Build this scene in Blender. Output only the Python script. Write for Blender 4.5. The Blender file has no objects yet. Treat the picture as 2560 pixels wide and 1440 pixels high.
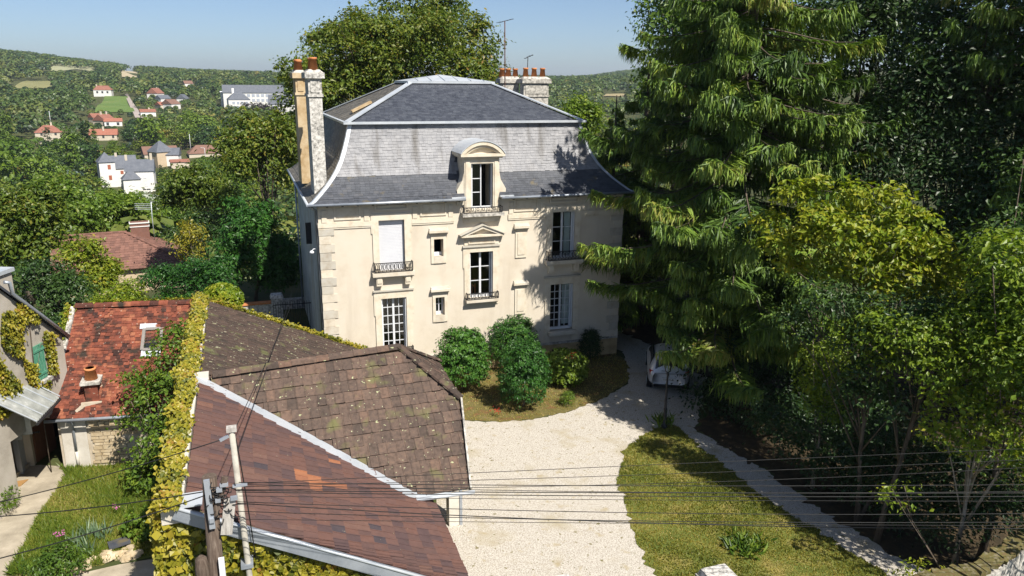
import bpy, math, random
import numpy as np
from mathutils import Vector, Matrix
# ---------------------------------------------------------------- camera, sky, sun, exposure
SC = bpy.context.scene
COL = SC.collection
CAM = np.array([-2.7519, -32.2038, 12.9629]); YAW, PITCH, ROLL, FPX = 0.3352, -0.2634, 0.0093, 1923.13
_cy, _sy, _cp, _sp = math.cos(YAW), math.sin(YAW), math.cos(PITCH), math.sin(PITCH)
FWD = np.array([_sy*_cp, _cy*_cp, _sp]); _r = np.array([_cy, -_sy, 0.0]); _u = np.cross(_r, FWD)
RIGHT = math.cos(ROLL)*_r + math.sin(ROLL)*_u; UP = -math.sin(ROLL)*_r + math.cos(ROLL)*_u
cd = bpy.data.cameras.new('camera'); cam = bpy.data.objects.new('camera', cd); COL.objects.link(cam)
cd.sensor_width = 36.0; cd.lens = FPX/2560*36.0; cd.clip_start = 0.2; cd.clip_end = 20000
cam.matrix_world = Matrix(((RIGHT[0], UP[0], -FWD[0], CAM[0]), (RIGHT[1], UP[1], -FWD[1], CAM[1]), (RIGHT[2], UP[2], -FWD[2], CAM[2]), (0, 0, 0, 1)))
SC.camera = cam
SUN_EL, SUN_AZ = math.radians(51), math.radians(22)   # azimuth measured from the facade's normal (-Y) towards +X
SUN = np.array([math.sin(SUN_AZ)*math.cos(SUN_EL), -math.cos(SUN_AZ)*math.cos(SUN_EL), math.sin(SUN_EL)])
wd = bpy.data.worlds.new('World'); SC.world = wd; wd.use_nodes = True
nt = wd.node_tree; bg = nt.nodes['Background']
sky = nt.nodes.new('ShaderNodeTexSky'); sky.sky_type = 'NISHITA'; sky.sun_disc = False
sky.sun_elevation = SUN_EL; sky.sun_rotation = math.atan2(SUN[0], SUN[1])
sky.air_density = 0.7; sky.dust_density = 0.9; sky.ozone_density = 3.6; sky.altitude = 200
nt.links.new(sky.outputs[0], bg.inputs[0]); bg.inputs[1].default_value = 0.07
sl = bpy.data.lights.new('sun', 'SUN'); sl.energy = 4.9; sl.angle = math.radians(0.53); sl.color = (1.0, 0.94, 0.85)
so = bpy.data.objects.new('sun', sl); COL.objects.link(so)
so.rotation_euler = Vector(-SUN).to_track_quat('-Z', 'Y').to_euler(); so.location = (20, -20, 40)
vs = SC.view_settings; vs.view_transform = 'Standard'; vs.look = 'None'; vs.exposure = 0.8; vs.gamma = 1.0; vs.use_curve_mapping = False
SC.render.engine = 'CYCLES'; cy = SC.cycles
cy.max_bounces = 6; cy.diffuse_bounces = 3; cy.glossy_bounces = 2; cy.transmission_bounces = 4; cy.transparent_max_bounces = 6; cy.volume_bounces = 0
cy.use_denoising = True
cy.sample_clamp_indirect = 6.0
# ---------------------------------------------------------------- helpers: pixels of the photograph (2560 x 1440) to rays
def ray(x, y): return (x-1280)/FPX*RIGHT - (y-720)/FPX*UP + FWD
def on(x, y, ax, v):
    d = ray(x, y); return CAM + d*((v-CAM[ax])/d[ax])
def hdist(x, y, dd):
    d = ray(x, y); return CAM + d*(dd/math.hypot(d[0], d[1]))
def proj(P):
    d = np.asarray(P, float)-CAM; w = d@FWD
    return 1280+FPX*(d@RIGHT)/w, 720-FPX*(d@UP)/w, w
# ---------------------------------------------------------------- materials
MATS = {}
def _n(t, k, **kw):
    n = t.nodes.new(k)
    for a, b in kw.items(): setattr(n, a, b)
    return n
def ramp(t, cols):
    r = _n(t, 'ShaderNodeValToRGB'); e = r.color_ramp.elements
    while len(e) < len(cols): e.new(0.5)
    for q, (p_, c) in zip(e, cols): q.position = p_; q.color = (*c, 1)
    return r
def M(name, cols, scale=4.0, detail=6.0, rough=0.8, bump=0.0, bscale=None, tint=None, spec=0.25, metal=0.0, stretch=(1, 1, 1), spots=None, streak=None, bdist=0.02):
    """noise-varied surface in world space; tint = colour list read from the mesh attribute 'tint' and multiplied in"""
    m = bpy.data.materials.new(name); m.use_nodes = True; t = m.node_tree; b = t.nodes['Principled BSDF']; L = t.links.new
    b.inputs['Roughness'].default_value = rough; b.inputs['Metallic'].default_value = metal; b.inputs['Specular IOR Level'].default_value = spec
    if not isinstance(cols[0][0], (int, float)) or len(cols[0]) != 2: cols = [(0.0, cols[0]), (1.0, cols[0])] if len(cols) == 1 else [(0.3 + 0.4*i/(len(cols)-1), c) for i, c in enumerate(cols)]
    g = _n(t, 'ShaderNodeNewGeometry'); mp = _n(t, 'ShaderNodeMapping'); mp.inputs['Scale'].default_value = stretch
    L(g.outputs['Position'], mp.inputs['Vector'])
    no = _n(t, 'ShaderNodeTexNoise'); no.inputs['Scale'].default_value = scale; no.inputs['Detail'].default_value = detail; no.inputs['Roughness'].default_value = 0.65
    L(mp.outputs[0], no.inputs['Vector']); r = ramp(t, cols); L(no.outputs['Fac'], r.inputs[0]); out = r.outputs[0]
    def mix(mode, fac, a, bb):
        x = _n(t, 'ShaderNodeMix', data_type='RGBA', blend_type=mode)
        if isinstance(fac, (int, float)): x.inputs[0].default_value = fac
        else: L(fac, x.inputs[0])
        L(a, x.inputs[6])
        if isinstance(bb, tuple): x.inputs[7].default_value = (*bb, 1)
        else: L(bb, x.inputs[7])
        return x.outputs[2]
    if tint:
        at = _n(t, 'ShaderNodeAttribute'); at.attribute_name = 'tint'; tr = ramp(t, [(i/(len(tint)-1), c) for i, c in enumerate(tint)]); L(at.outputs['Fac'], tr.inputs[0])
        out = mix('MULTIPLY', 1.0, out, tr.outputs[0])
    for sp in (spots or []):   # (colour, scale, threshold, softness)
        v = _n(t, 'ShaderNodeTexNoise'); v.inputs['Scale'].default_value = sp[1]; v.inputs['Detail'].default_value = 3.0; L(g.outputs['Position'], v.inputs['Vector'])
        rr = ramp(t, [(sp[2], (0, 0, 0)), (min(1, sp[2]+sp[3]), (1, 1, 1))]); L(v.outputs['Fac'], rr.inputs[0]); out = mix('MIX', rr.outputs[0], out, sp[0])
    if streak:                 # (colour, stretch, threshold, softness)
        m2 = _n(t, 'ShaderNodeMapping'); m2.inputs['Scale'].default_value = streak[1]; L(g.outputs['Position'], m2.inputs['Vector'])
        v = _n(t, 'ShaderNodeTexNoise'); v.inputs['Scale'].default_value = 1.0; v.inputs['Detail'].default_value = 5.0; L(m2.outputs[0], v.inputs['Vector'])
        rr = ramp(t, [(streak[2], (0, 0, 0)), (min(1, streak[2]+streak[3]), (1, 1, 1))]); L(v.outputs['Fac'], rr.inputs[0]); out = mix('MIX', rr.outputs[0], out, streak[0])
    L(out, b.inputs['Base Color'])
    if bump:
        n2 = _n(t, 'ShaderNodeTexNoise'); n2.inputs['Scale'].default_value = bscale or scale*4; n2.inputs['Detail'].default_value = 5.0; L(g.outputs['Position'], n2.inputs['Vector'])
        bp = _n(t, 'ShaderNodeBump'); bp.inputs['Strength'].default_value = bump; bp.inputs['Distance'].default_value = bdist; L(n2.outputs['Fac'], bp.inputs['Height']); L(bp.outputs[0], b.inputs['Normal'])
    MATS[name] = m; return m
def LEAF(name, cols, trans=0.3, rough=0.45, spec=0.35):
    """leaf: colour from the per-leaf attribute, part of the light passes through"""
    m = bpy.data.materials.new(name); m.use_nodes = True; t = m.node_tree; b = t.nodes['Principled BSDF']; L = t.links.new
    at = _n(t, 'ShaderNodeAttribute'); at.attribute_name = 'tint'; r = ramp(t, [(i/(len(cols)-1), c) for i, c in enumerate(cols)]); L(at.outputs['Fac'], r.inputs[0])
    L(r.outputs[0], b.inputs['Base Color']); b.inputs['Roughness'].default_value = rough; b.inputs['Specular IOR Level'].default_value = spec
    tl = _n(t, 'ShaderNodeBsdfTranslucent'); mx = _n(t, 'ShaderNodeMix', data_type='RGBA', blend_type='MULTIPLY'); mx.inputs[0].default_value = 1.0
    L(r.outputs[0], mx.inputs[6]); mx.inputs[7].default_value = (1.25, 1.35, 0.5, 1); L(mx.outputs[2], tl.inputs[0])
    ms = _n(t, 'ShaderNodeMixShader'); ms.inputs[0].default_value = trans; L(b.outputs[0], ms.inputs[1]); L(tl.outputs[0], ms.inputs[2])
    L(ms.outputs[0], t.nodes['Material Output'].inputs[0]); MATS[name] = m; return m
def GLASS(name, tint=(0.9, 0.95, 0.95), trans=0.55):
    m = bpy.data.materials.new(name); m.use_nodes = True; t = m.node_tree; L = t.links.new; t.nodes.remove(t.nodes['Principled BSDF'])
    gl = _n(t, 'ShaderNodeBsdfGlossy'); gl.inputs['Roughness'].default_value = 0.03; tp = _n(t, 'ShaderNodeBsdfTransparent'); tp.inputs[0].default_value = (*tint, 1)
    fr = _n(t, 'ShaderNodeFresnel'); fr.inputs[0].default_value = 1.5; ms = _n(t, 'ShaderNodeMixShader'); L(fr.outputs[0], ms.inputs[0]); L(tp.outputs[0], ms.inputs[1]); L(gl.outputs[0], ms.inputs[2])
    L(ms.outputs[0], t.nodes['Material Output'].inputs[0]); MATS[name] = m; return m
# ---------------------------------------------------------------- meshes and objects
def mesh_np(name, V, F, mat, tint=None, smooth=False):
    """V (n,3), F (m,3|4) index arrays -> mesh; tint per face"""
    V = np.asarray(V, np.float32); F = np.asarray(F, np.int32); k = F.shape[1]
    me = bpy.data.meshes.new(name); me.vertices.add(len(V)); me.vertices.foreach_set('co', V.ravel())
    me.loops.add(F.size); me.loops.foreach_set('vertex_index', F.ravel()); me.polygons.add(len(F))
    me.polygons.foreach_set('loop_start', np.arange(0, F.size, k, dtype=np.int32)); me.polygons.foreach_set('loop_total', np.full(len(F), k, np.int32))
    me.polygons.foreach_set('use_smooth', np.full(len(F), bool(smooth)))
    if tint is not None:
        a = me.attributes.new('tint', 'FLOAT', 'FACE'); a.data.foreach_set('value', np.asarray(tint, np.float32))
    me.update(calc_edges=True)
    for m in (mat if isinstance(mat, (list, tuple)) else [mat]): me.materials.append(m)
    return me
class MB:
    """collects faces, then links them as ONE mesh object"""
    def __init__(s): s.v = []; s.f = []; s.m = []; s.t = []; s.sm = []
    def face(s, pts, mi=0, t=0.5, sm=False):
        i = len(s.v); s.v += [tuple(map(float, q)) for q in pts]; s.f.append(list(range(i, i+len(pts)))); s.m.append(mi); s.t.append(t); s.sm.append(sm); return s
    def solid(s, a, b, mi=0, t=0.5):
        """two matching loops a (bottom, counter-clockwise seen from above) and b (top)"""
        n = len(a); s.face(list(b), mi, t); s.face(list(a)[::-1], mi, t)
        for i in range(n): j = (i+1) % n; s.face([a[i], a[j], b[j], b[i]], mi, t)
        return s
    def box(s, x0, x1, y0, y1, z0, z1, mi=0, t=0.5):
        return s.solid([(x0, y0, z0), (x1, y0, z0), (x1, y1, z0), (x0, y1, z0)], [(x0, y0, z1), (x1, y0, z1), (x1, y1, z1), (x0, y1, z1)], mi, t)
    def obox(s, c, u, v, w, a, b, h, mi=0, t=0.5):
        """box centred on c with axes u,v,w and half sizes a,b,h"""
        c, u, v, w = map(lambda q: np.asarray(q, float), (c, u, v, w))
        P = lambda i, j, k: c+u*a*i+v*b*j+w*h*k
        return s.solid([P(-1, -1, -1), P(1, -1, -1), P(1, 1, -1), P(-1, 1, -1)], [P(-1, -1, 1), P(1, -1, 1), P(1, 1, 1), P(-1, 1, 1)], mi, t)
    def bar(s, p, q, w, h=None, mi=0, t=0.5, up=(0, 0, 1)):
        p = np.asarray(p, float); q = np.asarray(q, float); d = q-p; L = np.linalg.norm(d); d = d/L
        u = np.cross(d, up); u = u/np.linalg.norm(u) if np.linalg.norm(u) > 1e-6 else np.array([1., 0, 0]); v = np.cross(u, d)
        return s.obox((p+q)/2, d, u, v, L/2, w/2, (h or w)/2, mi, t)
    def tube(s, pts, r, n=6, mi=0, t=0.5, cap=True, sm=True):
        pts = [np.asarray(q, float) for q in pts]; r = r if hasattr(r, '__len__') else [r]*len(pts); base = len(s.v); pu = None
        for i, q in enumerate(pts):
            d = pts[min(i+1, len(pts)-1)]-pts[max(i-1, 0)]; d = d/max(1e-9, np.linalg.norm(d))
            u = np.cross(d, (0, 0, 1) if abs(d[2]) < .95 else (1, 0, 0)) if pu is None else pu-d*(pu@d)
            u = u/np.linalg.norm(u); pu = u; v = np.cross(d, u)
            for k in range(n):
                a = 2*math.pi*k/n; s.v.append(tuple(q+(u*math.cos(a)+v*math.sin(a))*r[i]))
        for i in range(len(pts)-1):
            for k in range(n):
                a = base+i*n+k; b = base+i*n+(k+1) % n; s.f.append([a, b, b+n, a+n]); s.m.append(mi); s.t.append(t); s.sm.append(sm)
        if cap:
            s.f.append([base+k for k in range(n)][::-1]); s.m.append(mi); s.t.append(t); s.sm.append(False)
            e = base+(len(pts)-1)*n; s.f.append([e+k for k in range(n)]); s.m.append(mi); s.t.append(t); s.sm.append(False)
        return s
    def lathe(s, c, prof, n=12, mi=0, t=0.5):
        c = np.asarray(c, float); return s.tube([c+(0, 0, z) for z, r in prof], [max(r, .001) for z, r in prof], n, mi, t)
    def mesh(s, name, mats):
        me = bpy.data.meshes.new(name); me.from_pydata(s.v, [], s.f); me.polygons.foreach_set('material_index', s.m); me.polygons.foreach_set('use_smooth', s.sm)
        a = me.attributes.new('tint', 'FLOAT', 'FACE'); a.data.foreach_set('value', s.t)
        for m in (mats if isinstance(mats, (list, tuple)) else [mats]): me.materials.append(MATS[m] if isinstance(m, str) else m)
        me.update(); return me
    def build(s, name, mats, parent=None): return obj(name, s.mesh(name, mats), parent)
def obj(name, me, parent=None):
    o = bpy.data.objects.new(name, me); COL.objects.link(o)
    if parent is not None:
        o.parent = parent
        if parent.type == 'EMPTY': o.matrix_parent_inverse = Matrix.Translation(-Vector(parent.location))
    return o
def tag(o, label=None, cat=None, group=None, kind=None):
    for k, v in (('label', label), ('category', cat), ('group', group), ('kind', kind)):
        if v: o[k] = v
    return o
def thing(name, label, cat, loc=(0, 0, 0), group=None):
    o = bpy.data.objects.new(name, None); COL.objects.link(o); o.location = loc; o.empty_display_size = 0.3
    return tag(o, label, cat, group)
def struct(name, me): return tag(obj(name, me), kind='structure')
def copy_tree(o, loc, rot=0.0, scale=1.0, label=None, group=None):
    """copy a thing (built round the origin) and its parts"""
    c = o.copy(); COL.objects.link(c); c.location = loc; c.rotation_euler = (0, 0, rot); c.scale = scale if hasattr(scale, '__len__') else (scale,)*3
    if label: c['label'] = label
    if group: c['group'] = group
    for ch in o.children:
        k = ch.copy(); COL.objects.link(k); k.parent = c
    return c
# ---------------------------------------------------------------- leaves
def unit(a): return a/np.maximum(1e-9, np.linalg.norm(a, axis=-1, keepdims=True))
def leaves(rng, C, N, L, W, D=None, fold=0.15):
    """one folded four-sided leaf per centre C, normal N, length L, width W, along D"""
    n = len(C); N = unit(N)
    if D is None: D = rng.normal(size=(n, 3))
    D = unit(D-N*np.sum(D*N, 1, keepdims=True)); S = np.cross(N, D); L = np.broadcast_to(L, (n,))[:, None]; W = np.broadcast_to(W, (n,))[:, None]
    V = np.empty((n, 4, 3)); V[:, 0] = C-D*L*.5; V[:, 1] = C+S*W*.5+N*W*fold-D*L*.05; V[:, 2] = C+D*L*.5-N*L*.08; V[:, 3] = C-S*W*.5+N*W*fold-D*L*.05
    return V.reshape(-1, 3), np.arange(4*n).reshape(n, 4)
def clumps(rng, lobes, dens, jitter=0.12, top=0.25):
    """clump centres and outward directions over ellipsoid lobes (centre, radii)"""
    Cs, Os = [], []
    for c, r in lobes:
        r = np.asarray(r, float); n = max(4, int(dens*(r[0]*r[1]+r[0]*r[2]+r[1]*r[2])))
        d = unit(rng.normal(size=(n, 3))); d[:, 2] = np.where(d[:, 2] < -0.55, -d[:, 2], d[:, 2])
        f = 1-np.abs(rng.normal(size=(n, 1)))*0.22; f = np.clip(f+rng.normal(size=(n, 1))*jitter*.4, .25, 1.15)
        Cs.append(np.asarray(c)+d*r*f); Os.append(unit(d/r))
    return np.concatenate(Cs), np.concatenate(Os)
def crown(rng, lobes, dens, per, spread, leaf, flat=0.6, up=0.5, tintc=0.5, tintw=0.35, aspect=0.55, rnd=.55, lr=None):
    C, O = clumps(rng, lobes, dens); n = len(C); lo, hi = C[:, 2].min(), C[:, 2].max()
    k = rng.poisson(per, n)+1; idx = np.repeat(np.arange(n), k); m = len(idx); sp = spread*rng.uniform(.6, 1.35, n)[idx][:, None]
    P = C[idx]+rng.normal(size=(m, 3))*sp*np.array([1, 1, flat]); ct = rng.normal(size=n)
    Nn = O[idx]*.7+np.array([0, 0, up])+rng.normal(size=(m, 3))*rnd; D = O[idx]+np.array([0, 0, -.5])+rng.normal(size=(m, 3))*.7
    V, F = leaves(rng, P, Nn, leaf*(ls := rng.uniform(.5, 1.45, m)), leaf*aspect*ls*rng.uniform(.8, 1.2, m), D)
    t = np.clip(tintc+tintw*(.55*ct[idx]+.6*rng.normal(size=m))*.6, 0, 1)
    return V, F, t, C
def limbs(mb, rng, base, top, C, r0, nl, r1=0.03):
    """tapered trunk and bent limbs out to some of the clumps"""
    base = np.asarray(base, float); top = np.asarray(top, float); k = 5; P = [base+(top-base)*i/k+np.append(rng.normal(size=2)*r0*.5*(0 < i), 0) for i in range(k+1)]
    mb.tube(P, [r0*(1.25 if i == 0 else 1-.75*i/k) for i in range(k+1)], 8)
    for c in C[rng.choice(len(C), min(nl, len(C)), replace=False)]:
        f = rng.uniform(.3, .95); i = min(k-1, int(f*k)); s = P[i]+(P[i+1]-P[i])*(f*k-i)
        mid = s+(c-s)*.55+np.array([0, 0, .12*np.linalg.norm(c-s)])*rng.uniform(-.5, 1.2); rr = r0*(1-.8*f)*.55
        mb.tube([s, mid, c], [rr, rr*.55, r1*.5], 5)
    return mb
# ---------------------------------------------------------------- the setting: terrain, courtyard, lawn, paths, far fields
RZ = np.array([[0, 0], [52, 0], [60, -5], [70, -9], [84, -11.5], [115, -17], [160, -23], [240, -26.5], [300, -26], [360, -24], [430, -20.5], [560, -13], [700, -6.5], [900, 1], [1100, 8], [1400, 9], [2000, 9], [2800, 8], [4500, 10], [9000, -60]])
def terr(x, y):
    x = np.asarray(x, float); y = np.asarray(y, float); dx = x-CAM[0]; dy = y-CAM[1]; r = np.hypot(dx, dy); az = np.degrees(np.arctan2(dx, dy))
    z = np.interp(r, RZ[:, 0], RZ[:, 1]); g = lambda a, m, s: np.exp(-((a-m)/s)**2)
    z = z + 38*g(az, -17, 9.5)*g(r, 1500, 420)+ 14*g(az, -3, 6)*g(r, 2500, 600) + 8*g(az, 4, 7)*g(r, 3000, 700) + 10*g(az, 22, 5)*g(r, 3000, 700) + 26*g(az, 29, 3.6)*g(r, 2100, 500)
    z = z + 22*g(az, 75, 40)*np.clip((r-60)/200, 0, 1)*g(r, 100, 400)*0 + np.clip((az-32)/20, 0, 1)*np.interp(r, [52, 120, 400], [0, 14, 40])*(r < 1500)
    w = np.clip((r-60)/100, 0, 1); z = z + w*(1.6*np.sin(x*.021+1)*np.cos(y*.017)+1.0*np.sin(x*.05+y*.043))
    z = np.where(r < 52, 0.0, z); return z
def ground_hit(px, py, r0=60, r1=4000):
    """first point of the terrain under a pixel's ray"""
    d = ray(px, py); h = math.hypot(d[0], d[1]); rr = np.geomspace(r0, r1, 3000); X = CAM[None, :]+d[None, :]*(rr/h)[:, None]
    b = np.where(X[:, 2] < terr(X[:, 0], X[:, 1]))[0]; i = b[0] if len(b) else len(rr)-1
    q = X[i].copy(); q[2] = terr(q[0], q[1]); return q
M('m_soil', [(0.10, 0.085, 0.03), (0.055, 0.065, 0.02), (0.035, 0.05, 0.014)], scale=0.5, detail=8, rough=.95, bump=.5, bscale=6)
M('m_gravel', [(.40, (.25, .22, .178)), (.5, (.425, .39, .335)), (.6, (.55, .52, .46))], scale=34, detail=8, rough=.9, bump=.7, bscale=40, spots=[((.33, .285, .19), .8, .56, .22), ((.33, .28, .18), 2.3, .61, .12), ((.16, .14, .06), 6, .655, .04), ((.10, .10, .03), 11, .68, .03)])
M('m_gravel_dark', [(.40, (.12, .11, .10)), (.5, (.28, .26, .23)), (.6, (.45, .42, .38))], scale=26, detail=8, rough=.9, bump=.9, bscale=30)
M('m_lawn', [(.3, (.055, .085, .014)), (.5, (.115, .13, .026)), (.68, (.25, .20, .065))], scale=.9, detail=9, rough=.95, bump=.6, bscale=18)
M('m_bed', [(.3, (.16, .075, .035)), (.5, (.11, .10, .03)), (.7, (.19, .14, .06))], scale=2.2, detail=9, rough=.95, bump=.7, bscale=20)
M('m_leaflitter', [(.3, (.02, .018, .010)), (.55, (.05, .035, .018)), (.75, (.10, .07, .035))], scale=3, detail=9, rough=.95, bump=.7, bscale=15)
M('m_concrete', [(.3, (.22, .19, .14)), (.6, (.38, .33, .25)), (.75, (.45, .40, .33))], scale=1.2, detail=9, rough=.9, bump=.25, bscale=22)
# the ground sheet: rings round the camera out to the horizon
rr = np.concatenate([np.array([.4, 4, 12, 20, 28, 36, 44, 52]), np.geomspace(53, 9000, 130)]); aa = np.radians(np.concatenate([np.arange(-40, 80, .5), np.arange(80, 320, 5)])); A_, R_ = np.meshgrid(aa, rr)
X_ = CAM[0]+R_*np.sin(A_); Y_ = CAM[1]+R_*np.cos(A_); nr, na = R_.shape; V = np.stack([X_, Y_, terr(X_, Y_)], -1).reshape(-1, 3)
I = np.arange(nr*na).reshape(nr, na); J = np.roll(I, -1, 1); F = np.stack([I[:-1], J[:-1], J[1:], I[1:]], -1).reshape(-1, 4)[:, ::-1]
me = mesh_np('ground', V, F, MATS['m_soil'], smooth=True); struct('ground', me)
def sheet(name, pts, z, m, sub=None):
    from mathutils.geometry import tessellate_polygon
    P = [Vector((q[0], q[1], z)) for q in pts]; tr = tessellate_polygon([P]); F = []
    for t in tr:
        a, b_, c = (P[i] for i in t); n = (b_-a).cross(c-a).z; F.append(t if n > 0 else t[::-1])
    return struct(name, mesh_np(name, [tuple(q) for q in P], F, MATS[m]))
def wob(pts, rng, amp=.09, step=.16, closed=True):
    """refine an outline and make it uneven"""
    out = []; n = len(pts)
    for i in range(n):
        a = np.array(pts[i], float)[:2]; b_ = np.array(pts[(i+1) % n], float)[:2]; k = max(1, int(np.linalg.norm(b_-a)/step))
        for j in range(k): out.append(a+(b_-a)*j/k+(rng.normal(size=2)*amp if j else rng.normal(size=2)*amp*.5))
    return out
G = lambda x, y: on(x, y, 2, 0.0)[:2]
rng = np.random.default_rng(3)
lawnL = [G(*q) for q in ((1668, 1062), (1610, 1085), (1568, 1120), (1545, 1185), (1556, 1250), (1575, 1310), (1600, 1370), (1640, 1440))]
lawnR = [G(*q) for q in ((1700, 1072), (1760, 1125), (1840, 1190), (1930, 1255), (2030, 1320), (2130, 1385), (2220, 1440))]
LAWN = wob(lawnL+[np.array([5.9, -19.6]), np.array([12.0, -20.0])]+lawnR[::-1], rng, .07)
pathR = [G(*q) for q in ((1740, 1075), (1800, 1110), (1920, 1180), (2050, 1270), (2200, 1365), (2330, 1440))]
COURT = [G(1150, 1052), G(1250, 1056), G(1330, 1050), G(1420, 1030), G(1500, 1000), G(1570, 960), G(1560, 880), (13.9, 1.5), (14.2, 13), (17, 13), (18, -2)]+pathR+[np.array([13.5, -20.4]), np.array([2.0, -20.4]), np.array([1.6, -12.2]), np.array([2.5, -10])]
sheet('gravel_courtyard', wob(COURT, rng, .05), .006, 'm_gravel')
sheet('lawn', LAWN, .014, 'm_lawn')
BED = wob([G(1140, 1050), G(1250, 1056), G(1330, 1050), G(1420, 1030), G(1500, 1000), G(1572, 955), (13.9, -1.2), (13.9, .05), (3.0, .05), (2.9, -5)], rng, .06)
sheet('flower_bed', BED, .012, 'm_bed')
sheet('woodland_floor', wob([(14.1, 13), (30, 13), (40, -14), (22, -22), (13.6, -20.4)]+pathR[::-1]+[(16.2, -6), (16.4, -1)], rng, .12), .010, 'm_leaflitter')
YPATH = [G(40, 1160), G(150, 1165), G(168, 1185), G(150, 1215), G(110, 1270), G(80, 1330), G(40, 1400), G(15, 1440), (-11.0, -12.6), (-13.5, -12.6), (-13, -4)]
sheet('garden_path', wob(YPATH, rng, .03), .008, 'm_concrete')
sheet('yard_lawn', wob([G(150, 1165), (-9.3, -4.75), (-4.6, -4.75), (-4.6, -14.2)]+[G(440, 1385), G(300, 1400), G(150, 1440)]+YPATH[2:8][::-1], rng, .05), .012, 'm_lawn')
sheet('yard_paving', [G(445, 1388), G(300, 1412), G(180, 1440), (-8.6, -14), (-4.6, -14), (-4.6, -11.6)], .018, 'm_concrete')
sheet('street', [(-40, -21.5), (30, -30), (30, -40), (-40, -36)], .02, 'm_gravel_dark')
# far fields, meadow and road laid over the terrain
FZ = []
def drape(name, px, cols, scale, lift=.3, n=24):
    """px: four corners (near-left, near-right, far-right, far-left) in the photograph, laid on the terrain"""
    a, b_, c, d = (ground_hit(*q) for q in px); u = np.linspace(0, 1, n)
    U, W = np.meshgrid(u, u); P = (a[None, None]*((1-U)*(1-W))[..., None]+b_[None, None]*(U*(1-W))[..., None]+c[None, None]*(U*W)[..., None]+d[None, None]*((1-U)*W)[..., None])
    x_ = [q[0] for q in px]; y_ = [q[1] for q in px]; FZ.append((min(x_)+4, max(x_)-4, min(y_)+1, max(y_)-1, max(math.hypot(*(q[:2]-CAM[:2])) for q in (a, b_, c, d)), 1e9, 1e9, 0))
    P[..., 2] = terr(P[..., 0], P[..., 1])+lift; I = np.arange(n*n).reshape(n, n); F = np.stack([I[:-1, :-1], I[:-1, 1:], I[1:, 1:], I[1:, :-1]], -1).reshape(-1, 4)
    M('m_'+name, cols, scale=scale, detail=6, rough=.95); return struct(name, mesh_np(name, P.reshape(-1, 3), F, MATS['m_'+name], smooth=True))
drape('meadow', ((236, 282), (338, 282), (318, 241), (262, 241)), [(.075, .125, .025), (.10, .16, .035), (.13, .17, .045)], .03)
drape('pasture', ((30, 222), (132, 222), (126, 203), (66, 203)), [(.17, .17, .07), (.22, .21, .09)], .05, .4)
drape('stubble_field', ((128, 178), (240, 178), (222, 165), (124, 165)), [(.24, .25, .14), (.30, .30, .18)], .03, .6)
drape('straw_field', ((306, 200), (344, 200), (346, 170), (300, 172)), [(.33, .27, .17), (.42, .36, .24)], .02, .8)
drape('field', ((1505, 243), (1562, 243), (1562, 236), (1515, 236)), [(.24, .20, .11), (.3, .25, .14)], .02, .8)
M('m_road', [(.27, .23, .20), (.36, .31, .28)], scale=.2, rough=.95)
rp = [(316, 236), (322, 250), (332, 268), (342, 284), (349, 297)]; hw = [4, 5, 7, 9, 11]; V = []
for (x, y), w in zip(rp, hw):
    for s in (-1, 1): q = ground_hit(x+s*w, y); q[2] += .7; V.append(q)
struct('hill_road', mesh_np('hill_road', V, [[2*i, 2*i+1, 2*i+3, 2*i+2][::-1] for i in range(len(rp)-1)], MATS['m_road']))
# ---------------------------------------------------------------- the manor house
W, D = 13.93, 12.67
M('m_render', [(.3, (.51, .445, .35)), (.5, (.57, .51, .415)), (.7, (.585, .53, .445))], scale=.9, detail=8, rough=.92, bump=.12, bscale=30, streak=((.49, .43, .345), (1.6, 1.6, .16), .56, .2))
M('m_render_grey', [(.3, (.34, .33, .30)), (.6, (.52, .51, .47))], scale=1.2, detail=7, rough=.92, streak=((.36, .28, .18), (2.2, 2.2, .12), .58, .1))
M('m_stone', [(.3, (.47, .40, .31)), (.5, (.58, .53, .44)), (.7, (.61, .57, .50))], scale=2.5, detail=9, rough=.88, bump=.15, bscale=25, tint=[(.72, .74, .76), (.95, .94, .92), (1.05, 1.03, .98)], spots=[((.42, .41, .39), 9, .72, .08)])
M('m_stone_old', [(.34, (.15, .14, .13)), (.48, (.34, .325, .29)), (.62, (.54, .51, .46))], scale=7, detail=10, rough=.92, bump=.4, bscale=20)
M('m_stone_white', [(.36, (.17, .165, .155)), (.47, (.40, .385, .35)), (.60, (.60, .58, .54))], scale=9, detail=8, rough=.92, bump=.35, bscale=22)
M('m_stone_gold', [(.3, (.30, .20, .09)), (.5, (.46, .36, .22)), (.7, (.56, .49, .35))], scale=1.6, detail=8, rough=.9, bump=.2, tint=[(.85, .8, .75), (1.05, 1.02, 1)])
M('m_plinth', [(.3, (.28, .20, .10)), (.6, (.46, .35, .20))], scale=2, detail=8, rough=.9, bump=.3)
M('m_slate_old', [(.3, (.16, .163, .173)), (.5, (.225, .227, .236)), (.7, (.27, .27, .276))], scale=3, detail=8, rough=.62, spec=.4, tint=[(.66, .66, .67), (.92, .92, .93), (1.0, 1.0, 1.0), (1.08, 1.075, 1.07)], streak=((.105, .10, .095), (2.4, 1.0, .22), .52, .2), bump=.15, bscale=40)
M('m_slate', [(.3, (.040, .045, .056)), (.6, (.062, .068, .080))], scale=3, detail=8, rough=.55, spec=.45, tint=[(.7, .7, .7), (1.0, 1.0, 1.0), (1.12, 1.1, 1.1), (1.5, 1.35, 1.15)], spots=[((.12, .10, .06), 1.7, .63, .12)], bump=.12, bscale=40)
M('m_slate_flat', [(.3, (.036, .042, .056)), (.6, (.055, .062, .078))], scale=3, detail=8, rough=.55, spec=.45, tint=[(.75, .75, .78), (1.0, 1.0, 1.0), (1.3, 1.28, 1.22)])
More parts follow.
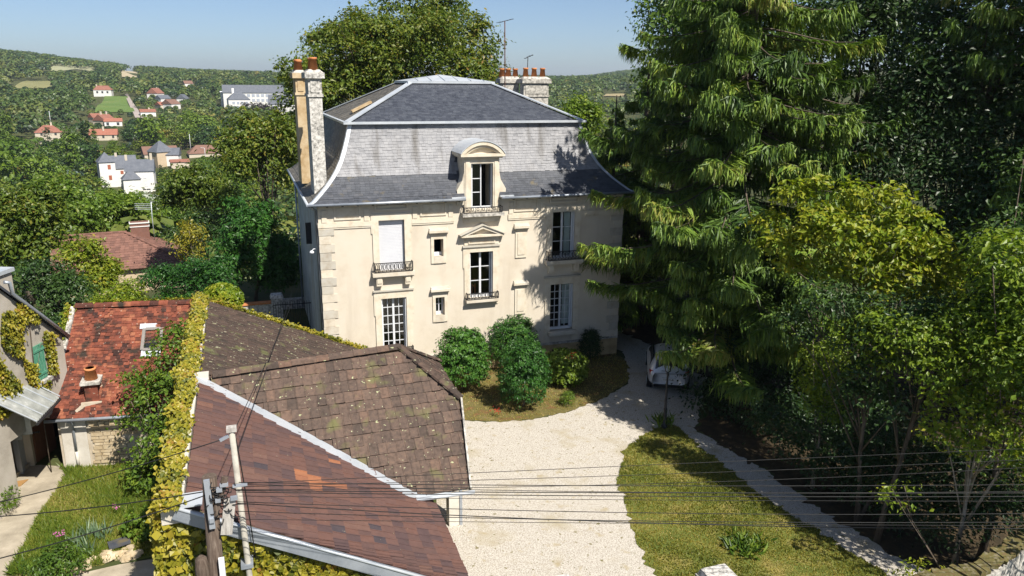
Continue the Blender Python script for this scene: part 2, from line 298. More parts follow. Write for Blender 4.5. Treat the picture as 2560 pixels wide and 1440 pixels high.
M('m_slate_side', [(.3, (.07, .065, .055)), (.6, (.13, .12, .10))], scale=2, detail=8, rough=.6, spec=.4, tint=[(.7, .7, .7), (1.0, 1.0, 1.0), (1.3, 1.28, 1.22)])
M('m_zinc', [(.3, (.40, .44, .48)), (.6, (.52, .55, .58))], scale=1.5, detail=6, rough=.45, metal=.25, spec=.5)
M('m_zinc_dark', [(.3, (.22, .25, .29)), (.6, (.36, .39, .43))], scale=1.5, detail=6, rough=.45, metal=.4, spec=.5)
M('m_iron', [(.012, .012, .013), (.03, .03, .032)], scale=8, rough=.55, spec=.4)
M('m_iron_rust', [(.05, .025, .02), (.12, .06, .045)], scale=8, rough=.8)
M('m_white', [(.56, .58, .60), (.62, .63, .65)], scale=3, rough=.5, spec=.4)
M('m_shutter', [(.54, .55, .58), (.60, .61, .63)], scale=2, rough=.6)
M('m_terracotta', [(.3, (.44, .16, .06)), (.6, (.60, .25, .10))], scale=4, detail=7, rough=.85, bump=.2, tint=[(.75, .7, .7), (1.05, 1.05, 1.05)])
M('m_dark', [(.012, .011, .010), (.02, .018, .016)], scale=2, rough=.9)  # near-black; on inner walls and openings it stands in for unlit depth
M('m_curtain', [(.62, .63, .62), (.7, .71, .7)], scale=3, rough=.9)
M('m_wood_red', [(.26, .07, .03), (.36, .10, .04)], scale=3, rough=.6)
GLASS('m_glass')
HOUSE = thing('manor_house', 'cream rendered manor house with slate mansard roof, stone dressings and arched dormer', 'house', (W/2, D/2, 0))
OPEN = [(2.45, 3.55, 4.98, 7.2), (10.38, 11.5, 4.98, 7.2), (2.45, 3.55, 1.2, 3.76), (10.36, 11.52, 1.5, 3.78), (6.45, 7.53, 3.42, 5.57), (4.83, 5.25, 5.48, 6.26), (4.86, 5.27, 2.78, 3.62), (6.5, 7.5, 7.52, 8.2)]
def wall_grid(mb, opens, x0, x1, z0, z1, P, dep, mi=0):
    """face with openings and their reveals; P(x, z, d) -> point, d = depth inwards"""
    xs = sorted({x0, x1, *[o[0] for o in opens], *[o[1] for o in opens]}); zs = sorted({z0, z1, *[min(o[2], z1) for o in opens], *[min(o[3], z1) for o in opens]})
    for a, b_ in zip(xs, xs[1:]):
        for c, d in zip(zs, zs[1:]):
            mx, mz = (a+b_)/2, (c+d)/2
            if any(o[0] < mx < o[1] and o[2] < mz < o[3] for o in opens): continue
            mb.face([P(a, c, 0), P(b_, c, 0), P(b_, d, 0), P(a, d, 0)], mi)
    for (a, b_, c, d) in opens:
        top = d < z1; d = min(d, z1)
        mb.face([P(a, c, 0), P(a, c, dep), P(b_, c, dep), P(b_, c, 0)][::-1], mi)
        if top: mb.face([P(a, d, 0), P(b_, d, 0), P(b_, d, dep), P(a, d, dep)][::-1], mi)
        mb.face([P(a, c, 0), P(a, d, 0), P(a, d, dep), P(a, c, dep)][::-1], mi); mb.face([P(b_, c, 0), P(b_, c, dep), P(b_, d, dep), P(b_, d, 0)][::-1], mi)
b = MB(); wall_grid(b, OPEN, 0, W, .93, 8.06, lambda x, z, d: (x, d, z), .42)
b.face([(W, 0, .93), (W, D, .93), (W, D, 8.06), (W, 0, 8.06)]); b.face([(W, D, .93), (0, D, .93), (0, D, 8.06), (W, D, 8.06)])
b.build('wall', 'm_render', HOUSE)
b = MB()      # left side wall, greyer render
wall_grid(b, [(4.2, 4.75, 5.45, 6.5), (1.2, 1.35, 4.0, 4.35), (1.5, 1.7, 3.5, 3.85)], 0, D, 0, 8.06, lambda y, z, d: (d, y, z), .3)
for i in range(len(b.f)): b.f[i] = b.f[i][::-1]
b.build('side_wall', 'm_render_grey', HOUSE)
b = MB(); b.box(.5, W-.1, 2.6, 2.75, .1, 8.0); b.box(.5, W-.1, .43, 2.6, 4.0, 4.15); b.box(5.7, 5.8, .43, 2.6, .1, 8); b.box(.3, W-.1, .43, 2.6, .95, 1.0); b.box(8.2, 8.3, .43, 2.6, .1, 8); b.build('interior_wall', 'm_dark', HOUSE)  # inner walls coloured near-black so the rooms look unlit
b = MB(); b.box(-.02, W+.02, -.1, .3, .84, .93); b.build('plinth_course', 'm_stone_old', HOUSE)
b = MB(); b.box(.02, W+.01, -.06, .3, 0, .84); b.box(W-.3, W+.01, .3, D, 0, .93); b.box(.02, W, D-.2, D-.01, 0, .93); b.build('plinth', 'm_plinth', HOUSE)
b = MB(); b.box(10.5, 11.3, -.075, -.058, .25, .6); b.build('cellar_vent', 'm_dark', HOUSE)
rng = np.random.default_rng(11)
for cx, sgn in ((0, 1), (W, -1)):       # quoins
    z = 6.96; k = 0
    while z > 1.0:
        h = .30 if k == 0 else .36; w = .60 if k % 2 == 0 else .45; z0 = max(.93, z-h+.008); b = MB(); e = .035 if k % 2 == 0 else .022
        if sgn > 0: b.box(-e, w, -e, .5 if k % 2 else .35, z0, z-.006, t=rng.uniform(0, 1)*(.5 if k % 2 == 0 else 1))
        else: b.box(W-w, W+e, -e, .35, z0, z-.006, t=rng.uniform(0, 1)*(.5 if k % 2 == 0 else 1))
        b.build('quoin', 'm_stone', HOUSE); z -= h; k += 1
# string course and frieze panels under the eaves
for x0, x1 in ((-.05, 2.16), (3.87, 5.75), (8.24, 10.06), (11.78, W+.05)):
    b = MB(); b.box(x0, x1, -.06, .1, 7.0, 7.2, t=.9); b.box(x0+.01, x1-.01, -.04, .1, 6.93, 6.995, t=.8); b.build('string_course', 'm_stone', HOUSE)
    b = MB(); b.box(x0+.03, x1-.03, -.015, .1, 7.205, 8.02, t=.7); b.build('frieze', 'm_stone', HOUSE)
def panel(x0, x1, z0, z1, y=-.016, w=.07, e=.045, name='frieze_panel'):
    b = MB()
    for i, (a, c, d, f) in enumerate(((x0, x1, z0, z0+w), (x0, x1, z1-w, z1), (x0, x0+w, z0+w, z1-w), (x1-w, x1, z0+w, z1-w))): b.box(a, c, y-e, y, d, f, t=.85)
    b.box(x0+w*1.9, x1-w*1.9, y-e*.6, y, z0+w*1.9, z1-w*1.9, t=.8); return b.build(name, 'm_stone', HOUSE)
for x0, x1 in ((.62, 1.72), (4.25, 5.4), (8.5, 9.65), (12.2, 13.3)): panel(x0, x1, 7.3, 7.93)
for x0, x1 in ((2.3, 3.72), (10.2, 11.65)): panel(x0, x1, 7.62, 7.97, -.05)
for x in (.12, 1.86, 3.92, 5.5, 8.28, 9.78, 11.8, 13.5):
    b = MB(); b.box(x, x+.2, -.06, -.016, 7.22, 7.72, t=.9); b.box(x-.01, x+.21, -.08, -.016, 7.5, 7.56, t=.9); b.build('frieze_block', 'm_stone', HOUSE)
def surround(x0, x1, z0, z1, w=.27, head=.3, cap=False, ear=.55, sill=True):
    b = MB(); e = .055
    b.box(x0-w, x0, -e, .06, z0, z1+head, t=.9); b.box(x1, x1+w, -e, .06, z0, z1+head, t=.9); b.box(x0, x1, -e, .06, z1, z1+head, t=.92)
    for s, x in ((-1, x0-w), (1, x1+w)):
        b.box(min(x, x+s*.05), max(x, x+s*.05), -e+.005, .06, z1-ear, z1+head, t=.9)
    if cap: b.box(x0-w-.07, x1+w+.07, -.12, .06, z1+head, z1+head+.07, t=.1); b.box(x0-w-.03, x1+w+.03, -.085, .06, z1+head-.05, z1+head-.001, t=.8)
    return b.build('window_surround', 'm_stone', HOUSE)
def window(x0, x1, z0, z1, nx, nz, y=.2, op=None, fw=.055, mat='m_white', mull=.09):
    """two casements; nx x nz panes per leaf; op = index of a leaf standing open"""
    b = MB(); b.box(x0, x0+fw, y, y+.07, z0, z1); b.box(x1-fw, x1, y, y+.07, z0, z1); b.box(x0+fw, x1-fw, y, y+.07, z1-fw, z1); b.box(x0+fw, x1-fw, y, y+.07, z0, z0+.12)
    xm = (x0+x1)/2; P = []
    for L, (a, c) in enumerate(((x0+fw, xm), (xm, x1-fw))):
        if op == L: continue
        s = .045; b.box(*((a, a+s) if L == 0 else (c-s, c)), y-.01, y+.05, z0+.12, z1-fw); b.box(*((c-mull/2, c) if L == 0 else (a, a+mull/2)), y-.02, y+.05, z0+.12, z1-fw)
        g0, g1 = (a+s, c-mull/2) if L == 0 else (a+mull/2, c-s); h0, h1 = z0+.14, z1-fw-.02
        for i in range(1, nx): xx = g0+(g1-g0)*i/nx; b.box(xx-.014, xx+.014, y, y+.04, h0, h1)
        for j in range(1, nz): zz = h0+(h1-h0)*j/nz; b.box(g0, g1, y+.002, y+.042, zz-.017, zz+.017)
        P += [(g0+(g1-g0)*i/nx, g0+(g1-g0)*(i+1)/nx, h0+(h1-h0)*j/nz, h0+(h1-h0)*(j+1)/nz) for i in range(nx) for j in range(nz)]
    w = b.build('window', mat, HOUSE)
    for (a, c, d, e) in P: q = MB(); q.box(a, c, y+.016, y+.024, d, e); q.build('pane', 'm_glass', w)
    return w
def rail(x0, x1, z0, z1, y=-.3, n=None, ret=True):
    b = MB(); r = .014; n = n or int((x1-x0)/.16)
    for z in (z0, z1): b.bar((x0, y, z), (x1, y, z), .03, .035)
    b.bar((x0, y, z0+.06), (x1, y, z0+.06), .018)
    for i in range(n):
        xa = x0+(x1-x0)*(i+.5)/n; b.tube([(xa+.048*math.cos(a), y, (z0+z1)/2+.03+(z1-z0)*.33*math.sin(a)) for a in np.linspace(0, 2*math.pi, 11)], r, 4, cap=False)
        b.tube([(x0+(x1-x0)*i/n, y, z1), (x0+(x1-x0)*(i+.12)/n, y, z0+.16), (x0+(x1-x0)*i/n, y, z0)], r*.9, 4)
    for x in (x0, x1):
        b.bar((x, y, z0), (x, y, z1), .03)
        if ret: b.bar((x, y, z1), (x, .02, z1), .028); b.bar((x, y, z0), (x, .02, z0), .022); b.bar((x, y*.5, z0), (x, y*.5, z1), .016)
    return b.build('balcony_rail', 'm_iron', HOUSE)
def sill(x0, x1, z, h=.16, y=-.34, br=True):
    b = MB(); b.box(x0, x1, y, .1, z-h, z, t=.5); b.box(x0+.04, x1-.04, y+.06, .1, z-h-.06, z-h-.002, t=.6)
    if br:
        for x in (x0+.16, x1-.42):
            b.box(x, x+.26, -.24, .02, z-h-.42, z-h-.062, t=.85); b.box(x+.03, x+.23, -.27, -.24, z-h-.3, z-h-.062, t=.9)
    return b.build('sill', 'm_stone', HOUSE)
for (x0, x1, z0, z1) in OPEN[:2]: surround(x0, x1, z0, z1, head=.29); sill(x0-.36, x1+.36, z0-.01); rail(x0-.27, x1+.27, z0+.03, z0+.42)
for (x0, x1, z0, z1) in OPEN[2:4]: surround(x0, x1, z0-.55, z1, head=.33, cap=True, ear=.75)
x0, x1, z0, z1 = OPEN[4]; surround(x0, x1, z0-.3, z1, w=.26, head=.24, cap=True, ear=.7); sill(x0-.22, x1+.22, z0, h=.13, y=-.28, br=False); rail(x0-.18, x1+.2, z0+.02, z0+.3, y=-.26)
sill(OPEN[2][0]-.12, OPEN[2][1]+.12, OPEN[2][2], h=.14, y=-.26, br=False); rail(OPEN[2][0]-.22, OPEN[2][1]+.22, 1.23, 1.52, y=-.24)
b = MB(); b.box(2.85, 3.3, -.42, -.26, 1.3, 1.44); b.build('window_box', 'm_iron', HOUSE)
sill(OPEN[3][0]-.12, OPEN[3][1]+.12, OPEN[3][2], h=.16, y=-.28, br=False)
# roller shutter let down in the upper left window
b = MB(); z = 4.99
while z < 7.2: b.box(2.46, 3.54, .13, .15, z, z+.052); b.box(2.46, 3.54, .138, .158, z+.052, z+.066); z += .066
b.build('roller_shutter', 'm_shutter', HOUSE)
window(*OPEN[1], 1, 3); window(*OPEN[2], 2, 6); window(*OPEN[3], 2, 6); window(*OPEN[4], 1, 3)
b = MB(); b.box(11.1, 11.4, .32, .36, 5.1, 7.1); b.build('curtain', 'm_curtain', HOUSE); b = MB(); b.box(11.1, 11.45, .32, .36, 1.7, 3.7); b.build('curtain', 'm_curtain', HOUSE)
b = MB(); b.box(6.68, 6.73, .5, .54, 3.5, 4.2); b.box(6.82, 6.87, .5, .54, 3.5, 4.2); b.box(6.73, 6.82, .5, .54, 4.14, 4.2); b.box(6.73, 6.82, .5, .54, 3.85, 3.9); b.build('chair_back', 'm_wood_red', HOUSE)
for (x0, x1, z0, z1), x in ((OPEN[1], 11.47), (OPEN[2], 3.52), (OPEN[4], 7.5), (OPEN[3], 11.49)):   # folded metal shutters in the reveals
    b = MB(); b.box(x-.02, x+.02, .01, .19, z0+.1, z1-.02)
    for k in range(int((z1-z0)/.1)): b.box(x-.028, x-.021, .03, .17, z0+.14+k*.1, z0+.18+k*.1)
    b.build('folding_shutter', 'm_zinc_dark' if x > 7 and x < 8 else 'm_white', HOUSE)
for (x0, x1, z0, z1), x in ((OPEN[2], 2.47), (OPEN[4], 6.47), (OPEN[1], 10.4)):
    b = MB(); b.box(x-.015, x+.02, .01, .19, z0+.1, z1-.02); b.build('folding_shutter', 'm_white', HOUSE)
# narrow windows and the two blind ones
for (x0, x1, z0, z1), pan in ((OPEN[5], (1, 1)), (OPEN[6], (1, 2))):
    b = MB(); w = .13
    b.box(x0-w, x0, -.05, .05, z0-.3, z1+.28, t=.9); b.box(x1, x1+w, -.05, .05, z0-.3, z1+.28, t=.9); b.box(x0, x1, -.05, .05, z1, z1+.28, t=.9); b.box(x0, x1, -.06, .05, z0-.3, z0, t=.5)
    b.box(x0-w-.1, x1+w+.1, -.2, .05, z1+.3, z1+.38, t=.85); b.box(x0-w-.06, x1+w+.06, -.14, .05, z1+.24, z1+.298, t=.85)
    b.solid([(x0-w-.1, -.2, z1+.385), (x1+w+.1, -.2, z1+.385), (x1+w+.1, .02, z1+.385), (x0-w-.1, .02, z1+.385)], [(x0-w-.06, -.1, z1+.46), (x1+w+.06, -.1, z1+.46), (x1+w+.08, .02, z1+.5), (x0-w-.08, .02, z1+.5)], t=.05)
    b.build('window_surround', 'm_stone', HOUSE)
    if pan[1] == 2: window(x0, x1, z0, z1, 1, 2, y=.25, fw=.03, mull=.04)
    else: b = MB(); b.box(x0, x1, .26, .32, z0, z0+.14); b.build('window', 'm_white', HOUSE)
for z0, z1 in ((5.18, 6.26), (2.5, 3.62)):
    x0, x1 = 8.6, 9.14; b = MB()
    b.box(x0, x1, -.05, .05, z0, z1+.28, t=.9); b.box(x0+.1, x1-.1, -.075, -.05, z0+.14, z1+.06, t=.85)
    b.box(x0-.1, x1+.1, -.2, .05, z1+.3, z1+.38, t=.85); b.box(x0-.06, x1+.06, -.14, .05, z1+.24, z1+.298, t=.85)
    b.solid([(x0-.1, -.2, z1+.385), (x1+.1, -.2, z1+.385), (x1+.1, .02, z1+.385), (x0-.1, .02, z1+.385)], [(x0-.06, -.1, z1+.46), (x1+.06, -.1, z1+.46), (x1+.08, .02, z1+.5), (x0-.08, .02, z1+.5)], t=.05)
    b.build('blind_window', 'm_stone', HOUSE)
# pediment over the middle window
b = MB(); b.box(6.2, 7.8, -.06, .05, 5.9, 6.28, t=.9); b.build('pediment_panel', 'm_stone', HOUSE); panel(6.38, 7.62, 5.96, 6.24, -.061, .05, .04, 'pediment_frame')
b = MB(); b.box(6.02, 7.98, -.27, .05, 6.29, 6.385, t=.9)
for s in (-1, 1):
    xa, xb = 7.0+s*1.0, 7.0; A = [(xa, 6.385), (xb, 6.80), (xb, 6.66), (xa-s*.3, 6.387)]
    A = A if s > 0 else A[::-1]
    b.solid([(x, -.27, z) for x, z in A], [(x, .05, z) for x, z in A], t=.85)
    R_ = [(xa+s*.05, 6.40), (xb, 6.85), (xb, 6.805), (xa, 6.39)]; R_ = R_ if s > 0 else R_[::-1]
    b.solid([(x, -.33, z) for x, z in R_], [(x, .05, z) for x, z in R_], t=.1)
b.solid([(6.1, -.07, 6.386), (7.9, -.07, 6.386), (7.0, -.07, 6.78)], [(6.1, .05, 6.386), (7.9, .05, 6.386), (7.0, .05, 6.78)], t=.95)
b.build('pediment', 'm_stone', HOUSE)
# --- roof
PROF = np.array([(-.37, 8.03), (-.22, 8.10), (.07, 8.34), (.37, 8.61), (.66, 8.92), (.9, 9.24), (1.11, 9.61), (1.29, 10.06), (1.44, 10.51), (1.60, 11.08)])
CX, CY, CA, CB, ZT = W/2, D/2, 1.98, 1.53, 12.80
def ring(t): return [(t, t), (W-t, t), (W-t, D-t), (t, D-t)]
b = MB()
for (t0, z0), (t1, z1) in zip(PROF, PROF[1:]):
    A, B_ = ring(t0), ring(t1)
    for i in range(4):
        j = (i+1) % 4; a4 = [(*A[i], z0), (*A[j], z0), (*B_[j], z1), (*B_[i], z1)]
        if i == 0 and z1 < 9.7:      # the dormer interrupts the front slope
            b.face([a4[0], (6.2, t0, z0), (6.2, t1, z1), a4[3]]); b.face([(7.78, t0, z0), a4[1], a4[2], (7.78, t1, z1)])
        else: b.face(a4, {0: 0, 3: 2}.get(i, 1))
A = ring(1.6); B_ = [(CX-CA, CY-CB), (CX+CA, CY-CB), (CX+CA, CY+CB), (CX-CA, CY+CB)]
for i in range(4): j = (i+1) % 4; b.face([(*A[i], 11.16), (*A[j], 11.16), (*B_[j], ZT), (*B_[i], ZT)], 2 if i == 3 else 1)
for x0_, x1_, y0_, y1_ in ((-.36, 6.2, -.36, 1.2), (7.78, W+.36, -.36, 1.2), (-.36, W+.36, 1.2, D+.36)): b.face([(x0_, y0_, 8.02), (x0_, y1_, 8.02), (x1_, y1_, 8.02), (x1_, y0_, 8.02)], 1)
ROOF = b.build('roof', ['m_slate', 'm_slate', 'm_slate_side'], HOUSE)
def box5():
    v = np.array([(-1, -1, 0), (1, -1, 0), (1, 1, 0), (-1, 1, 0), (-1, -1, 1), (1, -1, 1), (1, 1, 1), (-1, 1, 1)], float)
    return v, [[4, 5, 6, 7], [0, 1, 5, 4], [1, 2, 6, 5], [2, 3, 7, 6], [3, 0, 4, 7]]
BV, BF = box5()
def tile_field(parent, name, field, O, U, V_, N_, a, bb, h, tint, mat, nsingle, base=(BV, BF), score=None):
    """tiles at O (lower-edge centre plane), axes U (along course), V_ (up the slope), N_ (out); half sizes a,bb and thickness h"""
    bv, bf = base; bf = np.asarray(bf); n = len(O); a = np.broadcast_to(a, n); bb = np.broadcast_to(bb, n); h = np.broadcast_to(h, n)
    sc_ = score if score is not None else -np.linalg.norm(O-CAM, axis=1)
    px = np.array([proj(o)[:2] for o in O]); vis = (px[:, 0] > 0) & (px[:, 0] < 2560) & (px[:, 1] > 0) & (px[:, 1] < 1440); order = np.argsort(-(sc_-1e6*(~vis)))
    single = order[:nsingle]; rest = order[nsingle:]; var = {}
    for i in single:
        q = int(round(tint[i]*7))
        if q not in var: var[q] = mesh_np(name, bv, bf, mat, np.full(len(bf), q/7))
        o = obj(name, var[q], parent); m = np.eye(4); m[:3, 0] = U[i]*a[i]; m[:3, 1] = V_[i]*bb[i]; m[:3, 2] = N_[i]*h[i]; m[:3, 3] = O[i]; o.matrix_local = Matrix(m.tolist())
    if len(rest):
        R = rest; P = O[R][:, None]+bv[None, :, 0:1]*(U[R]*a[R][:, None])[:, None]+bv[None, :, 1:2]*(V_[R]*bb[R][:, None])[:, None]+bv[None, :, 2:3]*(N_[R]*h[R][:, None])[:, None]
        F = (bf[None]+(np.arange(len(R))*len(bv))[:, None, None]).reshape(-1, bf.shape[1])
        tag(obj(field, mesh_np(field, P.reshape(-1, 3), F, mat, np.repeat(tint[R], len(bf))), parent), kind='stuff')
def slope_tiles(rng, rows, wid, thick, lap, tilt=.05, jit=.008, tf=None, skip=None, wave=0.):
    """rows: list of (left point, right point, up vector, normal, exposure)"""
    O, U, V_, N_, A_, B2, T = [], [], [], [], [], [], []
    for k, (p, q, up, nr, ex) in enumerate(rows):
        p = np.asarray(p, float); q = np.asarray(q, float); L = np.linalg.norm(q-p)
        if L < wid*.5: continue
        u = (q-p)/L; s = -(k % 2)*wid*.5+rng.uniform(-.05, .05)*wid
        while s < L:
            w = wid*rng.uniform(.88, 1.1); s0, s1 = max(0, s), min(L, s+w); s += w
            if s1-s0 < wid*.25: continue
            c = p+u*(s0+s1)/2+up*(ex*(.5+lap*.5)+rng.normal()*jit)+nr*.004
            if skip is not None and skip(c): continue
            t = tilt+rng.normal()*tilt*.35; v = up-nr*t; v /= np.linalg.norm(v); n2 = np.cross(u, v)
            if n2@nr < 0: n2 = -n2
            O.append(c+nr*(t*ex*.6+wave*(1+math.sin(c[0]*1.9+c[1]*.8)*.6+math.sin(c[1]*2.3-c[2]*3)*.4+rng.normal()*.25))); U.append(u); V_.append(v); N_.append(n2); A_.append((s1-s0)/2-.002); B2.append(ex*(1+lap)/2); T.append(tf(c) if tf else rng.uniform())
    return [np.array(x) for x in (O, U, V_, N_, A_, B2)]+[thick, np.clip(np.array(T), 0, 1)]
def prof_rows(side, ex=.13):
    seg = np.linalg.norm(np.diff(PROF, axis=0), axis=1); S = np.concatenate([[0], np.cumsum(seg)]); rows = []
    for s in np.arange(.02, S[-1]-.02, ex):
        t = np.interp(s, S, PROF[:, 0]); z = np.interp(s, S, PROF[:, 1]); t2 = np.interp(s+.06, S, PROF[:, 0])-np.interp(s-.06, S, PROF[:, 0]); z2 = np.interp(s+.06, S, PROF[:, 1])-np.interp(s-.06, S, PROF[:, 1])
        d = np.array([t2, z2])/math.hypot(t2, z2); e = t+.17
        if side == 'front': rows.append(((e, t, z), (W-e, t, z), np.array([0, d[0], d[1]]), np.array([0, -d[1], d[0]]), ex))
        else: rows.append(((t, D-e, z), (t, e, z), np.array([d[0], 0, d[1]]), np.array([-d[1], 0, d[0]]), ex))
    return rows
rng = np.random.default_rng(5); DORM = lambda c: 6.12 < c[0] < 7.86 and c[2] < 10.0
R_ = prof_rows('front'); old = [r for r in R_ if r[0][2] > 8.98]; new = [r for r in R_ if r[0][2] <= 8.98]
a = slope_tiles(rng, old, .2, .012, .35, tilt=.08, tf=lambda c: rng.beta(3, 2), skip=DORM); tile_field(ROOF, 'slate', 'slate_field', *a, MATS['m_slate_old'], 300, score=-np.abs(a[0][:, 0]-7)-np.abs(a[0][:, 2]-9.9)*1.5)
a = slope_tiles(rng, new, .2, .008, .35, tf=lambda c: rng.beta(2, 3), skip=DORM); tile_field(ROOF, 'slate', 'slate_field', *a, MATS['m_slate'], 0)
a = slope_tiles(rng, prof_rows('left'), .2, .008, .35); tile_field(ROOF, 'slate', 'slate_field', *a, MATS['m_slate_side'], 0)
def plane_rows(p0, p1, q0, q1, ex):
    """eave p0-p1, top q0-q1"""
    p0, p1, q0, q1 = (np.asarray(x, float) for x in (p0, p1, q0, q1)); up = (q0+q1)/2-(p0+p1)/2; e = (p1-p0)/np.linalg.norm(p1-p0); up = up-e*(up@e); L = np.linalg.norm(up); up /= L; n = np.cross(e, up); n = n if n[2] > 0 else -n
    return [(p0+(q0-p0)*k/L, p1+(q1-p1)*k/L, up, n, ex) for k in np.arange(0, L-ex*.6, ex)]
a = slope_tiles(rng, plane_rows((1.75, 1.6, 11.17), (W-1.75, 1.6, 11.17), (CX-CA+.12, CY-CB, ZT), (CX+CA-.12, CY-CB, ZT), .13), .2, .009, .3); tile_field(ROOF, 'slate', 'slate_field', *a, MATS['m_slate_flat'], 0)
a = slope_tiles(rng, plane_rows((1.6, D-1.75, 11.17), (1.6, 1.75, 11.17), (CX-CA, CY+CB, ZT), (CX-CA, CY-CB, ZT), .13), .2, .009, .3); tile_field(ROOF, 'slate', 'slate_field', *a, MATS['m_slate_side'], 0)
# zinc: hips, cornice at the break, cap
def strip(pts, w, th=.03, mat='m_zinc', name='hip_flashing', side=None):
    b = MB()
    for p, q in zip(pts, pts[1:]): b.bar(p, q, w, th)
    return b.build(name, mat, ROOF)
for fx, fy in ((0, 0), (1, 0), (0, 1)):
    m = lambda t, z: ((t-.02) if not fx else W-t+.02, (t-.02) if not fy else D-t+.02, z+.02); b = MB(); n = len(PROF)
    for (t0, z0), (t1, z1) in zip(PROF, PROF[1:]):   # two wings of zinc folded over the hip
        sx = 1 if not fx else -1; sy = 1 if not fy else -1; w = .16; A_ = m(t0, z0); B2 = m(t1, z1)
        b.face([A_, (A_[0]+sx*w, A_[1]-sy*.02, A_[2]), (B2[0]+sx*w, B2[1]-sy*.02, B2[2]), B2] if sx*sy > 0 else [A_, B2, (B2[0]+sx*w, B2[1]-sy*.02, B2[2]), (A_[0]+sx*w, A_[1]-sy*.02, A_[2])])
        b.face([A_, B2, (B2[0]-sx*.02, B2[1]+sy*w, B2[2]), (A_[0]-sx*.02, A_[1]+sy*w, A_[2])] if sx*sy > 0 else [A_, (A_[0]-sx*.02, A_[1]+sy*w, A_[2]), (B2[0]-sx*.02, B2[1]+sy*w, B2[2]), B2])
    b.build('hip_flashing', 'm_zinc', ROOF)
    p = np.array((1.5 if not fx else W-1.5, 1.5 if not fy else D-1.5, 11.2)); q = np.array((CX-CA if not fx else CX+CA, CY-CB if not fy else CY+CB, ZT+.04)); b = MB(); b.bar(p, q, .3, .04); b.build('hip_flashing', 'm_zinc', ROOF)
t = 1.44; C4 = ring(t)
for i in (0, 1, 2, 3):
    p, q = np.array(C4[i]), np.array(C4[(i+1) % 4]); e = (q-p)/np.linalg.norm(q-p); b = MB(); b.bar((*(p-e*.06), 11.16), (*(q+e*.06), 11.16), .16, .10); b.build('break_cornice', 'm_zinc', ROOF)
b = MB(); zc = ZT+.0
b.box(CX-CA-.16, CX+CA+.16, CY-CB-.16, CY+CB+.16, zc, zc+.10); b.build('cap_edge', 'm_zinc', ROOF)
b = MB(); T4 = [(CX-CA-.12, CY-CB-.12), (CX+CA+.12, CY-CB-.12), (CX+CA+.12, CY+CB+.12), (CX-CA-.12, CY+CB+.12)]; ap = (CX-.2, CY, zc+.42)
for i in range(4): j = (i+1) % 4; b.face([(*T4[i], zc+.104), (*T4[j], zc+.104), ap])
for x in np.linspace(CX-CA+.35, CX+CA-.35, 6):
    f = 1-abs(x-ap[0])/(CA+.3); b.bar((x, CY-CB-.1, zc+.13), (ap[0]+(x-ap[0])*(1-f*.0), CY-CB*(1-f)*.9, zc+.13+.3*f), .03, .035)
b.build('zinc_cap', 'm_zinc', ROOF)
# gutters, rafter ends, downpipe
for x0, x1 in ((-.45, 6.18), (7.82, W+.45)):
    b = MB(); b.tube([(x0, -.42, 8.0), (x1, -.42, 8.0)], .06, 8); b.build('gutter', 'm_zinc_dark', ROOF)
b = MB(); b.tube([(-.42, -.45, 8.0), (-.42, D+.4, 8.0)], .06, 8); b.build('gutter', 'm_zinc', ROOF)
for x in np.arange(.3, W, .62):
    if not 6.1 < x < 7.9: b = MB(); b.box(x, x+.08, -.36, 0, 7.9, 8.0); b.build('rafter_end', 'm_dark', ROOF)
b = MB(); b.tube([(-.36, -.4, 7.95), (-.25, -.2, 7.86), (-.09, .12, 7.72), (-.09, .12, .1)], .055, 8); b.build('downpipe', 'm_zinc_dark', HOUSE)
b = MB(); b.tube([(-.1, D-.15, 7.8), (-.1, D-.15, .1)], .05, 8); b.build('downpipe', 'm_zinc_dark', HOUSE)
b = MB(); b.tube([(-.02, .3, 6.05), (-.25, .2, 6.1), (-.32, .15, 6.05)], .02, 6); b.lathe((-.34, .13, 5.93), [(0, .09), (.06, .1), (.12, .04)], 8); b.build('wall_lamp', 'm_white', HOUSE)
b = MB(); b.box(-.25, .0, 4.22, 4.3, 5.5, 6.5); b.build('side_shutter', 'm_iron', HOUSE)
# dormer
DM = MB(); x0, x1 = 6.2, 7.78
DM.box(x0, 6.5, -.14, 1.0, 7.36, 9.72, t=.8); DM.box(7.5, x1, -.14, 1.0, 7.36, 9.72, t=.8); DM.box(6.5, 7.5, -.14, 1.0, 9.5, 9.72, t=.9)
DM.box(6.5, 7.5, -.12, .35, 7.36, 7.5, t=.7)
DM.box(x0+.06, 6.44, -.17, -.14, 7.5, 9.6, t=.95); DM.box(7.56, x1-.06, -.17, -.14, 7.5, 9.6, t=.95)
DM.box(6.08, 7.9, -.24, 1.2, 9.722, 9.8, t=.9); DM.box(6.0, 7.98, -.34, 1.3, 9.802, 9.92, t=.9)
dormer = DM.build('dormer', 'm_stone', HOUSE)
n = 14; half = .98; rise = .52; Rr = (half*half+rise*rise)/(2*rise); cz = 9.92+rise-Rr; ang = math.asin(half/Rr); th = np.linspace(-ang, ang, n+1)
arc = lambda r, a: (6.99+r*math.sin(a), cz+r*math.cos(a))
b = MB()
